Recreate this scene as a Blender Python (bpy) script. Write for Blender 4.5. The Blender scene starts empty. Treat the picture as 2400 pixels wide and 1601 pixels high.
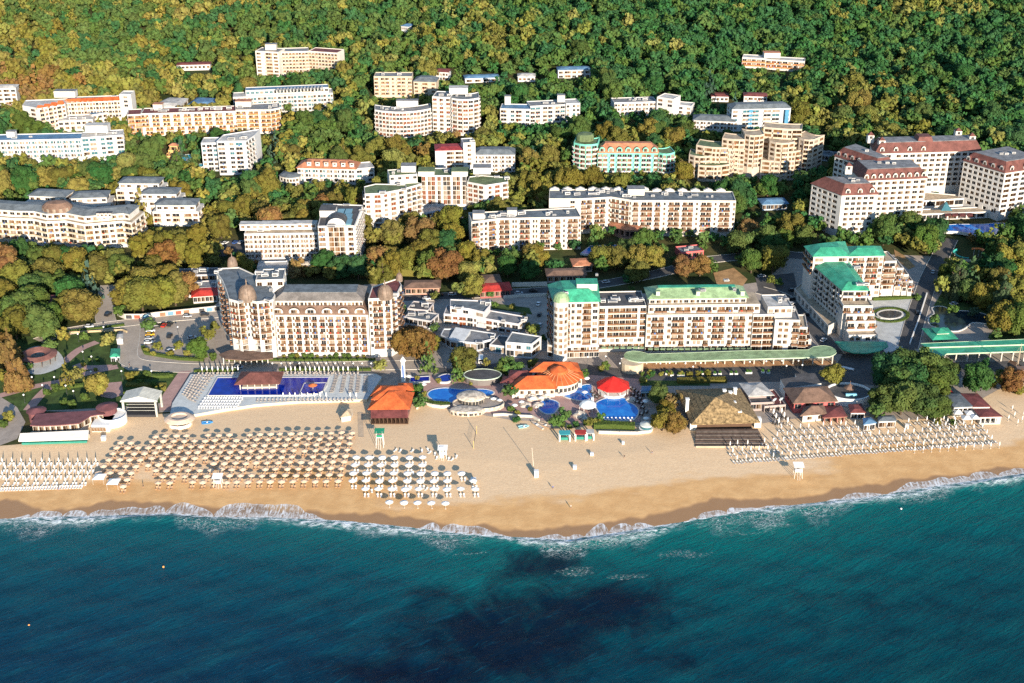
import bpy, math, random, colorsys
import numpy as np
from mathutils import Vector, noise
random.seed(7); np.random.seed(7)
sc = bpy.context.scene
COL = sc.collection
# ------------------------------------------------------------------ camera, sky, sun, exposure
CAM_H, PITCH, FPX = 250.0, math.radians(25.0), 3000.0      # focal length in pixels of a 2400 wide picture
cam = bpy.data.cameras.new('camera'); cam.sensor_width = 36.0; cam.lens = 36.0*FPX/2400.0
cam.clip_start = 1.0; cam.clip_end = 12000.0
camo = bpy.data.objects.new('camera', cam); COL.objects.link(camo)
camo.location = (0, 0, CAM_H); camo.rotation_euler = (math.pi/2-PITCH, 0, 0)
sc.camera = camo
SUN_EL, SUN_AZ = math.radians(15.0), math.radians(161.5)   # low morning sun over the sea, behind and right of the viewer
w = bpy.data.worlds.new('World'); sc.world = w; w.use_nodes = True
nt = w.node_tree; nt.nodes.clear()
sky = nt.nodes.new('ShaderNodeTexSky'); sky.sky_type = 'NISHITA'; sky.sun_disc = False
sky.sun_elevation = SUN_EL; sky.sun_rotation = SUN_AZ; sky.altitude = 50; sky.air_density = 1.3; sky.dust_density = 0.2; sky.ozone_density = 4.0
bg = nt.nodes.new('ShaderNodeBackground'); bg.inputs[1].default_value = 0.11
wo = nt.nodes.new('ShaderNodeOutputWorld')
nt.links.new(sky.outputs[0], bg.inputs[0]); nt.links.new(bg.outputs[0], wo.inputs[0])
sd = Vector((math.sin(SUN_AZ)*math.cos(SUN_EL), math.cos(SUN_AZ)*math.cos(SUN_EL), math.sin(SUN_EL)))
sun = bpy.data.lights.new('sun', 'SUN'); sun.energy = 4.8; sun.angle = math.radians(0.5); sun.color = (1.0, 0.87, 0.70)
suno = bpy.data.objects.new('sun', sun); COL.objects.link(suno)
suno.location = (100, -200, 400); suno.rotation_euler = sd.to_track_quat('Z', 'Y').to_euler()
sc.view_settings.view_transform = 'Standard'; sc.view_settings.look = 'None'
sc.view_settings.exposure = 1.15; sc.view_settings.gamma = 1.0; sc.view_settings.use_curve_mapping = False
sc.render.engine = 'CYCLES'
sc.cycles.use_denoising = False; sc.render.filter_size = 1.1
sc.cycles.max_bounces = 4; sc.cycles.diffuse_bounces = 2; sc.cycles.glossy_bounces = 2
sc.cycles.transmission_bounces = 2; sc.cycles.caustics_reflective = False; sc.cycles.caustics_refractive = False
# ------------------------------------------------------------------ terrain and pixel helpers
CP, SP = math.cos(PITCH), math.sin(PITCH)
def ray(px, py):
    a = (px-1200.0)/FPX; b = (800.5-py)/FPX
    return (a, CP+b*SP, -SP+b*CP)
def flat(px, py, z=0.0):
    d = ray(px, py); t = (z-CAM_H)/d[2]
    return (d[0]*t, d[1]*t)
def proj(x, y, z):
    dz = z-CAM_H; dep = y*CP-dz*SP
    if dep < 1: return (-9e9, -9e9)
    return (1200+FPX*x/dep, 800.5-FPX*(y*SP+dz*CP)/dep)
SHORE_PX = [(-250,1222),(0,1216),(110,1212),(217,1212),(400,1206),(500,1214),(640,1214),(800,1222),(950,1236),(1060,1250),(1200,1260),(1330,1268),
            (1450,1250),(1600,1224),(1750,1197),(1900,1181),(2050,1165),(2150,1147),(2300,1126),(2400,1112),(2650,1080)]
_s = [flat(*p) for p in SHORE_PX]
SHX = np.array([p[0] for p in _s]); SHY = np.array([p[1] for p in _s])
SHX = np.concatenate([[-4000], SHX, [4000]]); SHY = np.concatenate([[SHY[0]-150], SHY, [SHY[-1]+900]])
def shore(x): return np.interp(x, SHX, SHY)
def TN(x, y):
    d = y-shore(x)
    z = np.where(d < 0, np.maximum(0.06*d, -8.0), np.minimum(0.03*d, 1.5))
    s = np.maximum(y-575.0, 0.0)
    z = z+0.085*s*s/(s+60.0)
    return z+np.clip((y-820)/200.0, 0, 1)*3.0*np.sin(x/83.0+1.0)*np.sin(y/71.0)
def T(x, y):
    d = y-float(np.interp(x, SHX, SHY))
    z = max(0.06*d, -8.0) if d < 0 else min(0.03*d, 1.5)
    s = y-575.0
    if s > 0: z += 0.085*s*s/(s+60.0)
    if y > 820: z += min((y-820)/200.0, 1)*3.0*math.sin(x/83.0+1.0)*math.sin(y/71.0)
    return z
def at(px, py, h=0.0):
    """world x, y of the point h metres over the ground that is seen at a picture position"""
    d = ray(px, py); lo, hi = 150.0, 2600.0
    for _ in range(34):
        t = (lo+hi)/2
        if CAM_H+d[2]*t > T(d[0]*t, d[1]*t)+h: lo = t
        else: hi = t
    return (d[0]*lo, d[1]*lo)
def at3(px, py, h=0.0, dz=0.0):
    x, y = at(px, py, h); return (x, y, T(x, y)+dz)
# ------------------------------------------------------------------ object helpers
WL = {}
def tag(o, label=None, cat=None, group=None, kind=None):
    if label: o['label'] = label
    if cat: o['category'] = cat
    if group: o['group'] = group
    if kind: o['kind'] = kind
    return o
def thing(name, label, cat, loc, group=None):
    o = bpy.data.objects.new(name, None); COL.objects.link(o); o.empty_display_size = 1
    o.location = loc; WL[o.name] = tuple(loc)
    return tag(o, label, cat, group)
def link(name, mesh, parent=None, loc=(0,0,0), rz=0.0, scale=None, rot=None):
    o = bpy.data.objects.new(name, mesh); COL.objects.link(o)
    if parent is not None:
        p = WL[parent.name]; o.parent = parent; o.location = (loc[0]-p[0], loc[1]-p[1], loc[2]-p[2])
    else: o.location = loc
    WL[o.name] = tuple(loc)
    if rot: o.rotation_euler = rot
    elif rz: o.rotation_euler = (0, 0, rz)
    if scale: o.scale = scale
    return o
class MB:
    def __init__(s): s.v = []; s.f = []; s.m = []
    def poly(s, pts, mi=0):
        n = len(s.v); s.v += [tuple(p) for p in pts]; s.f.append(tuple(range(n, n+len(pts)))); s.m.append(mi); return s
    def box(s, x0, x1, y0, y1, z0, z1, mi=0): return s.obox((x0+x1)/2, (y0+y1)/2, (x1-x0)/2, (y1-y0)/2, z0, z1, 0, mi)
    def obox(s, cx, cy, hx, hy, z0, z1, a=0.0, mi=0, top=1.0):
        c, q = math.cos(a), math.sin(a); n = len(s.v)
        for z, k in ((z0, 1.0), (z1, top)):
            for sx, sy in ((-1,-1),(1,-1),(1,1),(-1,1)):
                ux, uy = sx*hx*k, sy*hy*k; s.v.append((cx+ux*c-uy*q, cy+ux*q+uy*c, z))
        for f in ((3,2,1,0),(4,5,6,7),(0,1,5,4),(1,2,6,5),(2,3,7,6),(3,0,4,7)):
            s.f.append(tuple(n+i for i in f)); s.m.append(mi)
        return s
    def prism(s, pts, z0, z1, mi=0, top=None, bottom=False):
        n = len(pts)
        for i in range(n):
            a, b = pts[i], pts[(i+1) % n]
            s.poly([(a[0],a[1],z0),(b[0],b[1],z0),(b[0],b[1],z1),(a[0],a[1],z1)], mi)
        s.poly([(p[0],p[1],z1) for p in pts], mi if top is None else top)
        if bottom: s.poly([(p[0],p[1],z0) for p in reversed(pts)], mi)
        return s
    def lathe(s, cx, cy, prof, n=12, mi=0, a0=0.0, sx=1.0, sy=1.0):
        b = len(s.v)
        for r, z in prof:
            for i in range(n):
                t = a0+2*math.pi*i/n; s.v.append((cx+r*sx*math.cos(t), cy+r*sy*math.sin(t), z))
        for k in range(len(prof)-1):
            for i in range(n):
                j = (i+1) % n
                s.f.append((b+k*n+i, b+k*n+j, b+(k+1)*n+j, b+(k+1)*n+i)); s.m.append(mi)
        s.f.append(tuple(b+(len(prof)-1)*n+i for i in range(n))); s.m.append(mi)
        return s
    def tube(s, p, q, r, n=6, mi=0, r2=None):
        p = Vector(p); q = Vector(q); d = (q-p).normalized()
        u = d.cross(Vector((0,0,1)));
        if u.length < 1e-4: u = Vector((1,0,0))
        u.normalize(); w2 = d.cross(u); b = len(s.v)
        for c, rr in ((p, r), (q, r if r2 is None else r2)):
            for i in range(n):
                t = 2*math.pi*i/n; s.v.append(tuple(c+u*(rr*math.cos(t))+w2*(rr*math.sin(t))))
        for i in range(n):
            j = (i+1) % n; s.f.append((b+i, b+j, b+n+j, b+n+i)); s.m.append(mi)
        s.f.append(tuple(b+n+i for i in range(n))); s.m.append(mi)
        return s
    def mesh(s, name, mats, org=(0,0,0), smooth=False):
        me = bpy.data.meshes.new(name)
        v = np.array(s.v, dtype=np.float64)-np.array(org)
        me.from_pydata(v.tolist(), [], s.f)
        for m in (mats if isinstance(mats, (list, tuple)) else [mats]): me.materials.append(m)
        if isinstance(mats, (list, tuple)) and len(mats) > 1: me.polygons.foreach_set('material_index', np.array(s.m, dtype=np.int32))
        if smooth: me.polygons.foreach_set('use_smooth', np.ones(len(s.f), dtype=bool))
        return me
    def build(s, name, mats, parent=None, loc=None, smooth=False):
        """links the collected world-space faces as one object, child of parent or top level with its origin at loc"""
        if parent is not None: org = WL[parent.name]
        elif loc is not None: org = loc
        else: org = (0, 0, 0)
        return link(name, s.mesh(name, mats, org, smooth), parent, org)
def nth(i):
    ws = 'first second third fourth fifth sixth seventh eighth ninth tenth eleventh twelfth thirteenth fourteenth fifteenth sixteenth seventeenth eighteenth nineteenth twentieth'.split()
    return ws[i] if i < 20 else '%d%s' % (i+1, {1:'st',2:'nd',3:'rd'}.get((i+1) % 10, 'th'))
def inset(poly, d):
    n = len(poly); out = []
    for i in range(n):
        a, b, c = poly[i-1], poly[i], poly[(i+1) % n]
        d1 = (b[0]-a[0], b[1]-a[1]); d2 = (c[0]-b[0], c[1]-b[1])
        l1 = math.hypot(*d1) or 1; l2 = math.hypot(*d2) or 1
        n1 = (-d1[1]/l1, d1[0]/l1); n2 = (-d2[1]/l2, d2[0]/l2)
        k = 1+n1[0]*n2[0]+n1[1]*n2[1]
        k = max(k, 0.35)
        out.append((b[0]+d*(n1[0]+n2[0])/k, b[1]+d*(n1[1]+n2[1])/k))
    return out
def pip(x, y, poly):
    r = False; n = len(poly); j = n-1
    for i in range(n):
        xi, yi = poly[i][0], poly[i][1]; xj, yj = poly[j][0], poly[j][1]
        if (yi > y) != (yj > y) and x < (xj-xi)*(y-yi)/(yj-yi)+xi: r = not r
        j = i
    return r
def pdist(x, y, poly):
    if pip(x, y, poly): return -1.0
    best = 1e9; n = len(poly)
    for i in range(n):
        ax, ay = poly[i][0], poly[i][1]; bx, by = poly[(i+1) % n][0], poly[(i+1) % n][1]
        dx, dy = bx-ax, by-ay; l = dx*dx+dy*dy or 1e-9
        t = max(0, min(1, ((x-ax)*dx+(y-ay)*dy)/l))
        best = min(best, math.hypot(x-ax-t*dx, y-ay-t*dy))
    return best
# ------------------------------------------------------------------ materials
def srgb(r, g, b):
    f = lambda c: (c/255/12.92) if c <= 10 else ((c/255+0.055)/1.055)**2.4
    return (f(r), f(g), f(b))
class NT:
    def __init__(s, name):
        s.m = bpy.data.materials.new(name); s.m.use_nodes = True; s.t = s.m.node_tree; s.t.nodes.clear()
        s.out = s.n('ShaderNodeOutputMaterial'); s.b = s.n('ShaderNodeBsdfPrincipled')
        s.l(s.b.outputs[0], s.out.inputs[0])
    def n(s, k, **kw):
        o = s.t.nodes.new(k)
        for a, b in kw.items(): setattr(o, a, b)
        return o
    def l(s, a, b): s.t.links.new(a, b)
    def val(s, sock, v):
        if hasattr(v, 'is_linked') or hasattr(v, 'links'): s.l(v, sock)
        else: sock.default_value = v
    def math(s, op, a, b=0.0, c=0.0, clamp=False):
        o = s.n('ShaderNodeMath', operation=op, use_clamp=clamp)
        for i, v in enumerate((a, b, c)): s.val(o.inputs[i], v)
        return o.outputs[0]
    def mix(s, f, a, b, bt='MIX'):
        o = s.n('ShaderNodeMix', data_type='RGBA', blend_type=bt)
        s.val(o.inputs[0], f)
        for i, v in ((6, a), (7, b)): s.val(o.inputs[i], v if not isinstance(v, tuple) else (*v[:3], 1))
        return o.outputs[2]
    def noise(s, vec, scale, detail=3.0, rough=0.5, dist=0.0):
        o = s.n('ShaderNodeTexNoise'); o.inputs['Scale'].default_value = scale; o.inputs['Detail'].default_value = detail
        o.inputs['Roughness'].default_value = rough; o.inputs['Distortion'].default_value = dist
        if vec is not None: s.l(vec, o.inputs['Vector'])
        return o.outputs[0]
    def ramp(s, f, stops):
        o = s.n('ShaderNodeValToRGB'); s.val(o.inputs[0], f); e = o.color_ramp.elements
        while len(e) < len(stops): e.new(0.5)
        for i, (p, c) in enumerate(stops):
            e[i].position = p; e[i].color = (c, c, c, 1) if not isinstance(c, tuple) else (*c[:3], 1)
        return o.outputs[0]
    def mrange(s, v, a, b, c=0.0, d=1.0, smooth=True):
        o = s.n('ShaderNodeMapRange', interpolation_type='SMOOTHSTEP' if smooth else 'LINEAR')
        for i, q in enumerate((v, a, b, c, d)): s.val(o.inputs[i], q)
        return o.outputs[0]
    def pos(s): return s.n('ShaderNodeNewGeometry').outputs['Position']
    def mapping(s, vec, rot=(0,0,0), scale=(1,1,1), loc=(0,0,0)):
        if rot != (0,0,0):
            q = s.n('ShaderNodeMapping'); s.l(vec, q.inputs[0]); q.inputs[2].default_value = rot; vec = q.outputs[0]
        o = s.n('ShaderNodeMapping'); s.l(vec, o.inputs[0]); o.inputs[1].default_value = loc
        o.inputs[3].default_value = scale; return o.outputs[0]
    def attr(s, name): return s.n('ShaderNodeAttribute', attribute_name=name)
    def bump(s, h, strength=0.3, dist=0.1):
        o = s.n('ShaderNodeBump'); o.inputs[0].default_value = strength; o.inputs[1].default_value = dist
        s.l(h, o.inputs['Height']); s.l(o.outputs[0], s.b.inputs['Normal']); return o
    def col(s, c): s.val(s.b.inputs['Base Color'], c if not isinstance(c, tuple) else (*c[:3], 1))
    def rough(s, r): s.val(s.b.inputs['Roughness'], r)
MATS = {}
def M(name, c=None, rough=0.7, var=0.12, scale=0.35, metal=0.0, spec=0.3, bump=0.0, bscale=3.0):
    """a plain weathered material: base colour broken up by two sizes of noise"""
    if name in MATS: return MATS[name]
    k = NT(name); p = k.pos()
    n1 = k.noise(p, scale, 4.0, 0.6); n2 = k.noise(p, scale*7, 2.0, 0.6)
    f = k.math('ADD', k.math('MULTIPLY', n1, 0.65), k.math('MULTIPLY', n2, 0.35))
    lo = tuple(x*(1-var*1.6) for x in c); hi = tuple(min(1, x*(1+var)) for x in c)
    k.col(k.mix(k.mrange(f, 0.3, 0.7), lo, hi)); k.rough(rough)
    k.b.inputs['Metallic'].default_value = metal; k.b.inputs['Specular IOR Level'].default_value = spec
    if bump: k.bump(k.noise(p, bscale, 3.0), bump, 0.15)
    MATS[name] = k.m; return k.m
import bmesh
# ------------------------------------------------------------------ setting materials
def mat_ground():
    k = NT('forest_floor'); p = k.pos(); n = k.noise(p, 0.05, 5.0, 0.6); n2 = k.noise(p, 0.6, 3.0)
    c = k.mix(k.mrange(n, 0.35, 0.65), (0.030, 0.050, 0.016), (0.085, 0.072, 0.030))
    k.col(k.mix(k.math('MULTIPLY', n2, 0.5), c, (0.05, 0.055, 0.02))); k.rough(1.0); k.b.inputs['Specular IOR Level'].default_value = 0.1
    k.bump(n2, 0.6, 0.5); return k.m
def ridge(k, p, scale, width=0.03, dist=1.2, detail=4.0):
    n = k.noise(p, scale, detail, 0.55, dist)
    return k.mrange(k.math('ABSOLUTE', k.math('SUBTRACT', n, 0.5)), width, 0.0)
def scallop(k, X, wl, ph, wob):
    """row of rounded lobes along the shore, 0 at the cusps and 1 at the crowns"""
    u = k.math('ADD', k.math('DIVIDE', X, wl), k.math('ADD', ph, k.math('MULTIPLY', wob, 1.6)))
    v = k.math('SUBTRACT', k.math('MULTIPLY', k.math('FRACT', u), 2.0), 1.0)
    return k.math('SQRT', k.math('MAXIMUM', 0.0, k.math('SUBTRACT', 1.0, k.math('MULTIPLY', v, v))))
def mat_sand():
    k = NT('beach_sand'); p = k.pos(); s = k.attr('sd').outputs['Fac']
    sep = k.n('ShaderNodeSeparateXYZ'); k.l(p, sep.inputs[0]); X = sep.outputs[0]
    big = k.noise(k.mapping(p, scale=(0.6, 1.6, 1)), 0.028, 4.0, 0.55); med = k.noise(p, 0.16, 4.0, 0.6); fine = k.noise(p, 1.3, 4.0, 0.65); grit = k.noise(p, 6.0, 2.0, 0.6)
    # damp sand boundary wanders between 14 and 42 m from the water
    edge = k.math('ADD', 11.0, k.math('MULTIPLY', k.math('SUBTRACT', big, 0.25), 58.0))
    ds = k.math('SUBTRACT', s, k.math('ADD', edge, k.math('MULTIPLY', k.math('SUBTRACT', med, 0.5), 9.0)))
    dry = k.mrange(ds, -4.0, 4.0)
    pale = k.mix(k.mrange(fine, 0.3, 0.7), (0.64, 0.445, 0.268), (0.72, 0.525, 0.330))
    damp = k.mix(k.mrange(med, 0.35, 0.7), (0.56, 0.325, 0.140), (0.66, 0.405, 0.185))
    c = k.mix(dry, damp, pale)
    trk = ridge(k, k.mapping(p, scale=(0.5, 1.5, 1)), 0.12, 0.012, 0.6, 5.0)
    c = k.mix(k.math('MULTIPLY', k.math('MULTIPLY', trk, dry), 0.22), c, (0.36, 0.26, 0.17))
    c = k.mix(k.math('MULTIPLY', k.mrange(grit, 0.58, 0.75), 0.16), c, (0.30, 0.21, 0.12))
    fp = k.noise(p, 2.6, 3.0, 0.7); c = k.mix(k.math('MULTIPLY', k.math('MULTIPLY', k.mrange(fp, 0.60, 0.70), k.mrange(med, 0.42, 0.6)), 0.30), c, (0.34, 0.23, 0.14))
    # wet band
    wn = k.noise(k.mapping(p, scale=(1, 0.25, 1)), 0.045, 3.0, 0.5)
    we = k.math('ADD', 2.0, k.math('MULTIPLY', k.math('SUBTRACT', wn, 0.3), 24.0))
    wet = k.math('MULTIPLY', k.mrange(k.math('SUBTRACT', s, we), 1.6, -1.2), 0.85)
    c = k.mix(wet, c, (0.265, 0.150, 0.078))
    # thin sheets of wash: scalloped rims, streaks drawn out down the slope
    wob = k.noise(k.mapping(p, scale=(1, 0.1, 1)), 0.03, 2.0); ampn = k.noise(k.mapping(p, scale=(1, 0.1, 1), loc=(31, 7, 0)), 0.017, 2.0, 0.5)
    sc1 = k.math('MULTIPLY', scallop(k, X, 26.0, 0.2, k.math('MULTIPLY', wob, 2.2)), k.math('MULTIPLY', k.mrange(ampn, 0.46, 0.66), 11.5))
    sc2 = k.math('MULTIPLY', scallop(k, X, 15.0, 0.6, k.math('MULTIPLY', wob, 2.6)), k.math('MULTIPLY', k.mrange(k.noise(k.mapping(p, scale=(1, 0.1, 1), loc=(77, 7, 0)), 0.035, 2.0), 0.42, 0.68), 6.0))
    we2 = k.math('ADD', k.math('MAXIMUM', sc1, sc2), k.math('MULTIPLY', k.math('SUBTRACT', med, 0.5), 2.2))
    dd = k.math('SUBTRACT', we2, s)
    wash = k.mrange(dd, -0.05, 0.25)
    st = k.noise(k.mapping(p, scale=(1.0, 0.16, 1)), 1.15, 4.0, 0.6, 0.5); st2 = ridge(k, k.mapping(p, scale=(1.0, 0.45, 1)), 0.45, 0.035)
    rim = k.math('MULTIPLY', k.mrange(dd, -0.15, 0.2), k.mrange(dd, 1.1, 0.3))
    low = k.mrange(s, 4.0, -0.5)
    fm = k.math('MAXIMUM', k.math('MULTIPLY', k.mrange(st, 0.46, 0.62), 0.85), k.math('MULTIPLY', st2, 0.75))
    fm = k.math('MULTIPLY', fm, k.mrange(med, 0.30, 0.62, 0.25, 1.0))
    fm = k.math('MAXIMUM', fm, k.math('MULTIPLY', rim, k.mrange(st, 0.40, 0.62, 0.12, 0.8)))
    fm = k.math('MAXIMUM', fm, k.math('MULTIPLY', low, k.mrange(k.noise(p, 0.7, 5.0, 0.7), 0.42, 0.6)))
    fm = k.math('MULTIPLY', fm, wash)
    c = k.mix(k.math('MULTIPLY', wash, 0.5), c, (0.20, 0.165, 0.135))
    c = k.mix(fm, c, (0.74, 0.77, 0.80))
    k.col(c); k.rough(k.mix(wet, (0.95,0.95,0.95), (0.42,0.42,0.42))); k.b.inputs['Specular IOR Level'].default_value = 0.2
    h = k.math('ADD', k.math('MULTIPLY', fine, 0.7), k.math('MULTIPLY', med, 1.5))
    k.bump(k.math('MULTIPLY', h, k.math('SUBTRACT', 1.0, k.math('MULTIPLY', wet, 0.95))), 0.22, 0.35)
    return k.m
def mat_sea():
    k = NT('sea_water'); p = k.pos(); s = k.attr('sd').outputs['Fac']
    depth = k.math('MULTIPLY', s, -1.0)
    sep = k.n('ShaderNodeSeparateXYZ'); k.l(p, sep.inputs[0]); X, Y = sep.outputs[0], sep.outputs[1]
    n1 = k.noise(p, 0.017, 5.0, 0.58, 0.5); n2 = k.noise(k.mapping(p, rot=(0,0,-0.5), scale=(0.5, 1.4, 1)), 0.06, 5.0, 0.62)
    dj = k.math('ADD', depth, k.math('MULTIPLY', k.math('SUBTRACT', n1, 0.5), 50.0))
    c = k.ramp(k.math('DIVIDE', dj, 130.0, clamp=True), [(0.0, (0.004, 0.150, 0.140)), (0.10, (0.001, 0.108, 0.114)), (0.28, (0.0008, 0.064, 0.084)), (0.55, (0.0006, 0.032, 0.058)), (1.0, (0.0006, 0.018, 0.040))])
    c = k.mix(k.math('MULTIPLY', k.mrange(n2, 0.46, 0.74), 0.55), c, (0.006, 0.092, 0.108))
    c = k.mix(k.math('MULTIPLY', k.mrange(X, -20.0, 140.0), 0.32), c, (0.001, 0.082, 0.088)); blu = k.mrange(X, 40.0, -120.0); c = k.mix(k.math('MULTIPLY', blu, 0.35), c, (0.005, 0.034, 0.085))
    # weed and rock on the sea bed
    def blob(cx, cy, rx, ry, q):
        a = k.math('DIVIDE', k.math('SUBTRACT', X, cx), rx); b = k.math('DIVIDE', k.math('SUBTRACT', Y, cy), ry)
        return k.math('MULTIPLY', q, k.math('POWER', 2.718, k.math('MULTIPLY', -1.0, k.math('ADD', k.math('MULTIPLY', a, a), k.math('MULTIPLY', b, b)))))
    g = None
    for px, py, rx, ry, q in ((1180, 1490, 36, 24, 1.1), (1390, 1420, 28, 18, 1.1), (1290, 1330, 24, 12, 0.9), (1060, 1420, 22, 12, 0.7), (1000, 1580, 40, 10, 0.9), (1480, 1540, 30, 10, 0.5), (2050, 1400, 40, 20, 0.35)):
        b = blob(*flat(px, py), rx, ry, q); g = b if g is None else k.math('MAXIMUM', g, b)
    n3 = k.noise(p, 0.05, 6.0, 0.66, 0.9)
    weed = k.mrange(k.math('ADD', k.math('MULTIPLY', g, 0.52), n3), 0.54, 1.02)
    c = k.mix(k.math('MULTIPLY', weed, 0.95), c, (0.001, 0.006, 0.022))
    # foam: breaking edge, trailing filaments, a few whitecaps
    wn = k.noise(k.mapping(p, scale=(1, 0.3, 1)), 0.05, 4.0, 0.55)
    reach = k.math('ADD', 0.0, k.math('MULTIPLY', k.math('SUBTRACT', wn, 0.36), 46.0))
    fil = k.math('MAXIMUM', ridge(k, k.mapping(p, scale=(0.8, 1.3, 1)), 0.32, 0.028), k.math('MULTIPLY', 0.7, ridge(k, k.mapping(p, scale=(0.8, 1.2, 1), loc=(9, 3, 0)), 0.75, 0.03)))
    trail = k.math('MULTIPLY', k.mrange(k.math('SUBTRACT', reach, depth), -3.0, 6.0), fil)
    brk = k.math('MULTIPLY', k.mrange(k.math('DIVIDE', depth, k.math('ADD', 0.6, k.math('MULTIPLY', k.mrange(k.noise(k.mapping(p, scale=(1, 0.1, 1)), 0.022, 2.0), 0.40, 0.64), 7.0))), 1.0, 0.2), k.mrange(k.noise(k.mapping(p, scale=(1, 2.0, 1)), 0.30, 5.0, 0.7), 0.40, 0.60))
    ddx = k.math('MULTIPLY', k.math('SUBTRACT', k.noise(p, 0.13, 4.0, 0.6), 0.5), 22.0)
    def patch(cx, cy, rx, ry):
        a = k.math('DIVIDE', k.math('SUBTRACT', k.math('ADD', X, ddx), cx), rx); b = k.math('DIVIDE', k.math('SUBTRACT', k.math('ADD', Y, k.math('MULTIPLY', ddx, 0.3)), cy), ry)
        return k.mrange(k.math('ADD', k.math('MULTIPLY', a, a), k.math('MULTIPLY', b, b)), 1.0, 0.0)
    wc = None
    for px, py, rx, ry in ((1475, 1352, 7, 2.0), (1104, 1297, 4.0, 0.9), (1350, 1340, 7, 3), (1395, 1272, 15, 4.0), (1815, 1232, 8, 1.6), (1745, 1248, 6, 1.6), (1600, 1300, 9, 3)):
        q = patch(*flat(px, py), rx, ry); wc = q if wc is None else k.math('MAXIMUM', wc, q)
    caps = k.math('MULTIPLY', wc, k.mrange(k.noise(k.mapping(p, rot=(0,0,0.2), scale=(1, 2.4, 1)), 0.9, 6.0, 0.75), 0.53, 0.62))
    fm = k.math('MAXIMUM', k.math('MULTIPLY', trail, 0.65), k.math('MAXIMUM', brk, caps))
    halo = k.math('MAXIMUM', k.math('MULTIPLY', wc, 0.5), k.math('MULTIPLY', k.mrange(depth, 9.0, 0.0), 0.5))
    c = k.mix(k.math('MULTIPLY', halo, 0.4), c, (0.03, 0.20, 0.19))
    rip = k.noise(k.mapping(p, rot=(0,0,-0.62), scale=(0.24, 1.0, 1)), 0.40, 6.0, 0.68, 0.8)
    c = k.mix(k.math('MULTIPLY', k.mrange(rip, 0.56, 0.72), k.mrange(X, 120.0, -60.0, 0.15, 0.45)), c, (0.004, 0.090, 0.150))
    c = k.mix(fm, c, (0.76, 0.80, 0.83)); k.col(c)
    k.rough(k.math('ADD', 0.22, k.math('MULTIPLY', fm, 0.6))); k.b.inputs['IOR'].default_value = 1.33; k.b.inputs['Specular IOR Level'].default_value = 0.07
    w2 = k.noise(k.mapping(p, rot=(0,0,-0.35), scale=(0.5, 1.2, 1)), 1.2, 5.0, 0.7)
    h = k.math('ADD', k.math('MULTIPLY', rip, 1.8), k.math('MULTIPLY', w2, 0.6))
    k.bump(k.math('ADD', h, k.math('MULTIPLY', fm, 0.3)), 1.0, 0.7)
    return k.m
# ------------------------------------------------------------------ ground, beach and sea
def grid_mesh(name, X, Y, Z, mat, sdv=None):
    ny, nx = X.shape; me = bpy.data.meshes.new(name)
    me.vertices.add(nx*ny); me.vertices.foreach_set('co', np.stack([X, Y, Z], -1).astype(np.float32).ravel())
    i = (np.arange(ny-1)[:, None]*nx+np.arange(nx-1)[None, :]).ravel()
    q = np.stack([i, i+1, i+nx+1, i+nx], -1).astype(np.int32)
    me.loops.add(q.size); me.loops.foreach_set('vertex_index', q.ravel())
    me.polygons.add(len(q)); me.polygons.foreach_set('loop_start', np.arange(0, q.size, 4, dtype=np.int32)); me.polygons.foreach_set('loop_total', np.full(len(q), 4, dtype=np.int32))
    me.polygons.foreach_set('use_smooth', np.ones(len(q), dtype=bool))
    if sdv is not None:
        a = me.attributes.new('sd', 'FLOAT', 'POINT'); a.data.foreach_set('value', sdv.astype(np.float32).ravel())
    me.update(); me.validate(); me.materials.append(mat); return me
gx = np.concatenate([np.linspace(-6000, -520, 12), np.arange(-500, 501, 8.0), np.linspace(520, 6000, 12)])
gy = np.concatenate([np.arange(380, 1400, 8.0), np.linspace(1420, 9000, 16)])
GX, GY = np.meshgrid(gx, gy); GZ = TN(GX, GY)-0.05
tag(link('ground', grid_mesh('ground', GX, GY, GZ, mat_ground())), 'wooded hillside ground rising behind the resort', kind='structure')
BACK_PX = [(-250,1060),(0,1045),(60,1040),(200,1005),(290,975),(470,965),(640,945),(870,930),(1000,940),(1200,975),(1400,990),(1600,1000),(1790,990),(1850,965),(1960,965),(2130,985),(2230,975),(2300,935),(2400,880),(2650,830)]
_b = [at(*p) for p in BACK_PX]; BKX = [-900]+[p[0] for p in _b]+[900]; BKY = [_b[0][1]]+[p[1] for p in _b]+[_b[-1][1]+60]
bx = np.arange(-460, 461, 2.0); tv = np.linspace(0, 1, 70)
sh = shore(bx); bk = np.interp(bx, BKX, BKY)
BX = np.repeat(bx[None, :], 70, 0); BY = (sh-24)[None, :]*(1-tv[:, None])+bk[None, :]*tv[:, None]
BZ = TN(BX, BY)
tag(link('beach', grid_mesh('beach', BX, BY, BZ, mat_sand(), BY-sh[None, :])), 'broad sandy beach with damp edge along the sea', kind='structure')
sx = np.concatenate([np.linspace(-5000, -420, 10), np.arange(-400, 401, 1.6), np.linspace(420, 5000, 10)])
sy = np.concatenate([np.linspace(-4000, 230, 10), np.arange(240, 470, 1.3), np.linspace(475, 900, 6)])
SX, SY = np.meshgrid(sx, sy); sdv = SY-shore(SX)
amp = np.clip(-sdv/30, 0.0, 1.0)
SZ = amp*(0.16*np.sin(SX*0.10+SY*0.42+1.2*np.sin(SX*0.021))+0.10*np.sin(SX*0.33-SY*0.55+2*np.sin(SY*0.05))+0.07*np.sin(SX*0.9+SY*1.1))
brk = np.exp(-((sdv+2.2)/1.6)**2)*(0.35+0.35*np.sin(SX*0.06)*np.sin(SX*0.017+1))
SZ = np.where(SY > 470, 0, SZ+np.maximum(brk, 0)-0.02)
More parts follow.
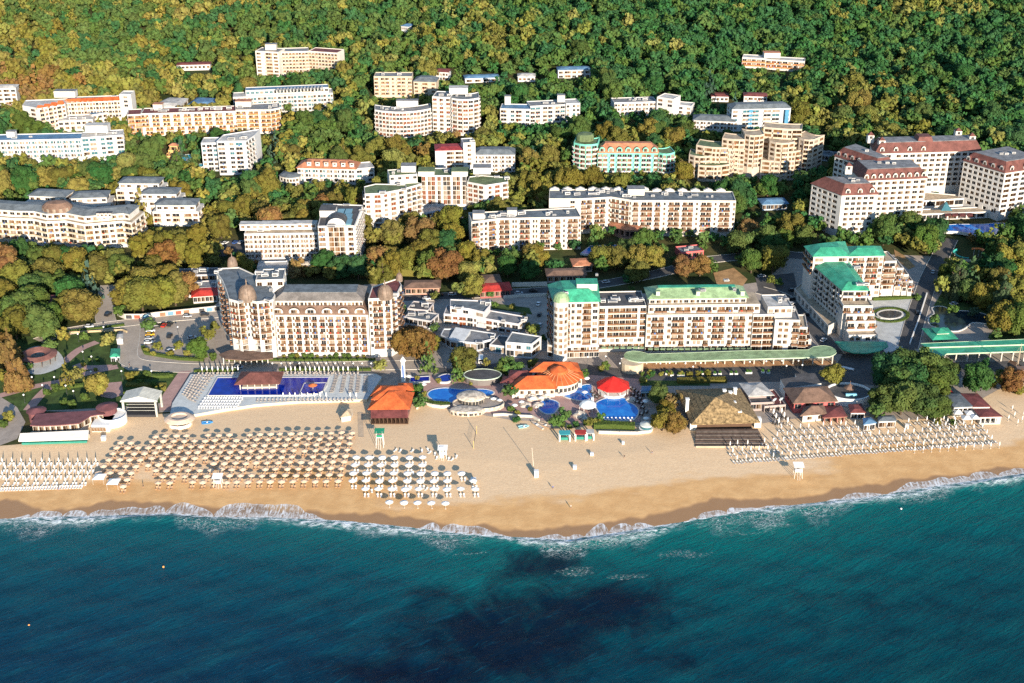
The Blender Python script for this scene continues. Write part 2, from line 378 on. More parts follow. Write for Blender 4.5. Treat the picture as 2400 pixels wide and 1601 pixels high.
tag(link('sea', grid_mesh('sea', SX, SY, SZ, mat_sea(), sdv)), 'blue green sea with small waves and surf', kind='structure')
def catmull(pts, n=6, closed=True):
    out = []; m = len(pts)
    for i in range(m if closed else m-1):
        g = lambda j: pts[j % m] if closed else pts[max(0, min(m-1, j))]
        p0, p1, p2, p3 = g(i-1), g(i), g(i+1), g(i+2)
        for t in range(n):
            t /= n
            out.append(tuple(0.5*((2*p1[k])+(-p0[k]+p2[k])*t+(2*p0[k]-5*p1[k]+4*p2[k]-p3[k])*t*t+(-p0[k]+3*p1[k]-3*p2[k]+p3[k])*t*t*t) for k in (0, 1)))
    if not closed: out.append(tuple(pts[-1]))
    return out
LAY = [0]
NOTREE = []      # picture outlines of open ground where no scattered tree may stand
def drape(pts, off, cut=9.0):
    bm = bmesh.new(); f = bm.faces.new([bm.verts.new((p[0], p[1], 0)) for p in pts])
    bm.normal_update()
    if f.normal.z < 0: f.normal_flip()
    ys = [p[1] for p in pts]
    if max(ys) > 578:
        y = max(min(ys), 575)+1.0
        while y < max(ys):
            bmesh.ops.bisect_plane(bm, geom=bm.verts[:]+bm.edges[:]+bm.faces[:], plane_co=(0, y, 0), plane_no=(0, 1, 0)); y += cut
    bmesh.ops.triangulate(bm, faces=bm.faces[:])
    for v in bm.verts: v.co.z = T(v.co.x, v.co.y)+off
    return bm
def sheet(name, px, off, mat, smooth=0, keep=True, label=None, kind='structure', parent=None, h=0.0):
    LAY[0] += 1; off += 0.03+0.003*LAY[0]
    if keep: NOTREE.append(px)
    if smooth: px = catmull(px, smooth)
    pts = [at(*p, h) for p in px]
    bm = drape(pts, off+h); me = bpy.data.meshes.new(name); bm.to_mesh(me); bm.free(); me.materials.append(mat)
    o = link(name, me)
    if parent is None: tag(o, label, kind=kind)
    else: o.parent = parent; q = WL[parent.name]; o.location = (-q[0], -q[1], -q[2])
    return o
def strip(name, px, width, off, mat, label=None, kerb=None, smooth=5):
    LAY[0] += 1; off += 0.03+0.003*LAY[0]
    pts = [at(*p) for p in px]
    if smooth: pts = catmull(pts, smooth, closed=False)
    L, R = [], []
    for i, p in enumerate(pts):
        a = pts[max(0, i-1)]; b = pts[min(len(pts)-1, i+1)]
        dx, dy = b[0]-a[0], b[1]-a[1]; l = math.hypot(dx, dy) or 1
        nx, ny = -dy/l*width/2, dx/l*width/2
        L.append((p[0]+nx, p[1]+ny)); R.append((p[0]-nx, p[1]-ny))
    NOTREE.append([proj(q[0], q[1], T(*q)) for q in L+R[::-1]])
    m = MB()
    for i in range(len(pts)-1):
        m.poly([(R[i][0], R[i][1], T(*R[i])+off), (R[i+1][0], R[i+1][1], T(*R[i+1])+off), (L[i+1][0], L[i+1][1], T(*L[i+1])+off), (L[i][0], L[i][1], T(*L[i])+off)])
    o = tag(m.build(name, mat), label, kind='structure')
    if kerb:
        k = MB()
        for S, sg in ((L, 1), (R, -1)):
            for i in range(len(S)-1):
                a, b = S[i], S[i+1]; dx, dy = b[0]-a[0], b[1]-a[1]; l = math.hypot(dx, dy) or 1
                if l < 0.05: continue
                k.obox((a[0]+b[0])/2, (a[1]+b[1])/2, l/2+0.02, 0.15, T(*a)-0.1, T(*a)+off+0.13, math.atan2(dy, dx))
        ko = k.build('kerb', kerb, o)
    return o
ASPH = M('asphalt', (0.085, 0.080, 0.078), 0.9, 0.18, 0.12)
ROADM = M('worn_road', (0.36, 0.305, 0.25), 0.9, 0.12, 0.10)
PAVE = M('beige_paving', (0.34, 0.285, 0.24), 0.85, 0.14, 0.3)
PINK = M('pink_paving', (0.40, 0.25, 0.22), 0.85, 0.12, 0.4)
BLUEPAVE = M('grey_blue_paving', (0.46, 0.47, 0.46), 0.8, 0.12, 0.4)
LAWN = M('lawn_grass', (0.050, 0.085, 0.018), 1.0, 0.35, 0.25, bump=0.5, bscale=2.0)
DRYG = M('dry_earth', (0.34, 0.20, 0.09), 1.0, 0.25, 0.25)
KERB = M('kerb_stone', (0.50, 0.46, 0.40), 0.8)
WHITE = M('white_paint', (0.74, 0.72, 0.68), 0.6, 0.06)
sheet('pavement', [(-250,985),(0,960),(300,970),(470,962),(870,925),(1000,950),(1200,985),(1600,1000),(1790,992),(1960,968),(2130,985),(2230,972),(2300,935),(2400,880),(2650,850),(2650,640),(2180,600),(1870,590),(1790,660),(1560,690),(1250,680),(980,690),(930,660),(520,700),(470,745),(330,770),(200,790),(-250,830)], 0.0, PAVE, label='beige paved ground around the seafront hotels')
sheet('garden_lawn', [(-250,975),(0,958),(60,965),(270,955),(375,945),(398,925),(415,880),(420,872),(300,868),(283,858),(290,800),(272,774),(140,784),(-250,805)], 0.03, LAWN, keep=False, label='green lawn of the seafront garden')
sheet('promenade', [(985,858),(1080,866),(1235,838),(1275,842),(1470,866),(1960,856),(1975,830),(2070,815),(2140,812),(2160,850),(2400,846),(2650,840),(2650,885),(2400,885),(2260,885),(2080,905),(1930,895),(1500,896),(1395,888),(1230,856),(1110,880),(985,872)], 0.03, ASPH, label='dark asphalt promenade behind the beach restaurants')
RO = 0.05
strip('road', [(258,668),(250,700),(246,740),(252,760)], 9.0, RO, ROADM, 'beige side road climbing between the big round trees', KERB)
strip('road', [(90,800),(150,779),(230,766),(300,757),(400,746),(530,735),(600,722)], 8.0, RO+0.01, ROADM, 'beige street crossing behind the car park', KERB)
strip('road', [(306,764),(303,800),(298,835),(318,852),(380,860),(480,864),(600,862),(760,860),(880,857),(990,856)], 9.0, RO+0.02, ROADM, 'beige road curving past the car park along the domed hotel', KERB)
sheet('car_park', [(343,765),(470,752),(500,760),(505,825),(420,835),(345,828),(333,812)], 0.04, ROADM, label='sunlit car park beside the domed hotel')
strip('road', [(930,700),(1006,697),(1129,690),(1282,681),(1400,668),(1500,650),(1579,632),(1640,612),(1760,600)], 8.0, RO, ASPH, 'dark street behind the long green roofed hotel', KERB)
strip('road', [(1745,520),(1775,555),(1800,585),(1850,598),(1900,603)], 9.0, RO, ASPH, 'dark road bending below the red roofed hotel', KERB)
strip('road', [(2225,560),(2205,600),(2180,650),(2163,695),(2145,750),(2128,815)], 9.0, RO, ASPH, 'narrow road beside the fountain court', KERB)
strip('road', [(1780,680),(1840,700),(1890,745),(1925,790),(1955,830)], 9.0, RO+0.01, ASPH, 'dark lane between the two green roofed hotels', KERB)
sheet('fountain_court', [(2040,705),(2155,700),(2140,760),(2115,815),(2075,830),(2060,800),(2045,760)], 0.04, BLUEPAVE, label='pale paved fountain court of the green roofed hotel')
sheet('hotel_yard', [(1770,650),(1860,640),(1880,720),(1840,705),(1780,690)], 0.03, ASPH, label='shaded yard between green roofed hotels')
sheet('upper_car_park', [(500,568),(575,562),(580,598),(505,602)], 0.06, ASPH, label='shaded car park left of the white slab hotel')
sheet('dry_slope', [(1672,640),(1720,628),(1752,655),(1740,672),(1680,668)], 0.06, DRYG, label='dry bare earth slope behind the long hotel')
sheet('dry_bank', [(2095,585),(2120,600),(2145,625),(2130,632),(2100,610)], 0.06, DRYG, label='dry earth bank beside the rear green roofed wing')
for lb_, a in zip(('long pink garden path from the road to the beach', 'pink garden path branching down to the maroon restaurant', 'short pink garden path above the ring pavilion', 'short pink garden path by the road corner'), ([(276,860),(236,868),(196,878),(153,892),(84,906),(0,928),(-80,950)], [(153,890),(120,905),(92,930),(66,962)], [(228,802),(186,820),(150,850)], [(262,860),(200,862),(178,855)])):
    strip('garden_path', a, 4.2, 0.06, PINK, lb_)
sheet('garden_path', [(420,871),(448,869),(412,935),(404,962),(372,962),(382,925)], 0.06, PINK, keep=False, label='wide pink path beside the pool terrace')
sheet('garden_plaza', [(232,900),(285,895),(290,925),(262,935),(236,930)], 0.06, PINK, keep=False, label='pink paved plaza in the hedge garden')
sheet('garden_plaza', [(50,828),(85,812),(130,820),(150,845),(140,862),(95,878),(60,872),(40,850)], 0.055, BLUEPAVE, smooth=4, keep=False, label='pale paved circle around the ring pavilion')
sheet('garden_plaza', [(0,930),(40,955),(60,990),(40,1030),(0,1045),(-120,1050),(-120,950)], 0.06, PAVE, keep=False, label='beige path leading onto the beach at the lawn corner')
for k, a in enumerate(([(1590,905),(1850,905),(1850,975),(1600,985)], [(1390,880),(1510,890),(1500,990),(1390,985)], [(985,880),(1390,880),(1390,1000),(985,950)])):
    sheet('terrace_paving', a, 0.04, [PAVE, PINK, PINK][k], label=['grey paving around the thatched restaurant', 'reddish terrace around the blue pool', 'reddish terrace around the kidney pool'][k])
sheet('garden_lawn', [(2185,722),(2205,690),(2240,620),(2400,590),(2640,590),(2640,800),(2330,800),(2345,770),(2330,745)], 0.04, LAWN, keep=False, label='shaded lawn of the wooded garden at right')
sheet('garden_lawn', [(1152,711),(1240,722),(1248,738),(1228,734),(1152,724)], 0.06, LAWN, label='dark garden bed behind the low white building')
# ------------------------------------------------------------------ building kit
def glass(name, c, rough=0.22):
    k = NT(name); n = k.noise(k.pos(), 0.9, 2.0); k.col(k.mix(n, tuple(x*0.6 for x in c), tuple(min(1, x*1.4) for x in c))); k.rough(rough)
    k.b.inputs['Specular IOR Level'].default_value = 0.12; return k.m
GL = [glass('brown_glass', (0.042, 0.023, 0.013)), glass('amber_curtain_glass', (0.165, 0.085, 0.038), 0.3), glass('dark_glass', (0.022, 0.024, 0.028)),
      glass('pale_curtain_glass', (0.26, 0.21, 0.165), 0.35), glass('blue_green_glass', (0.045, 0.13, 0.16)), glass('red_brown_glass', (0.17, 0.055, 0.025), 0.25)]
FRAME = M('window_frame', (0.40, 0.36, 0.31), 0.5, 0.05); FRAMEB = M('brown_window_frame', (0.16, 0.085, 0.045), 0.5, 0.1)
CURT = M('curtain', (0.24, 0.175, 0.115), 0.9, 0.1)
def win_mesh(gi, fm, arch=False):
    m = MB(); q = lambda x0, x1, z0, z1, y, mi: m.poly([(x0,y,z0),(x1,y,z0),(x1,y,z1),(x0,y,z1)], mi)
    q(-0.52, 0.52, -0.02, 1.02, 0.0, 0)
    for x in (-0.5, -0.02, 0.46): q(x, x+0.04, 0, 1, -0.05, 1)
    for z in (0.0, 0.95): q(-0.5, 0.5, z, z+0.05, -0.06, 1)
    if gi in (1, 3): q(-0.44, -0.2, 0.05, 0.95, -0.02, 2)
    if gi == 0: q(0.2, 0.44, 0.05, 0.95, -0.02, 2)
    return m.mesh('window', [GL[gi], fm, CURT])
WIN = {(g, f): win_mesh(g, [FRAME, FRAMEB][f]) for g in range(6) for f in range(2)}
PAL = {'warm': (0,0,0,0,1,2,2,3), 'cool': (2,2,2,4,3,0), 'amber': (1,1,0,0,3,0), 'dark': (0,2,2,0), 'red': (5,5,0,0,3,2), 'teal': (4,4,3,2,0)}
RAILM = {'white': M('white_rail', (0.50, 0.47, 0.44), 0.6, 0.08), 'brown': M('brown_rail', (0.17, 0.085, 0.045), 0.6, 0.2), 'glass': M('glass_rail', (0.24, 0.29, 0.30), 0.2, 0.15),
         'orange': M('orange_rail', (0.50, 0.20, 0.06), 0.6, 0.15), 'teal': M('teal_rail', (0.10, 0.40, 0.34), 0.5, 0.1), 'dark': M('dark_rail', (0.07, 0.06, 0.055), 0.5, 0.2), 'cream': M('cream_rail', (0.50, 0.40, 0.28), 0.7, 0.1)}
SLABM = M('balcony_slab', (0.56, 0.52, 0.47), 0.8, 0.1)
def bal_mesh(rm):
    m = MB(); m.box(-0.5, 0.5, -1.0, 0.0, -0.16, 0.0, 0); m.box(-0.5, 0.5, -1.0, -0.95, 0.0, 0.95, 1)
    m.box(-0.5, -0.48, -0.95, 0.0, 0.0, 0.95, 1); m.box(0.48, 0.5, -0.95, 0.0, 0.0, 0.95, 1)
    return m.mesh('balcony', [SLABM, rm])
TOWEL = [M('towel_red', (0.45, 0.06, 0.04), 0.9), M('towel_blue', (0.06, 0.16, 0.42), 0.9), M('towel_white', (0.62, 0.60, 0.58), 0.9)]; CHAIRM = M('balcony_chair', (0.16, 0.10, 0.06), 0.8, 0.3)
def bal_var(rm, v):
    m = MB(); m.box(-0.5, 0.5, -1.0, 0.0, -0.16, 0.0, 0); m.box(-0.5, 0.5, -1.0, -0.95, 0.0, 0.95, 1); m.box(-0.5, -0.48, -0.95, 0.0, 0.0, 0.95, 1); m.box(0.48, 0.5, -0.95, 0.0, 0.0, 0.95, 1)
    if v == 1: m.box(-0.35, -0.18, -0.7, -0.3, 0.0, 1.15, 2); m.box(0.1, 0.3, -0.7, -0.3, 0.0, 0.7, 2)
    if v > 1: x = (-0.3, -0.05, 0.15)[v-2]; m.box(x, x+0.26, -1.06, -0.93, 0.35, 1.0, 2)
    return m.mesh('balcony', [SLABM, rm, CHAIRM if v < 2 else TOWEL[v-2]])
BAL = {k: [bal_var(v, i) for i in (0, 0, 0, 1, 1, 0, 2, 3, 4)] for k, v in RAILM.items()}
def unit_mesh(i):
    m = MB(); m.box(-0.5, 0.5, -0.5, 0.5, 0, 0.85, 0); m.box(-0.42, 0.42, -0.53, -0.5, 0.12, 0.7, 1); m.box(-0.35, 0.35, -0.35, 0.35, 0.85, 1.0, 1)
    return m.mesh('roof_unit', [[M('roof_unit_grey', (0.42, 0.42, 0.42), 0.5), M('roof_unit_white', (0.65, 0.64, 0.62), 0.5)][i], M('unit_grille', (0.12, 0.12, 0.13), 0.5)])
UNIT = [unit_mesh(0), unit_mesh(1)]
CELL = {'.': (0.5, None), ' ': (0.25, None), 'w': (1.0, (0.70, 0.62, 2.38, 0.25, None)), 'v': (0.7, (0.66, 0.62, 2.38, 0.25, None)), 'b': (1.25, (0.86, 0.1, 2.48, 0.5, 0.95)),
        'l': (1.25, (0.92, 0.08, 2.55, 1.2, 0.14)), 's': (1.2, (0.90, 0.15, 2.7, 0.4, None)), 'o': (1.2, (0.84, 0.0, 2.7, 1.8, None)), 'c': (1.0, (0.94, 0.06, 2.9, 0.12, None)), 'j': (1.3, (0.92, 0.08, 2.6, 0.9, 0.9))}
ROOFC = {'grey': (0.20, 0.20, 0.205), 'dark': (0.085, 0.08, 0.08), 'green': (0.045, 0.31, 0.185), 'palegreen': (0.24, 0.35, 0.19), 'red': (0.145, 0.056, 0.046), 'orange': (0.52, 0.110, 0.030),
         'terra': (0.42, 0.175, 0.095), 'brown': (0.17, 0.105, 0.075), 'moss': (0.12, 0.16, 0.075), 'slate': (0.13, 0.15, 0.165), 'blue': (0.10, 0.20, 0.32), 'pale': (0.46, 0.44, 0.41), 'maroon': (0.17, 0.05, 0.045), 'sand': (0.42, 0.33, 0.23), 'greybrown': (0.19, 0.17, 0.155), 'crimson': (0.28, 0.04, 0.045), 'brickred': (0.42, 0.04, 0.03)}
def roofm(k): return M('roof_'+k, ROOFC[k], 0.55 if k in ('green', 'palegreen') else 0.75, 0.28, 0.30)
FOOT, KEEP, BUILT = [], [], []
def arc(x0, y0, x1, y1, bulge, n=6):
    return [(x0+(x1-x0)*i/n, y0+(y1-y0)*i/n+bulge*4*(i/n)*(1-i/n)) for i in range(n+1)]
class Bld:
    def __init__(s, name, label, cat='hotel', wall=(0.60, 0.55, 0.48), rail='white', pal='warm', frame=0, group=None, wvar=0.08):
        s.name, s.label, s.cat, s.rail, s.pal, s.frame, s.group = name, label, cat, rail, pal, frame, group
        wall = (wall[0]*0.84, wall[1]*0.84+0.020, wall[2]*0.84+0.05); s.wm = M('plaster_%03d_%03d_%03d' % tuple(int(c*255) for c in wall), wall, 0.85, wvar, 0.18)
        s.root = None; s.wall = MB(); s.more = MB(); s.nw = 0; s.cx = s.cy = 0; s.extra = []
    def start(s, x, y):
        if s.root is None:
            s.root = thing(s.name, s.label, s.cat, (x, y, T(x, y)), s.group); BUILT.append((s, x, y))
    def facade(s, p0, p1, ztop, fh, nf, pat, zbase, pal=None, rail=None):
        L = math.hypot(p1[0]-p0[0], p1[1]-p0[1])
        if L < 0.3: return
        dx, dy = (p1[0]-p0[0])/L, (p1[1]-p0[1])/L; nx, ny = dy, -dx; rz = math.atan2(dy, dx); W = s.wall
        P = lambda u, z, o=0.0: (p0[0]+dx*u+nx*o, p0[1]+dy*u+ny*o, z)
        pats = pat if isinstance(pat, list) else [pat]
        z0 = ztop-nf*fh-0.7
        W.poly([P(0, zbase), P(L, zbase), P(L, z0), P(0, z0)]); W.poly([P(0, ztop-0.7), P(L, ztop-0.7), P(L, ztop), P(0, ztop)])
        pl = PAL[pal or s.pal]; rl = BAL[rail or s.rail]
        for i in range(nf):
            pt = pats[min(i, len(pats)-1)]; tot = sum(CELL[c][0] for c in pt); u = 0.0; za = z0+i*fh; zb = za+fh; k = fh/3.0
            for c in pt:
                wd = CELL[c][0]/tot*L; sp = CELL[c][1]; a, b = u, u+wd; u = b
                if sp is None: W.poly([P(a, za), P(b, za), P(b, zb), P(a, zb)]); continue
                fr, sill, head, rec, bal = sp
                ww = wd*fr; a0, a1 = (a+b-ww)/2, (a+b+ww)/2; b0, b1 = za+sill*k, za+head*k
                for q in ((a, a0, za, zb), (a1, b, za, zb)): W.poly([P(q[0], q[2]), P(q[1], q[2]), P(q[1], q[3]), P(q[0], q[3])])
                if b0 > za+0.01: W.poly([P(a0, za), P(a1, za), P(a1, b0), P(a0, b0)])
                W.poly([P(a0, b1), P(a1, b1), P(a1, zb), P(a0, zb)])
                W.poly([P(a0, b0), P(a1, b0), P(a1, b0, -rec), P(a0, b0, -rec)]); W.poly([P(a1, b1), P(a0, b1), P(a0, b1, -rec), P(a1, b1, -rec)])
                W.poly([P(a0, b1), P(a0, b0), P(a0, b0, -rec), P(a0, b1, -rec)]); W.poly([P(a1, b0), P(a1, b1), P(a1, b1, -rec), P(a1, b0, -rec)])
                s.nw += 1
                if s.nw <= 300: link('window', WIN[(random.choice(pl), s.frame)], s.root, P((a0+a1)/2, b0, -rec+0.01), rz, (a1-a0, 1, b1-b0))
                else:
                    s.more.poly([P(a0-0.02, b0-0.02, -rec+0.01), P(a1+0.02, b0-0.02, -rec+0.01), P(a1+0.02, b1+0.02, -rec+0.01), P(a0-0.02, b1+0.02, -rec+0.01)], random.choice(pl))
                    am = (a0+a1)/2; s.more.poly([P(am-0.04, b0, -rec+0.06), P(am+0.04, b0, -rec+0.06), P(am+0.04, b1, -rec+0.06), P(am-0.04, b1, -rec+0.06)], 6)
                if bal:
                    if bal > 0.3: link('balcony', random.choice(rl), s.root, P((a+b)/2, b0, 0.005), rz, (wd*0.93, bal, k))
                    else: link('balcony', rl[0], s.root, P((a0+a1)/2, b0-0.01, 0.02), rz, (a1-a0+0.1, bal, k))
    def blk(s, px, h, depth=14.0, nf=4, pat='w', fh=2.95, side=None, lside=None, roof='flat', rc='grey', rise=3.0, ins=4.0, over=0.5, vb=None, closed=False, pal=None, rail=None, units=0, pts=None, back=None, lift=0.0, side2=None):
        """a storeyed block; px traces its eaves as the photo shows them, h is the eaves' height over the ground"""
        f = pts or [at(x, y, h) for x, y in px]; nfr = len(f)
        if not closed:
            cx, cy = f[-1][0]-f[0][0], f[-1][1]-f[0][1]; l = math.hypot(cx, cy) or 1
            bx, by = back if back else (-cy/l*depth, cx/l*depth)
            f = f+[(p[0]+bx, p[1]+by) for p in (reversed(f) if nfr > 3 else (f[-1], f[0]))]
        nfe = nfr-1 if not closed else len(f)
        mx = sum(p[0] for p in f)/len(f); my = sum(p[1] for p in f)/len(f)
        fy = sum(p[1] for p in f[:nfr])/nfr; fx = sum(p[0] for p in f[:nfr])/nfr
        s.start(mx, min(p[1] for p in f)); zt = T(fx, fy)+h+lift; zb = min(T(*p) for p in f)-1.0
        if lift: zb = T(fx, fy)+lift-0.05
        n = len(f)
        for i in range(n):
            p0, p1 = f[i], f[(i+1) % n]; pp = None
            if i < nfr-1 or closed: pp = (pat[i] if i < len(pat) else None) if isinstance(pat, tuple) else (pat if i < nfr-1 else None)
            elif i == nfr-1: pp = side
            elif i == n-1: pp = lside
            if pp and nf: s.facade(p0, p1, zt, fh, nf, pp, zb, pal, rail)
            else: s.wall.poly([(*p0, zb), (*p1, zb), (*p1, zt), (*p0, zt)])
        r = MB(); rm = roofm(rc)
        if roof == 'flat':
            i1 = inset(f, 0.3); 
            for i in range(n):
                j = (i+1) % n
                s.wall.poly([(*f[i], zt), (*f[j], zt), (*i1[j], zt), (*i1[i], zt)]); s.wall.poly([(*i1[j], zt), (*i1[j], zt-0.6), (*i1[i], zt-0.6), (*i1[i], zt)])
            r.poly([(*p, zt-0.5) for p in i1])
        elif roof == 'none': r.poly([(*p, zt) for p in f])
        else:
            o1 = inset(f, -over); i2 = inset(f, ins)
            for i in range(n):
                j = (i+1) % n
                r.poly([(*o1[i], zt-0.25), (*o1[j], zt-0.25), (*o1[j], zt), (*o1[i], zt)])
                r.poly([(*o1[i], zt), (*o1[j], zt), (*i2[j], zt+rise), (*i2[i], zt+rise)])
            r.poly([(*p, zt+rise) for p in i2]); r.poly([(*p, zt-0.25) for p in reversed(o1)])
        s.extra.append(('roof', r, rm))
        for u in range(units):
            t, v = random.uniform(0.08, 0.92), random.uniform(0.35, 0.75)
            q = (nfr-1)*t; i = min(int(q), nfr-2); q -= i
            a = (f[i][0]*(1-q)+f[i+1][0]*q, f[i][1]*(1-q)+f[i+1][1]*q)
            bx2 = mx+(mx-fx); by2 = my+(my-fy)
            x, y = a[0]+(bx2-fx)*v, a[1]+(by2-fy)*v
            if pdist(x, y, f) > 0: continue
            k = random.uniform(1.0, 2.6)
            link('roof_unit', UNIT[random.random() < 0.5], s.root, (x, y, zt-0.5 if roof == 'flat' else zt+rise), random.choice((0, 0.2, math.atan2(f[1][1]-f[0][1], f[1][0]-f[0][0]))), (k*random.uniform(0.8, 2.0), k, random.uniform(0.8, 1.8)))
        FOOT.append(f)
        if vb is not None and px:
            e = px[:nfr]; b = vb if isinstance(vb, (list, tuple)) else [vb]*2
            KEEP.append(([(e[0][0]-2, e[0][1]-8)]+[(x, y-8) for x, y in e]+[(e[-1][0]+2, e[-1][1]-8), (e[-1][0]+2, b[1]), (e[0][0]-2, b[0])], min(p[1] for p in f)))
        return dict(f=f, zt=zt, zb=zb, fx=fx, fy=fy, mx=mx, my=my)
    def part(s, name, mb, mat, smooth=False): return mb.build(name, mat, s.root, smooth=smooth)
    def box(s, px, h, w, d, hh, name='penthouse', rc='grey', pat=None):
        """a small rooftop volume standing at height h"""
        x, y = at(*px, h); z = T(x, y)+h; m = MB(); m.obox(x, y, w/2, d/2, z-0.6, z+hh); m.obox(x, y, w/2+0.25, d/2+0.25, z+hh, z+hh+0.2, 0, 1)
        s.part(name, m, [s.wm, roofm(rc)])
        if pat: s.facade_on(x-w/2, y-d/2-0.02, w, z, hh, pat)
    def facade_on(s, x, y, w, z, hh, n):
        for i in range(n): link('window', WIN[(random.choice(PAL[s.pal]), s.frame)], s.root, (x+w*(i+0.5)/n, y-0.01, z+hh*0.3), 0, (w/n*0.6, 1, hh*0.45))
    def done(s):
        s.wall.build('wall', s.wm, s.root)
        if s.more.v: tag(s.more.build('more_windows', GL+[FRAME], s.root), kind='stuff')
        for nme, mb, mat in s.extra: mb.build(nme, mat, s.root)
    def dome(s, px, h, r, hh, mat, n=14):
        x, y = at(*px, h); z = T(x, y)+h; m = MB()
        prof = [(r*1.04, z-0.8), (r*1.04, z)]+[(r*math.cos(t)**0.8, z+hh*math.sin(t)) for t in [i*math.pi/2/7 for i in range(1, 7)]]+[(r*0.10, z+hh*1.04), (r*0.05, z+hh*1.2), (r*0.11, z+hh*1.26), (0.03, z+hh*1.5)]
        m.lathe(x, y, prof, n); dm = s.part('dome', m, mat, True)
        q = MB()
        for i in range(10):
            t = 2*math.pi*i/10
            for j in range(6):
                a, b = j*math.pi/14, (j+1)*math.pi/14
                q.tube((x+1.01*r*math.cos(a)**0.8*math.cos(t), y+1.01*r*math.cos(a)**0.8*math.sin(t), z+hh*math.sin(a)), (x+1.01*r*math.cos(b)**0.8*math.cos(t), y+1.01*r*math.cos(b)**0.8*math.sin(t), z+hh*math.sin(b)), 0.09, 4)
        q.build('dome_rib', M('dome_rib', (0.16, 0.10, 0.07), 0.5), dm)
DOMEM = M('bronze_dome', (0.20, 0.145, 0.11), 0.6, 0.3, 0.6)
def dormers(B, b, n, hgt, mat_roof, wide=3.2, off=0.6, depth=3.0, arch=True, seg=0, glz=1):
    """arched roof windows along the first front edge of a block"""
    p0, p1 = b['f'][seg], b['f'][(seg+1) % len(b['f'])]; L = math.hypot(p1[0]-p0[0], p1[1]-p0[1]); dx, dy = (p1[0]-p0[0])/L, (p1[1]-p0[1])/L; nx, ny = dy, -dx
    for i in range(n):
        u = L*(i+0.5)/n; c = (p0[0]+dx*u-nx*off, p0[1]+dy*u-ny*off); z = b['zt']; w = wide/2; m = MB()
        pr = [(-w, 0), (w, 0)]+[(w*math.cos(t), hgt*0.45+hgt*0.5*math.sin(t)) for t in [k*math.pi/8 for k in range(9)]]
        fr = [(c[0]+dx*a, c[1]+dy*a, z+q) for a, q in pr]; bk = [(c[0]+dx*a-nx*depth, c[1]+dy*a-ny*depth, z+q) for a, q in pr]
        m.poly(fr, 0)
        for k in range(1, len(pr)): j = (k+1) % len(pr); m.poly([fr[j], fr[k], bk[k], bk[j]], 1)
        d_ = B.part('dormer', m, [B.wm, mat_roof])
        link('window', WIN[(random.choice(PAL[B.pal]), B.frame)], d_, (c[0]+nx*0.03, c[1]+ny*0.03, z+hgt*0.15), math.atan2(dy, dx), (wide*0.62, 1, hgt*0.55))
def awning(B, px, h, mat, thick=0.35, name='awning'):
    pts = [at(x, y, h) for x, y in px]; z = T(*pts[0])+h; m = MB(); m.prism(pts, z-thick, z, 0, bottom=True); return B.part(name, m, mat)
GREEN, PGREEN = roofm('green'), roofm('palegreen')
# ================================================================== seafront hotels
B = Bld('domed_hotel', 'cream white seafront hotel with bronze domes and brown mansard roof', rail='brown', wall=(0.66, 0.60, 0.52))
b = B.blk([(632,736),(863,736)], 20.5, 20, 6, 'bvb.'*6, 2.95, roof='hip', rc='brown', rise=3.1, ins=2.2, vb=824)
dormers(B, b, 6, 2.9, roofm('brown'), 4.6, -0.15, 3.0)
f = b['f']; p = inset(f, 2.6)
t = B.blk(None, 26.2, 0, 1, ('wvwvwvwvwvwvwvwvwvwvwv', None, None, None), 2.6, roof='hip', rc='greybrown', rise=2.4, ins=3.0, over=0.9, pts=p, closed=True)
m = MB(); q = inset(p, 2.9); m.prism(q, t['zt']+2.3, t['zt']+2.5); B.part('ridge_roof', m, roofm('slate'))
b = B.blk([(536,700),(558,706),(580,702),(602,707),(638,702),(645,690),(612,650),(560,626),(520,628),(506,636),(521,657),(530,680)], 28.5, nf=8, closed=True, fh=2.95, rc='slate', vb=[836,836],
          pat=(['.o.','.o.','vbb '], ['o.','o.','bv'], ['.o','.o','vb'], ['.o.','.o.',' bbv'], None, None, None, None, None, '.w.b.', '.b.w', 'w.b.w'), units=8)
KEEP.append(([(500,620),(540,610),(560,690),(640,700),(640,838),(515,838)], b['fy']-25))
B.dome((580,698), 28.5, 3.9, 6.0, DOMEM); B.dome((545,622), 28.5, 2.3, 4.2, DOMEM)
b = B.blk([(863,700),(914,698),(930,689),(941,667),(932,652),(872,672)], 28.5, nf=8, closed=True, fh=2.95, rc='maroon', vb=825, pat=('wbb.b', '.b.', 'bb', None, None, None), units=5)
B.dome((903,694), 28.5, 3.4, 5.2, DOMEM); B.dome((936,655), 28.5, 1.5, 3.2, DOMEM, 8)
b = B.blk([(599,656),(664,654)], 31.0, 13, 1, 'w.w.w', 3.0, rc='slate', units=7, side='w.w')
B.part('canopy', MB().prism([at(x, y, 4.2) for x, y in [(513,830),(528,841),(580,845),(640,840),(640,826),(540,820)]], T(0, 530)+3.8, T(0, 530)+4.2, 0, bottom=True), roofm('brown'))
for i in range(9):
    x, y = at(522+i*13, 838, 4.0); B.part('canopy_post', MB().obox(x, y+1.0, 0.2, 0.2, T(x, y), T(x, y)+3.85), B.wm)
for i in range(12):
    x, y = at(650+i*18.5, 823); B.part('arcade_pillar', MB().obox(x, y-0.5, 0.35, 0.35, T(x, y), T(x, y)+3.0), B.wm)
B.done()
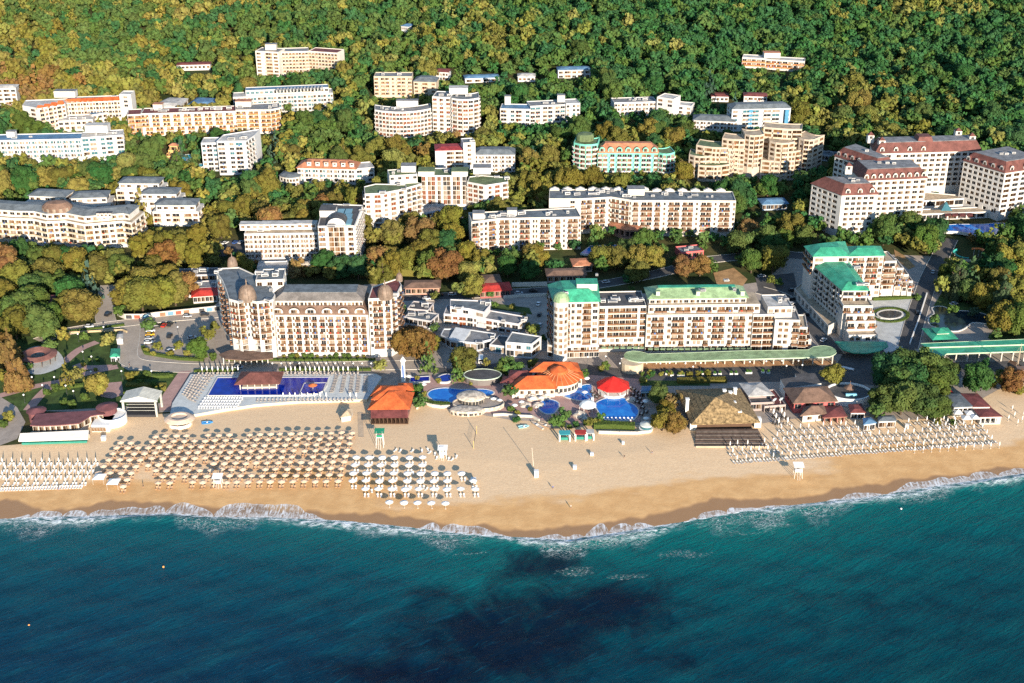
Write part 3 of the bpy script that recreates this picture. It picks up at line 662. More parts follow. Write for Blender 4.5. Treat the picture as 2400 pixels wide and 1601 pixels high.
# ---- long hotel with pale green roof
B = Bld('green_roofed_hotel', 'long cream seafront hotel with pale green roof behind the canopy', rail='brown', wall=(0.62, 0.56, 0.48))
b = B.blk([(1300,707),(1404,705),(1398,664),(1287,668)], 27.3, nf=8, closed=True, fh=2.95, pat=(['wswsw','wlvwlw','wbvwbw'], None, None, ['bb','bb']), roof='hip', rc='green', rise=3.8, ins=4.5, over=0.7, vb=832, units=5)
x, y = at(1315, 709, 27.3); z = b['zt']; m = MB(); m.lathe(x, y, [(3.3, b['zb']), (3.3, z+1.2)], 14); tq = B.part('turret', m, B.wm, False)
m = MB(); m.lathe(x, y, [(3.8, z+1.2), (3.2, z+3.2), (1.6, z+4.6), (0.1, z+5.0)], 14); m.build('turret_roof', PGREEN, tq)
for i in range(8):
    for a in (-2.3, -1.57, -0.85): link('window', WIN[(random.choice((0, 1, 3)), 0)], tq, (x+3.3*math.cos(a), y+3.3*math.sin(a)-0.02, b['zb']+4.6+i*2.95), a+math.pi/2, (1.5, 1, 1.7))
B.box((1375, 672), 30.5, 9, 6, 2.5, rc='green')
B.blk([(1283,807),(1300,811),(1404,808)], 6.2, 6, 2, ('s', ['sssssssss','lllllll']), 2.7, roof='flat', rc='sand')
b = B.blk([(1405,718),(1515,716)], 22.4, 17, 7, ['ssssssss','.w.ww.ww.w.','l.lllll.l'], 2.95, rc='dark', units=8, vb=820)
b = B.blk([(1516,738),(1766,735)], 18.6, 15, 6, ['s'*16, '.w.'+'j.w.ww.'*4, 'w'+'bb.w'*5], 2.95, roof='none', rc='sand', vb=822)
p0, p1 = b['f'][0], b['f'][1]; FX = lambda f, k: [(f[0][0]+k[0], f[0][1]+k[1]), (f[1][0]+k[2], f[1][1]+k[1]), (f[2][0]+k[2], f[2][1]+k[3]), (f[3][0]+k[0], f[3][1]+k[3])]
b2 = B.blk(None, 22.6, 0, 1, ('wbbwbbwbbwbbwbbw', None, None, None), 2.9, roof='none', rc='sand', pts=FX(b['f'], (0.8, 1.6, 3, 0)), closed=True)
b3 = B.blk(None, 25.3, 0, 1, ('wwvwwvwwvwwvwwvww', None, None, None), 2.4, roof='hip', rc='palegreen', rise=3.0, ins=4.2, over=0.9, pts=FX(b['f'], (1.2, 3.4, -3, 0)), closed=True, units=6)
m = MB(); m.prism(inset(b3['f'], 4.4), b3['zt']+2.95, b3['zt']+3.15); B.part('ridge_roof', m, GREEN)
for u in (1542, 1636, 1740): B.box((u, 689), 27.6, 1.6, 1.2, 1.4, 'chimney', 'palegreen')
B.blk([(1766,737),(1817,736)], 18.6, 16, 6, ['ss', 'll'], 2.95, rc='grey', units=2)
B.blk([(1800,719),(1858,718)], 21.5, 14, 1, 'wwww', 2.95, rc='pale', units=4, side='ww')
B.blk([(1817,749),(1876,750)], 16.6, 16, 5, ['s.s', '.ww.b'], 2.95, rc='grey', side='bbb', vb=815, units=2)
B.blk([(1874,766),(1893,767)], 13.4, 14, 4, ['s', 'b'], 2.95, rc='sand', side='bbb')
B.blk([(1848,793),(1902,795)], 6.6, 12, 2, ['ss', 'll'], 2.9, rc='sand', side='ll')
for i in range(17): awning(B, [(1519+i*14.5,815.5),(1530+i*14.5,815.4),(1530+i*14.5,819.5),(1519+i*14.5,819.6)], 3.4, PGREEN, 0.15)
for i in range(7): awning(B, [(1410+i*14.8,812.5),(1421+i*14.8,812.3),(1421+i*14.8,816.5),(1410+i*14.8,816.7)], 3.4, PGREEN, 0.15)
B.done()
# ---- L shaped hotel with bright green roofs
B = Bld('terraced_green_roofed_hotel', 'cream terraced hotel with bright green roofs beside the fountain court', rail='brown', wall=(0.60, 0.54, 0.46))
b = B.blk([(1975,679),(2034,679),(1986,612),(1898,612)], 21.5, nf=6, closed=True, fh=2.95, pat=(['ww','bb'], None, None, ['w'*12, 'w'*12, 'bwbwbwbwbwb']), roof='hip', rc='green', rise=2.4, ins=4.0, over=0.7, vb=800, rail='white', units=6)
B.blk([(1977,716),(2046,716)], 16.4, 13, 1, 'b.b.b', 2.95, rc='sand', side='b', lside='w', units=1)
B.blk([(1984,736),(2050,735)], 13.2, 15, 1, 'b.b.b', 2.95, rc='sand', side='bb')
B.blk([(1987,753),(2053,752)], 10.2, 17, 1, 'b.b.b', 2.95, rc='sand', side='bb')
B.blk([(1990,785),(2058,784)], 5.6, 18, 1, 'ww.ww', 2.95, rc='sand', side='ww')
awning(B, [(1956,800),(2078,801),(2082,812),(2060,823),(2030,828),(2000,827),(1975,819)], 4.0, GREEN, 0.4)
for i in range(6):
    x, y = at(1978+i*18, 822, 0); B.part('awning_post', MB().obox(x, y, 0.12, 0.12, T(x, y), T(x, y)+3.7), M('dark_metal', (0.05, 0.05, 0.055), 0.5))
B.blk([(1907,600),(1990,599),(1978,566),(1888,577)], 27.0, nf=3, closed=True, fh=2.95, pat=('w..w', None, None, 'bbb'), roof='hip', rc='green', rise=2.6, ins=4.5, over=0.7)
B.blk([(1988,600),(2072,598),(2062,577),(1984,578)], 23.5, nf=7, closed=True, fh=2.95, pat=(['.jw.j.w','.w.ww.w','wbb.bbw'], 'bbb', None, None), roof='hip', rc='green', rise=2.2, ins=4.5, over=0.7, vb=690)
for q, h in (([(2072,612),(2102,611)], 20.0), ([(2102,628),(2118,628)], 16.2), ([(2118,643),(2130,643)], 12.8), ([(2130,658),(2140,658)], 9.6)): B.blk(q, h, 13, max(1, int(h/2.95)-1), ['w','b'], 2.95, rc='sand', side='bb')
B.blk([(1942,764),(1964,752),(1887,655),(1862,676)], 5.2, nf=1, closed=True, fh=3.4, pat=(None, None, None, 'o.o.o.o.o.o.o.o.o'), rc='sand')
B.done()
# ================================================================== second row
B = Bld('white_slab_hotel', 'white hotel with glazed centre tower and dark patched roof', wall=(0.64, 0.60, 0.55), pal='amber')
B.blk([(572,548),(746,545)], 15.5, 15, 5, 'bvb.'*8, 2.65, rc='sand', units=6, vb=604)
B.box((600, 534), 15.5, 16, 5, 2.6, rc='pale', pat=5); B.box((655, 533), 15.5, 18, 5, 2.6, rc='pale', pat=6); B.box((712, 532), 15.5, 14, 5, 2.6, rc='pale', pat=4)
b = B.blk([(745,534),(831,533),(850,476),(757,472)], 23.5, nf=8, closed=True, fh=2.7, pat=('j.ccc.j', 'j'*13, None, None), rc='dark', units=12, vb=622)
KEEP.append(([(830,530),(852,470),(865,560),(838,612)], b['fy']))
for i in range(3):
    for j in range(2): B.part('skylight', MB().obox(*at(800+j*16, 496+i*14, 23.3), 2.0, 4.0, b['zt']-0.55, b['zt']+0.3), M('skylight_glass', (0.14, 0.26, 0.30), 0.2))
B.box((770, 500), 23.5, 8, 9, 3.0, rc='dark')
x, y = at(789, 531, 23.5); m = MB(); pr = [(4.6*math.cos(k*math.pi/10), 3.6*math.sin(k*math.pi/10)) for k in range(11)]
m.poly([(x+a, y-0.2, b['zt']+c) for a, c in pr]);
for k in range(10): m.poly([(x+pr[k+1][0], y-0.2, b['zt']+pr[k+1][1]), (x+pr[k][0], y-0.2, b['zt']+pr[k][1]), (x+pr[k][0], y+9, b['zt']+pr[k][1]), (x+pr[k+1][0], y+9, b['zt']+pr[k+1][1])], 1)
B.part('arched_gable', m, [B.wm, roofm('dark')])
B.blk([(602,628),(672,626)], 4.5, 9, 1, 'ssssss', 3.2, rc='pale', vb=640)
x, y = at(727, 622, 4.0); m = MB(); z = T(x, y); m.lathe(x, y, [(7.2, z+3.4), (7.2, z+3.7), (6.2, z+4.9), (3.5, z+5.7), (0.1, z+6.0)], 20, sx=1.0, sy=0.62); B.part('shell_canopy', m, M('shell_canopy', (0.58, 0.50, 0.40), 0.6), True)
m = MB(); m.lathe(x, y+1, [(5.8, z), (5.8, z+3.4)], 16, sy=0.6); B.part('round_lounge', m, GL[2])
B.done()
B = Bld('curved_hotel', 'white curved hotel with mossy green flat roofs around a pool', rail='white', pal='red', wall=(0.64, 0.59, 0.53))
B.blk([(855,457),(893,455),(953,441),(951,430),(880,428),(853,436)], 22.0, nf=7, closed=True, fh=2.75, pat=(['w.b'], '.w.b.b.', None, None, None, 'bb'), rc='moss', units=4, vb=[545,520])
B.blk([(953,441),(988,429)], 20.5, 15, 6, 'bbb', 2.75, rc='moss')
b = B.blk([(988,411),(1092,411)], 20.5, 14, 6, 'c.cc.c.cc.cc.c', 2.75, rc='moss', units=5, vb=478)
B.box((1000, 406), 20.5, 9, 8, 2.2, rc='moss'); B.box((1078, 406), 20.5, 9, 8, 2.2, rc='moss')
B.blk([(913,412),(978,407)], 25.0, 11, 1, 'w.w.w.w', 2.6, rc='moss', units=2); B.box((958, 398), 25.0, 8, 6, 3.0)
B.blk([(1095,427),(1138,437),(1191,427),(1187,414),(1130,408),(1100,412)], 15.6, nf=5, closed=True, fh=2.75, pat=('bbb.', '.w.b.b', None, None, None, None), rc='moss', units=7, vb=[478,482])
B.box((1130, 402), 17.5, 10, 7, 3.2)
B.blk([(905,531),(960,505),(1040,486)], 4.0, 9, 1, ('sssss', 'ssssss'), 3.2, rc='pale')
B.done()
B = Bld('long_cream_hotel', 'long cream hotel of two flat roofed wings with brown balconies', rail='brown', pal='warm', wall=(0.66, 0.58, 0.48))
B.blk([(1105,521),(1170,511),(1362,507)], 18.6, 15, 6, ('bvvb.', 'bb.vv.bb.vv.bbv.b.v.bbv'), 2.85, rc='slate', units=16, vb=[570,578])
b = B.blk([(1287,465),(1362,465),(1433,460),(1484,470),(1600,470),(1725,471)], 20.5, 16, 6, ('....v.', 'bb.bb.v', 'bb.bbv.', 'b.bb.b.v.bb.', 'bb.v.bb.v.bb.v'), 2.85, rc='slate', units=26, vb=[500,545])
for i in range(14):
    x, y = at(1300+i*30, 441+(i > 7)*4, 20.5); m = MB(); z = b['zt']-0.3; m.poly([(x-2.6,y,z),(x+2.6,y,z),(x+2.6,y,z+0.8),(x,y,z+1.9),(x-2.6,y,z+0.8)]); m.poly([(x+2.6,y,z+0.8),(x+2.6,y+2,z+0.8),(x,y+2,z+1.9),(x,y,z+1.9)]); m.poly([(x,y,z+1.9),(x,y+2,z+1.9),(x-2.6,y+2,z+0.8),(x-2.6,y,z+0.8)]); B.part('parapet_gable', m, B.wm)
B.box((1490, 452), 20.5, 9, 6, 3.0); B.box((1122, 508), 18.6, 6, 5, 2.6); B.box((1200, 500), 18.6, 5, 4, 2.4)
B.done()
B = Bld('terracotta_pavilion', 'terracotta roofed courtyard pavilion between the wings of the long cream hotel', 'pavilion', wall=(0.42, 0.21, 0.11), pal='dark', frame=1)
B.blk([(1428,524),(1463,540),(1503,541),(1503,530),(1441,515)], 5.5, nf=1, closed=True, fh=3.6, pat=('ooo', 'ooo', 'o', None, None), roof='hip', rc='terra', rise=0.8, ins=2.5, vb=556); B.done()
# ---- big red mansard hotel
B = Bld('red_mansard_hotel', 'huge white hotel with dark red mansard roofs and arched dormers', rail='brown', pal='dark', wall=(0.66, 0.60, 0.52))
MR = roofm('red')
def mans(px, h, nf, pat, dn, closed=True, seg=0, wide=2.6, vb=None, ins=3.2, rise=5.0, **k):
    b = B.blk(px, h, nf=nf, closed=closed, pat=pat, fh=2.95, roof='hip', rc='red', rise=rise, ins=ins, over=0.4, vb=vb, **k)
    m = MB(); m.prism(inset(b['f'], ins+0.3), b['zt']+rise-0.05, b['zt']+rise+0.25); B.part('flat_roof', m, roofm('grey'))
    for u in range(4):
        x = b['mx']+random.uniform(-6, 6); y = b['my']+random.uniform(-3, 3)
        if pdist(x, y, inset(b['f'], ins+1.5)) < 0: link('roof_unit', UNIT[u % 2], B.root, (x, y, b['zt']+rise+0.25), 0, (2, 1.4, 1.2))
    if dn: dormers(B, b, dn, 3.4, MR, wide, 0.2, 3.0, seg=seg)
    return b
mans([(1973,460),(2058,457),(2030,430),(1903,427)], 24.0, 7, (['.wwwww.','.w.ww.w.','.wwwww.'], None, None, 'wvwvw.'), 3, vb=548)
mans([(2022,427),(2173,419),(2140,386),(1990,390)], 27.0, 8, (['w'*9,'w'*9,'wwwwwwwww'], None, None, None), 9, vb=[460,522])
mans([(2053,402),(2100,394),(2003,345),(1957,362)], 27.0, 7, (None, None, None, 'w'*9), 6, seg=3)
mans([(2051,362),(2180,358),(2300,353),(2290,328),(2040,336)], 27.0, 7, (['.wwwwwww.','.ww.wwwww'], ['wwwwwwww','wwwwwwww'], None, None, None), 4, vb=[440,448])
b = mans([(2355,410),(2450,393),(2360,352),(2259,374)], 27.0, 8, (['wwwww', 'wwwww'], None, None, ['o.o.o.o.o.', 'w'*8]), 3, vb=510)
dormers(B, b, 5, 3.4, MR, 2.6, 0.2, 3.0, seg=3)
KEEP.append(([(2255,370),(2360,405),(2350,510),(2240,470)], b['fy']))
for px in ((1988,394), (2040,322), (2066,334), (2245,312), (2277,324)):
    x, y = at(*px, 32); z = T(x, y)+31.0; m = MB(); m.obox(x, y, 1.8, 1.8, z-2, z+2.6, 0, 0); m.lathe(x, y, [(2.7, z+2.6), (0.1, z+4.4)], 4, 1, math.pi/4); tq = B.part('roof_turret', m, [B.wm, MR])
    link('window', WIN[(2, 0)], tq, (x, y-1.83, z+0.6), 0, (1.6, 1, 1.6))
for px in ((2167,352),):
    x, y = at(*px, 27.5); z = T(x, y)+27; m = MB(); m.lathe(x, y+5, [(9, z), (5, z+8), (0.1, z+8.2)], 4, 0, math.pi/4); B.part('roof_gable', m, MR)
B.blk([(2150,470),(2260,462),(2330,490)], 6.0, 18, 1, ('sssss', 'ssss'), 3.2, rc='sand', vb=[500,505])
B.blk([(2158,502),(2200,500),(2335,494)], 4.0, 8, 1, ('sss', 'oooooo'), 3.0, rc='sand')
m = MB(); x, y = at(2215, 490, 6); z = T(x, y)+6; m.lathe(x, y, [(4.5, z), (0.05, z+4.5)], 4, 0, math.pi/4); B.part('glass_pyramid', m, GL[4])
for i in range(4): awning(B, [(2215+i*17,500),(2229+i*17,499),(2229+i*17,507),(2215+i*17,508)], 4.0, roofm('maroon'), 0.2)
B.done()
# ---- left: rippled hotel and villas
B = Bld('wavy_hotel', 'cream wavy fronted hotel with slate roofs at the left edge', rail='cream', pal='warm', wall=(0.70, 0.64, 0.56))
b = B.blk([(-60,503),(0,508),(33,511),(77,512),(107,520),(153,517),(197,527),(288,518),(308,523)], 14.8, 18, 4, ('bwb', 'bb', 'bwb', 'bb', 'bwb', 'bb', 'bwbwb', 'b'), 3.0, roof='none', rc='sand', side='bbb', vb=[555,575])
b = B.blk(None, 18.0, 0, 1, ('wbw', 'ww', 'wbw', 'ww', 'wbw', 'ww', 'wbwbw', 'w'), 2.7, roof='hip', rc='slate', rise=1.8, ins=4.5, over=0.5, pts=inset(b['f'], 2.2), closed=True)
x, y = at(130, 498, 18.5); m = MB(); z = b['zt']; m.lathe(x, y+4, [(8.5, z), (8.0, z+2.6), (5.5, z+4.6), (0.1, z+5.4)], 16, sy=0.7); B.part('domed_roof', m, roofm('brown'))
for i in range(5):
    a = -2.4+i*0.42; link('window', WIN[(3, 0)], B.root, (x+8.4*math.cos(a), y+4+6.0*math.sin(a), z+0.5), a+math.pi/2, (1.5, 1, 1.7))
for i in range(4): B.box((232+i*9, 508), 18.3, 1.8, 2.0, 2.2, 'roof_window', 'dark', 1)
B.done()
for px, h, lb in (([(58,462),(158,467)], 13, 'pale villa with slate roof, left of the pair behind the wavy hotel'), ([(158,470),(258,466)], 12, 'pale villa with slate roof, right of the pair behind the wavy hotel')):
    B = Bld('slate_roofed_villa', lb, 'villa', rail='cream', wall=(0.66, 0.60, 0.52), group='slate roofed villas behind the wavy hotel'); q_ = [(x_, y_+11) for x_, y_ in px]; b = B.blk(q_, h-2.9, 15, 3, 'w.bw.wb', 2.9, roof='none', rc='pale', side='bb', vb=[498,500]); B.blk(None, h, 0, 1, ('ww.ww.w', 'w', None, None), 2.6, roof='hip', rc='slate', rise=1.6, ins=3.6, over=0.7, pts=inset(b['f'], 2.0), closed=True); B.done()
for px, h, vb, lb in (([(271,433),(378,434)], 15.5, [488,470], 'highest of the three stepped slate roofed villas'), ([(323,458),(419,459)], 13.0, [500,490], 'middle one of the three stepped slate roofed villas'), ([(357,485),(465,485)], 11.5, [528,524], 'lowest of the three stepped slate roofed villas')):
    B = Bld('stepped_villa', lb, 'villa', rail='cream', wall=(0.70, 0.65, 0.58), group='three stepped slate roofed villas'); q_ = [(x_, y_+11) for x_, y_ in px]; b = B.blk(q_, h-2.9, 14, int(h/2.9)-1, 'b.wb.bw', 2.9, roof='none', rc='pale', side='bb', lside='ww', vb=vb); B.blk(None, h, 0, 1, ('ww.ww.w', 'w', None, 'w'), 2.6, roof='hip', rc='slate', rise=1.5, ins=3.4, over=0.7, pts=inset(b['f'], 1.8), closed=True); B.done()
# ================================================================== third row and hillside
def simple(name, label, blocks, cat='hotel', **k):
    B = Bld(name, label, cat, **k); r = None
    for a in blocks: r = B.blk(a[0], a[1], a[2], a[3], a[4], **(a[5] if len(a) > 5 else {}))
    return B
B = simple('long_white_hotel', 'long white hotel with brown panels and blue roof at left edge', [([(-60,331),(0,329),(190,324)], 15, 14, 4, ('bb', 'bw.'*13), dict(fh=2.85, rc='blue', units=4, vb=[345,368])), ([(190,323),(288,315)], 15.5, 13, 4, 'bb.wb.b', dict(fh=2.85, rc='pale', units=3, side='ww', vb=362))], rail='white', pal='teal', wall=(0.60, 0.57, 0.54))
B.box((230, 306), 15.5, 14, 7, 4.0, rc='pale'); B.box((28, 318), 15, 5, 4, 3.0)
for i in range(12): x, y = at(20+i*14, 326-i*0.5, 13); B.part('brown_panel', MB().obox(x, y-0.25, 1.3, 0.1, T(x, y)+2.8, T(x, y)+13.2), M('brown_panel', (0.28, 0.17, 0.11), 0.8))
B.done()
B = simple('white_stepped_tower', 'tall white stepped apartment tower beside small turquoise pools', [([(508,332),(576,331),(596,314)], 21, 13, 7, ('b.wb.', 'bbb'), dict(fh=2.85, rc='pale', units=3, vb=[408,400], back=(1, 14))), ([(471,335),(508,334)], 18, 12, 6, 'wbw', dict(fh=2.85, rc='pale', vb=395))], rail='white', pal='cool', wall=(0.62, 0.60, 0.58)); B.done()
B = simple('orange_zigzag_hotel', 'white hotel with orange zigzag eaves on the left hillside', [([(52,247),(92,256),(152,241)], 16, 14, 5, ('..w.', 'bwbwbw'), dict(fh=2.8, rc='pale', vb=[275,290])), ([(150,240),(280,234)], 14, 14, 4, 'bw'*9, dict(fh=2.8, rc='grey', units=2, vb=[284,262])), ([(279,221),(306,221)], 19, 10, 3, '.w.', dict(fh=2.8, rc='pale', vb=250))], rail='cream', pal='warm', wall=(0.66, 0.60, 0.53))
for i in range(14):
    if i < 4: x, y = at(92+i*16, 254-i*3.6, 16.2)
    else: x, y = at(158+(i-4)*12.5, 239-(i-4)*0.6, 14.2)
    z = T(x, y)+(16 if i < 4 else 14); m = MB(); m.poly([(x-2.3, y-0.5, z-0.3), (x+2.3, y-0.5, z-0.3), (x+1.6, y+2.6, z+1.6), (x-1.6, y+2.6, z+1.6)]); m.poly([(x-2.3,y-0.5,z-0.3),(x-1.6,y+2.6,z+1.6),(x-2.3,y+2.6,z-0.3)]); m.poly([(x+2.3,y-0.5,z-0.3),(x+2.3,y+2.6,z-0.3),(x+1.6,y+2.6,z+1.6)]); B.part('eave_roof', m, roofm('orange'))
B.box((155, 224), 16, 14, 6, 3.5); B.done()
B = simple('low_annex', 'low cream annex with blue pool roof before the zigzag hotel', [([(135,284),(217,279)], 7.5, 14, 2, 'wwwwww', dict(rc='pale', units=3, vb=[300,296])), ([(215,270),(252,262)], 7, 10, 2, 'www', dict(rc='blue', vb=280))], 'building', wall=(0.66, 0.58, 0.48)); B.done()
B = simple('orange_panel_hotel', 'long hotel with orange balconies and white panels on the left hillside', [([(298,269),(330,267)], 14, 14, 5, 'jj', dict(fh=2.75, rc='maroon', rail='orange', vb=300)), ([(330,267),(552,259)], 15, 14, 5, ['..bb'*9, '..bb'*9, 'bb..'*9], dict(fh=2.75, rc='maroon', units=22, vb=[312,290])), ([(552,258),(634,257),(656,251)], 16, 14, 5, ('bb.bb.bb', 'bb'), dict(fh=2.75, rc='grey', units=4, vb=[300,312]))], rail='orange', pal='amber', wall=(0.66, 0.59, 0.50)); B.box((372, 252), 15, 6, 5, 2.6, rc='terra'); B.box((572, 246), 16, 10, 6, 3, rc='terra'); B.done()
B = simple('grey_gallery_hotel', 'long grey and white hotel with terraces high on the left hillside', [([(546,229),(780,216)], 12, 13, 4, 'b.bw'*10, dict(fh=2.8, rc='pale', vb=[258,255])), ([(575,213),(770,203)], 15, 9, 1, 'w'*18, dict(fh=2.6, rc='blue'))], rail='white', pal='teal', wall=(0.50, 0.47, 0.42))
for i in range(14): B.box((650+i*8, 213-i*0.4), 15.2, 0.6, 6, 1.0, 'pergola_beam', 'pale')
B.done()
for px, rc, lb in (([(358,250),(420,251),(440,229),(394,227)], 'pale', 'low flat pale roofed building behind the orange panel hotel'), ([(441,247),(500,248),(514,230),(462,227)], 'blue', 'low blue roofed hall behind the orange panel hotel')):
    B = Bld('low_hall', lb, 'building', wall=(0.52, 0.47, 0.40)); B.blk(px, 5, nf=1, closed=True, pat=('w'*7, 'ww', None, None), roof='hip', rc=rc, rise=1.2, ins=3, vb=255); B.done()
B = simple('terracotta_roofed_hotel', 'small white hotel with long terracotta roof among trees', [([(697,392),(833,396)], 10, 13, 3, 'bw.'*8, dict(fh=2.8, roof='hip', rc='terra', rise=3.4, ins=5.5, over=0.8, vb=[420,416])), ([(833,396),(877,391)], 9.5, 12, 3, 'w.w', dict(fh=2.8, rc='pale', vb=418))], rail='white', pal='cool', wall=(0.66, 0.61, 0.55))
for i in range(6): B.box((725+i*20, 385+i*0.6), 11.5, 2.4, 2.6, 1.8, 'roof_window', 'terra', 1)
B.done()
B = simple('blue_roofed_annex', 'small round fronted annex with grey blue roof among trees', [(arc(655,410,700,413,5), 6, 9, 2, ('w',)*6, dict(fh=2.7, roof='hip', rc='slate', rise=1.2, ins=3, vb=425))], 'building'); B.done()
B = simple('curved_white_hotel', 'white hotel of one curved wing and twin round towers', [(arc(878,256,1010,252,9,8), 17, 13, 6, ('bb',)*8, dict(fh=2.75, rc='grey', units=6, vb=[316,310])), ([(1013,226),(1055,228)], 24, 15, 8, 'b.b.b', dict(fh=2.75, rc='slate', units=2, vb=302)), (arc(1058,229,1123,228,5,5), 24, 15, 8, ('b',)*5, dict(fh=2.75, rc='slate', units=3, side='bb', vb=304))], rail='white', pal='red', wall=(0.66, 0.62, 0.57)); B.box((1075, 216), 24, 12, 7, 3.4, rc='pale'); B.box((955, 245), 17, 14, 5, 3.0); B.done()
B = simple('red_roofed_block', 'white block with red roof and stair tower before a long annex', [([(1020,353),(1086,351)], 14, 14, 4, ['...bb', '...bb'], dict(fh=2.8, roof='hip', rc='crimson', rise=1.2, ins=4, over=0.2, vb=390)), ([(1086,335),(1114,333)], 19, 10, 5, '.w.', dict(fh=2.8, rc='slate', units=2, vb=388)), ([(1112,362),(1207,362)], 11, 13, 4, 'b.w'*6, dict(fh=2.6, roof='hip', rc='slate', rise=2.2, ins=3.5, over=0.3, vb=402))], pal='warm', wall=(0.66, 0.61, 0.56)); B.done()
B = simple('turquoise_hotel', 'turquoise and white hotel with terracotta dormer roof', [(arc(1345,333,1401,336,5,4), 17, 14, 5, ('b',)*4, dict(fh=2.9, rc='moss', lside='bb', vb=390)), (arc(1544,357,1582,355,5,4), 13, 12, 4, ('b',)*4, dict(fh=2.9, rc='moss', vb=400))], rail='white', pal='warm', wall=(0.20, 0.60, 0.43))
b = B.blk([(1401,357),(1544,358)], 12.5, 13, 4, 'bb.b.bbb.b.bb.b', 2.9, roof='hip', rc='terra', rise=4.6, ins=4.6, over=0.4, vb=398); dormers(B, b, 7, 3.4, roofm('terra'), 3.4, 0.1, 4)
x, y = at(1372, 330, 17); z = T(x, y)+17; m = MB(); m.lathe(x, y+4, [(5.5, z-0.5), (5.5, z+2.2), (4.6, z+3.4), (0.1, z+3.9)], 14); B.part('round_top', m, roofm('moss')); B.done()
B = Bld('beige_rounded_hotel', 'beige hotel of rounded terraced towers under scattered green roof gardens', rail='cream', pal='amber', wall=(0.56, 0.44, 0.31), frame=1)
for (x0, y0, x1, y1, bu), h, d, rc, vb in sorted((((1790,296,1880,303,2), 29, 12, 'sand', None), ((1746,313,1792,313,5), 27, 12, 'sand', 400), ((1693,322,1746,327,2), 24, 12, 'sand', 400), ((1862,315,1908,327,6), 25, 13, 'sand', 380), ((1804,329,1863,331,6), 23.5, 14, 'sand', None),
        ((1632,338,1707,346,3), 19, 13, 'moss', None), ((1817,351,1881,350,5), 18, 12, 'sand', None), ((1615,360,1667,364,5), 14, 12, 'moss', 400), ((1784,374,1876,369,6), 12, 11, 'sand', [415,408]), ((1637,386,1710,384,4), 10, 11, 'moss', [418,420]), ((1700,348,1746,352,0), 18, 10, 'sand', 400)), key=lambda q: -q[0][1]):
    n = 4; B.blk(arc(x0, y0, x1, y1, bu, n), h, d, max(2, min(7, int(h/2.9))), ('w', 'j', 'ww', 'j') if x1-x0 > 60 else ('w', 'w', 'j', 'w'), 2.8, rc=rc, side='ww' if x0 > 1800 else None, lside='ww', vb=vb)
B.done()
B = simple('blue_edged_hotel', 'white hotel with blue ends and flat roof above the turquoise hotel', [([(1172,254),(1243,256)], 12, 13, 4, 'b.wb.w', dict(fh=2.75, rc='blue', vb=285)), ([(1243,249),(1325,244)], 12.5, 13, 4, 'bb.bb.bb', dict(fh=2.75, rc='grey', units=2, vb=[286,280])), ([(1327,243),(1360,241)], 13, 12, 4, 'w.ww', dict(fh=2.75, rc='pale', vb=268))], pal='cool', wall=(0.60, 0.57, 0.52)); B.box((1190, 242), 12, 4, 4, 5); B.box((1315, 236), 13, 5, 4, 4); B.done()
B = simple('low_white_hotel', 'low white hotel stepping down through trees, right hillside', [([(1440,241),(1540,237)], 10, 13, 3, 'bw.'*6, dict(fh=2.8, rc='grey', units=7, vb=[262,256])), ([(1540,226),(1578,233)], 14, 12, 2, 'w.w', dict(fh=2.8, rc='pale', vb=250)), ([(1578,244),(1620,249)], 8, 10, 2, 'ww.w', dict(fh=2.8, rc='pale', vb=265))], pal='warm', wall=(0.66, 0.60, 0.54)); B.done()
B = simple('blue_white_hotel', 'blue and white hotel with grey barrel roof on the right hillside', [([(1716,256),(1854,252)], 15, 13, 5, 'w.bb.bb.w', dict(fh=2.75, roof='hip', rc='slate', rise=2.0, ins=3.5, over=0.3, lside='ww', vb=[300,290]))], pal='teal', rail='white', wall=(0.56, 0.57, 0.56)); 
for u in (1722, 1760, 1845):
    x, y = at(u, 256, 14.5); B.part('blue_fin', MB().obox(x, y-0.4, 1.2, 0.35, T(x, y), T(x, y)+14.2), M('blue_fin', (0.06, 0.22, 0.36), 0.6))
B.done()
B = simple('grey_roofed_lodge', 'low white lodge with long grey roof beside the blue and white hotel', [([(1626,280),(1722,285)], 7.5, 12, 2, 'bw.'*6, dict(fh=2.8, roof='hip', rc='slate', rise=2.0, ins=4, over=0.7, vb=302))], 'lodge', wall=(0.60, 0.56, 0.52)); B.done()
B = simple('far_white_hotel', 'big white hotel standing alone highest on the left hill', [([(598,119),(652,122)], 19, 13, 7, 'w.bw', dict(fh=2.55, rc='grey', lside='w.', vb=172)), ([(652,122),(722,119)], 17.5, 13, 6, 'b'*9, dict(fh=2.55, rc='grey', vb=165)), ([(722,119),(790,124)], 16, 13, 6, 'b'*9, dict(fh=2.55, rc='maroon', vb=158))], pal='amber', rail='cream', wall=(0.66, 0.58, 0.48)); B.box((636, 114), 19, 8, 5, 3.5); B.done()
B = simple('far_white_pavilion', 'small long white building alone in the far left forest', [([(414,152),(492,150)], 4.5, 8, 1, 'wwwwwwww', dict(roof='hip', rc='maroon', rise=0.6, ins=2, vb=168))], 'building', wall=(0.64, 0.60, 0.55)); B.done()
B = simple('cream_mansion_hotel', 'cream ornate hotel behind the curved white hotel', [([(876,179),(965,179)], 15, 13, 5, 'b.bb.w.bb.b', dict(fh=2.6, rc='grey', units=2, vb=[226,224])), ([(969,190),(1021,192)], 12, 13, 4, 'w.b.w', dict(fh=2.6, roof='hip', rc='slate', rise=2.2, ins=4, vb=214))], pal='amber', rail='cream', wall=(0.60, 0.46, 0.30)); B.done()
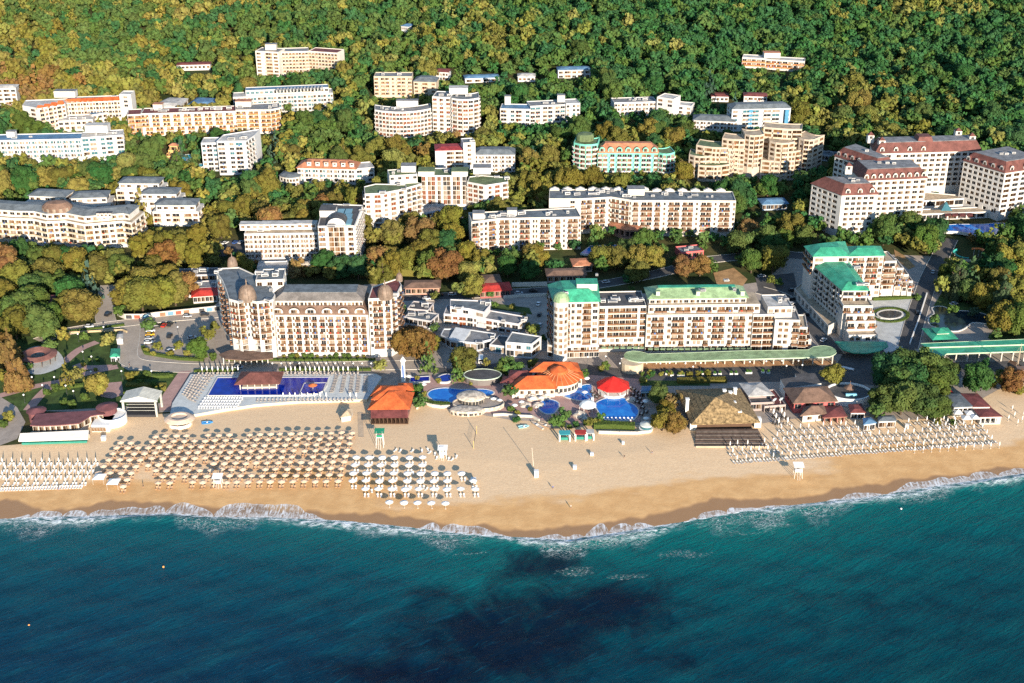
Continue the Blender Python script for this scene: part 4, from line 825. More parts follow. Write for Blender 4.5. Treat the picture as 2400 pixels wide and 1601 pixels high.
for px, h, rc, lb in (([(1016,167),(1050,169)], 6, 'maroon', 'tiny white house with red roof behind the cream mansion hotel'), ([(1308,164),(1384,162)], 6, 'blue', 'white house with blue roof in the far central forest'), ([(1214,179),(1254,179)], 4, 'pale', 'little white house left of the blue roofed forest house'), ([(1090,184),(1170,180)], 3.5, 'blue', 'low shed with long blue roof in the central forest'), ([(1744,224),(1798,226)], 8, 'maroon', 'white house with dark red eaves behind the blue and white hotel'), ([(-40,208),(36,205)], 12, 'pale', 'white flat block at the far left edge of the hillside'), ([(940,60),(958,62)], 5, 'blue', 'tiny pale hut with blue roof deep in the far forest'), ([(1668,225),(1708,226)], 4, 'maroon', 'low red roofed shed behind the low white hotel')):
    n = max(1, int(h/3)); B = simple('forest_house', lb, [(px, h, 9, n, 'wbwbw' if h > 5 else 'wwww', dict(roof='hip', rc=rc, rise=1.0, ins=2.5, vb=px[0][1]+h*2.6))], 'house', wall=(0.64, 0.60, 0.56)); B.done()
B = simple('red_banded_hotel', 'long low hotel with red bands alone on the right hill', [([(1740,133),(1795,138)], 8, 11, 2, 'bbbbb', dict(fh=2.8, rc='pale', vb=156)), ([(1795,137),(1886,145)], 8, 11, 2, 'bbbbbbb', dict(fh=2.8, rc='pale', vb=160))], rail='orange', pal='red', wall=(0.64, 0.58, 0.50)); B.box((1808, 132), 8, 12, 7, 3.2, rc='terra'); B.done()
B = simple('yellow_playhouse', 'small yellow tiered playhouse beside turquoise pools', [([(388,366),(425,364)], 4, 7, 1, 'ooo', dict(rc='terra', vb=372)), ([(394,352),(420,351)], 7.5, 5, 1, 'oo', dict(rc='terra')), ([(397,341),(415,341)], 10.5, 4, 1, 'o', dict(roof='hip', rc='terra', rise=1, ins=1.5))], 'playhouse', wall=(0.66, 0.38, 0.10)); B.done()
# ================================================================== low buildings by the streets
B = Bld('white_promenade_house', 'low white two storey building with stepped flat roofs in mid seafront', 'building', rail='white', pal='red', wall=(0.62, 0.57, 0.55))
B.blk([(1040,735),(1093,739),(1137,746),(1215,759),(1237,742),(1150,727),(1048,714)], 5.6, nf=2, closed=True, fh=2.6, pat=('bwb', 'bwb', 'bwbwb', 'w', None, None, None), rc='grey', units=3, vb=[755,775])
B.blk([(1055,718),(1100,723),(1135,731),(1149,714),(1130,704),(1055,701)], 9.0, nf=1, closed=True, fh=2.8, pat=('w.w', '.w', None, None, None, None), rc='slate', units=7); B.done()
B = Bld('shop_pavilion', 'curved glass fronted shop pavilion with grey roof on the seafront', 'shop', pal='cool', wall=(0.52, 0.52, 0.52))
B.blk([(1033,784),(1055,797),(1118,803),(1150,795),(1162,781),(1090,770),(1040,770)], 4.6, nf=1, closed=True, fh=3.4, pat=('ss', 'ssss', 'ss', None, None, None, None), rc='grey', units=3, vb=815)
m = MB(); a = [at(x, y, 5.5) for x, y in [(1050,790),(1085,797),(1103,776),(1068,770)]]; z = T(*a[0])+4.2; m.poly([(*a[0], z), (*a[1], z), (*a[2], z+2.0), (*a[3], z+2.0)]); m.poly([(*a[0], z), (*a[3], z+2), (*a[3], z), ]); m.poly([(*a[1], z), (*a[2], z), (*a[2], z+2)]); m.poly([(*a[3], z), (*a[3], z+2), (*a[2], z+2), (*a[2], z)]); B.part('skylight_roof', m, M('zinc_roof', (0.46, 0.48, 0.50), 0.4)); B.done()
B = Bld('corner_shop', 'white corner shop with slatted glass roof beside the green roofed hotel', 'shop', pal='cool', wall=(0.60, 0.58, 0.56))
B.blk([(1147,807),(1188,812),(1198,788),(1170,785)], 4.2, nf=1, closed=True, fh=3.2, pat=('sss', None, None, None), rc='dark')
b = B.blk([(1185,801),(1246,806),(1269,788),(1200,777)], 7.4, nf=2, closed=True, fh=3.1, pat=(['sss', 'w.w.w'], ['s', 'w'], None, None), rc='slate', vb=830); B.done()
for px, h, rc, wall, lb, nm in (([(1126,682),(1196,678)], 4, 'brickred', (0.40, 0.10, 0.06), 'restaurant with bright red awning roof on the upper street', 'red_awning_restaurant'),
        ([(1136,661),(1172,659)], 5, 'brown', (0.52, 0.44, 0.38), 'small brown roofed house behind the red awning restaurant', 'brown_roofed_house'),
        ([(950,674),(1029,673)], 4, 'brown', (0.58, 0.30, 0.18), 'row of kiosks with brown roof beside the domed hotel', 'kiosk_row'),
        ([(1284,646),(1372,644)], 4, 'brown', (0.30, 0.24, 0.20), 'long brown roofed arcade below the garden of the long cream hotel', 'brown_arcade'),
        ([(1346,622),(1388,620)], 4, 'terra', (0.52, 0.40, 0.30), 'small gatehouse with terracotta roof below the courtyard pool', 'gatehouse'),
        ([(440,676),(506,672)], 5, 'grey', (0.52, 0.45, 0.40), 'flat grey roofed shop left of the domed hotel', 'flat_roofed_shop'),
        ([(452,694),(508,690)], 4, 'brickred', (0.62, 0.56, 0.50), 'shop with red fascia left of the domed hotel', 'red_fascia_shop'),
        ([(400,646),(506,642)], 5, 'dark', (0.46, 0.42, 0.40), 'long dark flat roof behind the big round tree', 'dark_roofed_hall'),
        ([(62,712),(136,708)], 4, 'maroon', (0.55, 0.50, 0.46), 'low maroon roofed restaurant under trees at left', 'maroon_restaurant'),
        ([(955,722),(1003,727)], 5, 'dark', (0.50, 0.44, 0.40), 'low dark roofed building right of the domed hotel', 'dark_roofed_annex'),
        ([(948,742),(1010,752)], 4, 'slate', (0.50, 0.46, 0.43), 'pale low annex with grey blue roof behind the round seafront tree', 'pale_annex'),
        ([(1597,592),(1650,586)], 4, 'slate', (0.64, 0.12, 0.08), 'kiosk with red and white front below the long cream hotel', 'red_white_kiosk'),
        ([(1788,478),(1845,476)], 4, 'blue', (0.40, 0.44, 0.48), 'low blue roofed pavilion left of the red mansard hotel', 'blue_pavilion'),
        ([(1908,360),(1960,366)], 4, 'slate', (0.50, 0.50, 0.50), 'low grey annex behind the red mansard hotel', 'grey_annex')):
    B = Bld(nm, lb, 'building', wall=wall, pal='dark'); flat_ = rc in ('grey', 'dark', 'slate')
    B.blk(px, h, 9, 1, 'ssssss', 2.8, roof='flat' if flat_ else 'hip', rc=rc, rise=1.4, ins=3.0, over=0.9, units=3 if flat_ else 0, vb=[px[0][1]+18, px[1][1]+18], side='ss'); B.done()

# ---- street walls
def low_wall(name, label, px, hh, mat, th=0.3, panels=None):
    pts = [at(*p) for p in px]; t = thing(name, label, 'wall', (*pts[0], T(*pts[0])))
    for a, b in zip(pts, pts[1:]):
        L = math.dist(a, b); rz = math.atan2(b[1]-a[1], b[0]-a[0]); MB().obox((a[0]+b[0])/2, (a[1]+b[1])/2, L/2+0.1, th/2, min(T(*a), T(*b))-0.4, max(T(*a), T(*b))+hh, rz).build('wall_section', mat, t)
        if panels:
            n = int(L/3.2)
            for i in range(n): u = (i+0.5)/n; x, y = a[0]*(1-u)+b[0]*u, a[1]*(1-u)+b[1]*u; MB().obox(x+math.sin(rz)*(th/2+0.03), y-math.cos(rz)*(th/2+0.03), L/n*0.36, 0.03, T(x, y)+0.25, T(x, y)+hh*0.8, rz).build('panel', random.choice(panels), t)
WALLC = M('cream_wall', (0.58, 0.52, 0.44), 0.85)
PNL = [M('panel_red', (0.40, 0.08, 0.05), 0.7), M('panel_brown', (0.25, 0.14, 0.08), 0.7), M('panel_dark', (0.05, 0.05, 0.055), 0.7), M('panel_pale', (0.55, 0.52, 0.48), 0.7), M('panel_blue', (0.12, 0.25, 0.35), 0.7)]
zG_ = lambda x, y: (x/3.918, 560+y/3.918)
low_wall('street_wall', 'cream street wall with colourful panels below the big round trees', [zG_(1085, 705), zG_(1150, 735), zG_(1300, 735), zG_(1460, 715), zG_(1750, 685), zG_(2030, 655)], 2.6, WALLC, 0.5, PNL)
low_wall('yellow_wall', 'low yellow topped wall between street and seafront lawn', [zG_(560, 885), zG_(660, 868), zG_(900, 855), zG_(1130, 845), zG_(1165, 862)], 1.0, M('yellow_wall', (0.44, 0.34, 0.20), 0.85), 0.5)
low_wall('retaining_wall', 'curved cream retaining wall at the kidney pool', [(850+x/3.918, 820+y/3.918) for x, y in [(500, 545), (540, 478), (570, 502), (640, 525), (720, 535), (800, 532)]], 1.3, WALLC, 0.6)
low_wall('retaining_wall', 'cream retaining wall at the beach edge right of the shell bar', [(850+x/3.918, 820+y/3.918) for x, y in [(1200, 610), (1300, 605), (1420, 618), (1560, 625), (1620, 660)]], 1.2, WALLC, 0.5)
low_wall('retaining_wall', 'cream retaining wall below the pavilion pool hedge', [(1350+x/3.918, 820+y/3.918) for x, y in [(210, 768), (400, 774), (560, 775), (640, 765)]], 1.2, WALLC, 0.5)
low_wall('retaining_wall', 'long grey retaining wall along the dark upper street', [(1200, 672), (1282, 670)], 2.2, KERB, 0.4)
low_wall('street_parapet', 'pale parapet along the upper street right of the red awning restaurant', [(1180, 700), (1215, 697), (1282, 694)], 1.6, KERB, 0.5)
low_wall('court_balustrade', 'white balustrade lining the road beside the fountain court', [(2172, 690), (2155, 745), (2132, 808)], 1.0, WHITE, 0.5)
# ================================================================== beach buildings, pools and terraces
zA = lambda x, y: (x/3.918, 840+y/3.918)
zB = lambda x, y: (450+x/3.918, 840+y/3.918)
zC = lambda x, y: (850+x/3.918, 820+y/3.918)
zD = lambda x, y: (1350+x/3.918, 820+y/3.918)
zE = lambda x, y: (1800+x/3.918, 800+y/3.918)
zF = lambda x, y: (1800+x/3.918, 540+y/3.918)
zG = lambda x, y: (x/3.918, 560+y/3.918)
def water_mat(name, c, c2):
    k = NT(name); p = k.pos(); n = k.noise(p, 0.25, 3.0, 0.6); k.col(k.mix(k.mrange(n, 0.35, 0.7), c, c2)); k.rough(0.06); k.b.inputs['IOR'].default_value = 1.33
    k.bump(k.noise(p, 1.6, 3.0, 0.6), 0.12, 0.2); return k.m
WDEEP = water_mat('deep_blue_pool_water', (0.003, 0.014, 0.22), (0.005, 0.030, 0.33)); WBLUE = water_mat('blue_pool_water', (0.010, 0.13, 0.50), (0.022, 0.22, 0.62)); WTEAL = water_mat('turquoise_pool_water', (0.05, 0.36, 0.52), (0.10, 0.50, 0.62)); WDARK = water_mat('pond_water', (0.012, 0.02, 0.028), (0.02, 0.04, 0.05))
COPE = M('pool_coping', (0.58, 0.56, 0.52), 0.7)
def pool(name, label, px, mat, h=0.0, smooth=0, cat='pool', cope=0.5):
    pts = catmull([at(*p, h) for p in px], smooth) if smooth else [at(*p, h) for p in px]
    a = sum(pts[i][0]*pts[(i+1) % len(pts)][1]-pts[(i+1) % len(pts)][0]*pts[i][1] for i in range(len(pts)))
    if a < 0: pts = pts[::-1]
    cx = sum(p[0] for p in pts)/len(pts); cy = sum(p[1] for p in pts)/len(pts); z = max(T(*p) for p in pts)+h+0.42
    t = thing(name, label, cat, (cx, cy, z)); NOTREE.append(px)
    MB().poly([(*p, z-0.12) for p in pts]).build('water', mat, t)
    o = inset(pts, -cope); m = MB()
    for i in range(len(pts)):
        j = (i+1) % len(pts)
        m.poly([(*o[i], z), (*o[j], z), (*pts[j], z), (*pts[i], z)]); m.poly([(*pts[j], z), (*pts[j], z-0.3), (*pts[i], z-0.3), (*pts[i], z)]); m.poly([(*o[i], z-0.6-h), (*o[j], z-0.6-h), (*o[j], z), (*o[i], z)])
    m.build('coping', COPE, t); FOOT.append(o); return t
def hut(name, label, px, h, rise, rc, wall=(0.60, 0.55, 0.48), pat=None, cat='restaurant', ins=None, over=0.9, fh=2.6, pal='dark', done=True, frame=0, B=None, roof='hip'):
    """a low pitched-roof building whose four eaves corners are traced front-left, front-right, back-right, back-left"""
    B = B or Bld(name, label, cat, wall=wall, pal=pal, frame=frame)
    f = [at(*p, h) for p in px]; w = min(math.dist(f[0], f[1]), math.dist(f[1], f[2]))
    b = B.blk(px, h, nf=1 if pat else 0, closed=True, pat=pat or (None,)*4, fh=fh, roof=roof, rc=rc, rise=rise, ins=ins or w*0.46, over=over)
    xs = [p[0] for p in px]; ys = [p[1] for p in px]; KEEP.append(([(min(xs), min(ys)), (max(xs), min(ys)), (max(xs), max(ys)+h*4.5), (min(xs), max(ys)+h*4.5)], min(p[1] for p in f)))
    if done: B.done()
    return B, b
# ---- pool terrace of the domed hotel
tpx = [(447,877),(882,876),(895,884),(860,936),(700,940),(600,948),(520,960),(458,971),(398,972),(404,945)]
tp = [at(*p, 1.2) for p in tpx]; tz = T(*tp[0])+1.2; NOTREE.append([(440,865)]+tpx[1:])
tp = tp[::-1] if sum(tp[i][0]*tp[(i+1) % len(tp)][1]-tp[(i+1) % len(tp)][0]*tp[i][1] for i in range(len(tp))) < 0 else tp
DECK = M('pale_blue_deck', (0.50, 0.52, 0.51), 0.7, 0.10, 0.5)
tag(MB().prism(tp, tz-1.8, tz, 0, 1).build('pool_terrace', [M('terrace_wall', (0.62, 0.52, 0.38), 0.8), DECK], loc=(*tp[0], tz)), 'pale raised pool terrace above the beach', kind='structure'); FOOT.append(tp)
pool('hotel_pool', 'large deep blue rectangular pool with red roofed bar', [(511,887),(770,886),(765,905),(757,917),(744,924),(728,927),(488,928)], WDEEP, 1.2)
pool('paddling_pool', 'small square paddling pool inside the deep blue pool corner', [(714,900),(764,899),(757,917),(744,924),(703,925)], WDEEP, 1.35, cope=0.3)
B, b = hut('pool_bar', 'open pool bar with red tiled hip roof standing in the pool', [(555,899),(652,897),(660,873),(569,873)], 4.8, 2.6, 'red', over=0.9, cat='bar', done=False, wall=(0.60, 0.50, 0.38)); B.wall = MB(); f = inset(b['f'], 1.0); z = tz
for i in range(4):
    p, q = f[i], f[(i+1) % 4]
    for k in range(5 if i % 2 == 0 else 2):
        u = k/5 if i % 2 == 0 else k/2; x, y = p[0]*(1-u)+q[0]*u, p[1]*(1-u)+q[1]*u; B.part('post', MB().obox(x, y, 0.22, 0.22, z-0.1, b['zt']), B.wm)
m = MB(); m.prism(inset(f, 0.3), z-0.5, z+0.15, 0); m.prism(inset(f, 0.5), z+0.15, z+1.1, 0); B.part('bar_counter', m, B.wm); m = MB(); m.prism(inset(f, 2.2), z+1.1, b['zt']-0.2); B.part('back_bar', m, M('dark_wood', (0.09, 0.05, 0.03), 0.7)); B.wall.box(f[0][0], f[0][0]+0.1, f[0][1], f[0][1]+0.1, z, z+0.2); B.done()
# ---- orange roofed restaurants
B, b = hut('orange_roofed_restaurant', 'orange hip roofed beach restaurant right of the pool terrace', [(868,957),(956,956),(966,921),(884,918)], 4.6, 4.0, 'orange', pat=('ssss', 'ss', None, None), done=False, wall=(0.30, 0.13, 0.08))
for q, h, r in (([(876,934),(938,934),(950,905),(888,905)], 6.6, 2.4), ([(875,925),(900,925),(905,910),(884,910)], 6.0, 2.2), ([(935,912),(965,912),(962,900),(938,900)], 5.2, 1.6)): hut('', '', q, h, r, 'orange', B=B, done=False)
p = [at(*q, 3.2) for q in [(869,966),(956,965),(956,977),(869,978)]]; m = MB(); z = T(*p[0]); m.poly([(*p[3], z+2.7), (*p[2], z+2.7), (*p[1], z+4.2), (*p[0], z+4.2)]); B.part('veranda_awning', m, roofm('maroon'))
for i in range(10): x = p[3][0]+(p[2][0]-p[3][0])*i/9; B.part('veranda_post', MB().obox(x, p[3][1]+0.2, 0.12, 0.12, z-0.3, z+2.75), M('dark_wood'))
B.part('veranda_floor', MB().box(p[3][0], p[2][0], p[3][1], p[0][1]+0.3, z-0.4, z+0.3), M('dark_wood')); B.done()
B, b = hut('fan_roofed_restaurant', 'sprawling restaurant with bright orange fan shaped tile roofs', [(1200,911),(1300,909),(1316,884),(1215,886)], 4.6, 3.4, 'orange', pat=('w.w.w.w.w.w', 'www', None, None), done=False, wall=(0.62, 0.54, 0.44))
for q, h, r, c in (([(1248,869),(1356,868),(1350,852),(1262,852)], 6.5, 2.4, 'orange'), ([(1196,884),(1240,884),(1243,869),(1200,869)], 5.2, 1.4, 'maroon'), ([(1178,895),(1206,899),(1212,886),(1184,884)], 4.2, 1.2, 'maroon'), ([(1318,885),(1364,885),(1360,872),(1322,872)], 5.0, 1.6, 'orange')): hut('', '', q, h, r, c, B=B, done=False, pat=('wwww', 'ww', None, None))
x, y = at(1310, 893, 4.5); z = T(x, y); m = MB(); m.lathe(x, y+3, [(8.5, z), (8.5, z+5.2)], 20); B.part('round_hall', m, B.wm); m = MB(); m.lathe(x, y+3, [(9.5, z+5.2), (4.0, z+7.6), (3.6, z+8.6), (0.1, z+10.2)], 22); B.part('fan_roof', m, roofm('orange'))
m = MB()
for i in range(22): a = 2*math.pi*i/22; m.tube((x+9.5*math.cos(a), y+3+9.5*math.sin(a), z+5.25), (x+4.0*math.cos(a), y+3+4.0*math.sin(a), z+7.65), 0.12, 4)
B.part('roof_rib', m, M('pale_tile_ridge', (0.62, 0.30, 0.14), 0.7))
for i in range(12): a = -2.8+i*0.22; link('window', WIN[(2, 0)], B.root, (x+8.52*math.cos(a), y+3+8.52*math.sin(a), z+1.8), a+math.pi/2, (1.3, 1, 1.8))
B.done()
# ---- pools of the middle seafront
pool('kidney_pool', 'blue kidney shaped pool behind the white shell bar', [zC(*p) for p in [(640,375),(760,357),(900,372),(1100,368),(1200,392),(1150,425),(960,415),(890,470),(750,492),(660,470),(600,420)]], WBLUE, smooth=4)
pool('lagoon_pool', 'bright blue lagoon pool between orange roof and red pavilion', [zC(*p) for p in [(1840,415),(1950,352),(2090,325),(2100,400),(2110,440),(2020,470),(1900,450)]], WBLUE, smooth=3)
pool('round_pool', 'small bright blue pool with rocky edge left of the white dome', [zC(*p) for p in [(1640,482),(1720,462),(1800,500),(1760,580),(1680,590),(1620,540)]], WBLUE, smooth=4)
pool('pavilion_pool', 'large bright blue pool beside the red octagonal pavilion', [zD(*p) for p in [(190,490),(320,442),(450,452),(470,485),(540,520),(570,572),(540,632),(450,655),(280,645),(200,560)]], WBLUE, smooth=4)
pool('slide_pool', 'dark blue round splash pool behind the kidney pool', [zC(*p) for p in [(680,270),(740,235),(800,235),(800,290),(720,298)]], WDEEP, 0.6, smooth=4)
pool('slide_channel', 'narrow blue slide channel left of the splash pool', [zC(*p) for p in [(440,260),(610,250),(610,290),(440,300)]], WDEEP, 0.4)
pool('courtyard_pool', 'blue pool in the courtyard of the long cream hotel', [(1363,598),(1385,578),(1480,575),(1487,582),(1400,588),(1398,604)], WBLUE, 0.5)
pool('tree_ringed_pool', 'deep blue round pool among trees below the curved hotel', [(1010,512),(1025,503),(1060,500),(1085,510),(1078,522),(1050,530),(1022,525)], WDEEP, 0.5, smooth=4)
pool('wide_hotel_pool', 'wide bright blue pool before the red mansard hotel', [(2180,535),(2240,528),(2300,528),(2350,524),(2358,536),(2340,552),(2300,560),(2250,548),(2200,545)], WBLUE, 1.0, smooth=3)
pool('small_turquoise_pool', 'small turquoise pool beside the white stepped tower', [(405,376),(435,364),(450,366),(440,386),(405,388)], WTEAL, 0.5, smooth=3)
pool('hillside_pool', 'small blue pool below the long white hotel at left', [(102,378),(160,376),(165,384),(100,388)], WBLUE, 0.5)
pool('terrace_pool', 'small turquoise terrace pool at the foot of the white stepped tower', [(468,386),(500,384),(495,392),(462,394)], WTEAL, 0.5)
pool('oval_fountain', 'oval fountain with hedge ring in the pale court', [zF(1010+110*math.cos(t)+110, 775+38*math.sin(t)) for t in [i*math.pi/8 for i in range(16)]], WDARK, 0.3, cat='fountain', cope=0.8)
pool('garden_pond', 'dark curving garden pond right of the fountain court', [zF(*p) for p in [(1510,715),(1600,705),(1700,740),(1900,755),(2050,800),(2030,860),(1880,850),(1800,905),(1700,930),(1500,880),(1480,810),(1530,770)]], WDARK, 0.1, smooth=3, cat='pond')
t = thing('oval_pavilion', 'dark oval flat roofed pavilion with pale rim behind the kidney pool', 'pavilion', at3(1131, 893)); x, y, z = WL[t.name]
MB().lathe(x, y, [(6.6, z), (6.6, z+3.0)], 24, sx=1.15, sy=0.75).build('wall', M('oval_wall', (0.16, 0.14, 0.13)), t); m = MB(); m.lathe(x, y, [(7.2, z+2.9), (7.2, z+3.3), (6.9, z+3.35), (6.8, z+3.1)], 28, sx=1.15, sy=0.75); m.build('rim', M('oval_rim', (0.42, 0.50, 0.40), 0.5), t)
MB().poly([(x+6.85*1.15*math.cos(a), y+6.85*0.75*math.sin(a), z+3.15) for a in [i*2*math.pi/28 for i in range(28)]]).build('roof', roofm('dark'), t); FOOT.append([(x-9, y-6), (x+9, y-6), (x+9, y+6), (x-9, y+6)])
# ---- white shell bar on the sand
t = thing('shell_bar', 'whitewashed rock like shell bar with curved terrace on the sand', 'bar', at3(1115, 962)); x, y, z = WL[t.name]; SH = M('whitewashed_rock', (0.52, 0.45, 0.37), 0.9, 0.4, 0.7, bump=0.8, bscale=1.2)
m = MB(); m.lathe(x-2, y+6, [(5.4, z), (5.4, z+3.2), (6.3, z+3.4), (6.0, z+3.9), (4.0, z+4.6), (0.1, z+5.0)], 18, sx=1.0, sy=0.8); m.build('shell_roof', SH, t, smooth=False)
m = MB(); m.lathe(x+1, y+3.5, [(9.4, z-0.5), (9.4, z+1.9), (9.0, z+1.9), (9.0, z+1.3)], 24, sx=1.15, sy=0.6); m.build('terrace_wall', SH, t)
MB().poly([(x+1+9.0*1.15*math.cos(a), y+3.5+5.4*math.sin(a), z+1.4) for a in [i*2*math.pi/24 for i in range(24)]]).build('terrace_floor', PAVE, t)
m = MB(); m.lathe(x-3.5, y-2.2, [(7.2, z-0.5), (7.2, z+1.5), (6.6, z+2.0), (0.1, z+2.3)], 20, sx=1.0, sy=0.45); m.build('lower_bar', SH, t)
for i in range(9): a = -2.7+i*0.27; link('arched_opening', WIN[(2, 0)], t, (x-2+5.45*math.cos(a), y+6+4.4*math.sin(a), z+0.9), a+math.pi/2, (1.2, 1, 2.2))
for i in range(7): a = -2.6+i*0.32; link('arched_opening', WIN[(2, 0)], t, (x-3.5+7.25*math.cos(a), y-2.2+3.3*math.sin(a), z+0.3), a+math.pi/2, (1.5, 1, 1.0))
FOOT.append([(x-13, y-7), (x+13, y-7), (x+13, y+12), (x-10, y+12)]); KEEP.append(([zC(840, 390), zC(1300, 390), zC(1300, 660), zC(840, 660)], y))
# ---- red octagonal pavilion, white dome, rocky play islands
t = thing('red_pavilion', 'bright red octagonal pavilion roof standing between two pools', 'pavilion', at3(1437, 925)); x, y, z = WL[t.name]; y += 2
m = MB(); m.lathe(x, y, [(7.4, z+3.4), (7.2, z+3.8), (0.1, z+7.6)], 8, a0=math.pi/8); m.build('roof', M('red_canvas', (0.52, 0.020, 0.015), 0.7, 0.2), t); m = MB(); m.lathe(x, y-1, [(5.6, z-0.2), (5.6, z+1.3), (5.2, z+1.3)], 16); m.build('bar_counter', WHITE, t)
for i in range(8): a = math.pi/8+i*math.pi/4; MB().tube((x+6.6*math.cos(a), y+6.6*math.sin(a), z), (x+6.6*math.cos(a), y+6.6*math.sin(a), z+3.6), 0.12).build('post', WHITE, t)
FOOT.append([(x-8, y-8), (x+8, y-8), (x+8, y+8), (x-8, y+8)]); KEEP.append(([zD(170, 260), zD(520, 260), zD(520, 450), zD(170, 450)], y))
KEEP.append(([(1240,870),(1390,900),(1500,925),(1500,990),(1395,985),(1240,965)], at(1440, 1000)[1]))
KEEP.append(([(1005,900),(1175,905),(1180,965),(1000,950)], at(1100, 990)[1])); KEEP.append(([(450,870),(890,870),(900,960),(450,975)], at(600, 990)[1])); KEEP.append(([(865,905),(975,905),(975,985),(865,985)], at(900, 1000)[1]))
t = thing('white_dome_canopy', 'pale blue white dome canopy between the bright blue pools', 'canopy', at3(1377, 962)); x, y, z = WL[t.name]; m = MB(); m.lathe(x, y, [(3.6, z+2.4), (3.4, z+2.9), (2.4, z+4.0), (0.1, z+4.6)], 12); m.build('dome', M('pale_canvas', (0.62, 0.66, 0.66), 0.6), t)
for i in range(6): a = i*math.pi/3; MB().tube((x+3.3*math.cos(a), y+3.3*math.sin(a), z-0.2), (x+3.3*math.cos(a), y+3.3*math.sin(a), z+2.6), 0.1).build('post', WHITE, t)
ROCK = M('pale_rock', (0.52, 0.45, 0.38), 0.95, 0.3, 0.9, bump=0.8, bscale=1.0)
def rock(px, r, hh, label):
    x, y, z = at3(*px); m = MB(); n = 9
    rings = [[(x+r*k*(1+random.uniform(-.25, .25))*math.cos(i*2*math.pi/n), y+r*k*(1+random.uniform(-.25, .25))*math.sin(i*2*math.pi/n), z-0.3+hh*q*(1+random.uniform(-.1, .1))) for i in range(n)] for k, q in ((1, 0), (0.9, 0.5), (0.6, 0.85), (0.25, 1.0))]
    for a, b in zip(rings, rings[1:]):
        for i in range(n): j = (i+1) % n; m.poly([a[i], a[j], b[j], b[i]])
    m.poly(rings[-1]); return tag(m.build('rock', ROCK, loc=(x, y, z)), label, 'rock', 'pale rocks around the seafront pools')
for k, (px, r, hh, lb) in enumerate((((1246,935), 3.2, 2.6, 'tallest pale rock right of the shell bar terrace'), ((1262,952), 2.6, 1.8, 'pale rock below the tall rock by the shell bar'), ((1230,950), 2.8, 1.5, 'flat pale rock beside the shell bar steps'), ((1222,925), 2.5, 2.2, 'pale rock behind the shell bar terrace'), ((1358,975), 3.0, 2.2, 'large pale rock in front of the white dome canopy'), ((1372,985), 2.2, 1.5, 'small pale rock in front of the white dome canopy'), ((1478,938), 2.4, 1.6, 'round rock at the right rim of the pavilion pool'), ((1275,935), 2.5, 2.0, 'pale rock left of the small bright blue pool'))): rock(px, r, hh, lb)
# ---- thatched hall
THATCH = M('thatch', (0.235, 0.165, 0.085), 1.0, 0.5, 0.9, bump=1.0, bscale=2.2)
t = thing('thatched_restaurant', 'big beach restaurant under one pyramid thatched roof', 'restaurant', at3(1690, 1010)); z = WL[t.name][2]
e = [at(*zD(*p), 4.2) for p in [(1060,682),(1692,662),(1505,350),(915,368)]]; ap = at(*zD(1283, 440), 12.0); ez = z+4.2; fz = inset(e, 1.6)
rows = 7; m = MB()
for i in range(4):
    a, b = e[i], e[(i+1) % 4]
    for k in range(rows):
        u, v = k/rows, (k+1)/rows; L_ = lambda p, s: (p[0]*(1-s)+ap[0]*s, p[1]*(1-s)+ap[1]*s)
        p0, p1, p2, p3 = L_(a, u), L_(b, u), L_(b, v), L_(a, v); z0, z1 = ez+8*u, ez+8*v
        m.poly([(*p0, z0+0.10), (*p1, z0+0.10), (*p2, z1), (*p3, z1)]); m.poly([(*p0, z0-0.06), (*p1, z0-0.06), (*p1, z0+0.10), (*p0, z0+0.10)])
    m.poly([(*a, ez-0.5), (*b, ez-0.5), (*b, ez+0.1), (*a, ez+0.1)])
m.poly([(*p, ez-0.5) for p in reversed(e)]); m.build('thatched_roof', THATCH, t)
MB().prism(inset(e, 2.5), z-0.5, ez-0.3).build('wall', M('dark_wood', (0.09, 0.05, 0.03), 0.7), t)
for px_ in ((1625,1000), (1776,994)): x, y = at(*px_, 1.5); MB().obox(x, y+0.8, 1.3, 1.0, z-0.2, z+4.0).build('corner_pier', WHITE, t)
x0, x1 = e[0][0]+2, e[1][0]-1; yb = e[0][1]+1
for i in range(9): MB().box(x0-0.2*i, x1+0.2*i, yb-1.6-1.15*i, yb-0.55-1.15*i, z-0.8, z+1.9-0.22*i).build('deck_plank', [M('dark_deck', (0.075, 0.05, 0.04), 0.8, 0.3, 0.8), M('grey_deck', (0.15, 0.12, 0.10), 0.8, 0.3, 0.8)][i % 2], t)
MB().box(x0-1.5, x1+1.5, yb-12.2, yb-11.8, z-0.6, z+0.5).build('deck_rail', M('bleached_wood', (0.42, 0.33, 0.24), 0.9), t)
CH = 0
for px_, hh in ((1610,938, ), (1697,912), (1712,914), (1722,908), (1728,938), (1733,961), (1718,940)) and [((1610,955), 2.6), ((1697,928), 1.4), ((1711,930), 1.0), ((1722,926), 1.8), ((1720,952), 0.6), ((1733,972), 0.2)]:
    x, y = at(*px_, 6.0); f = min(1, max(0, pdist(x, y, e) if pdist(x, y, e) > 0 else 0)); m = MB(); m.obox(x, y, 0.6, 0.6, ez, ez+3.0+hh); m.obox(x, y, 0.8, 0.8, ez+3.0+hh, ez+3.3+hh); m.build('chimney', WHITE, t)
FOOT.append(e); KEEP.append(([(1584,905),(1735,905),(1790,1035),(1612,1035)], at(1690, 1040)[1]))
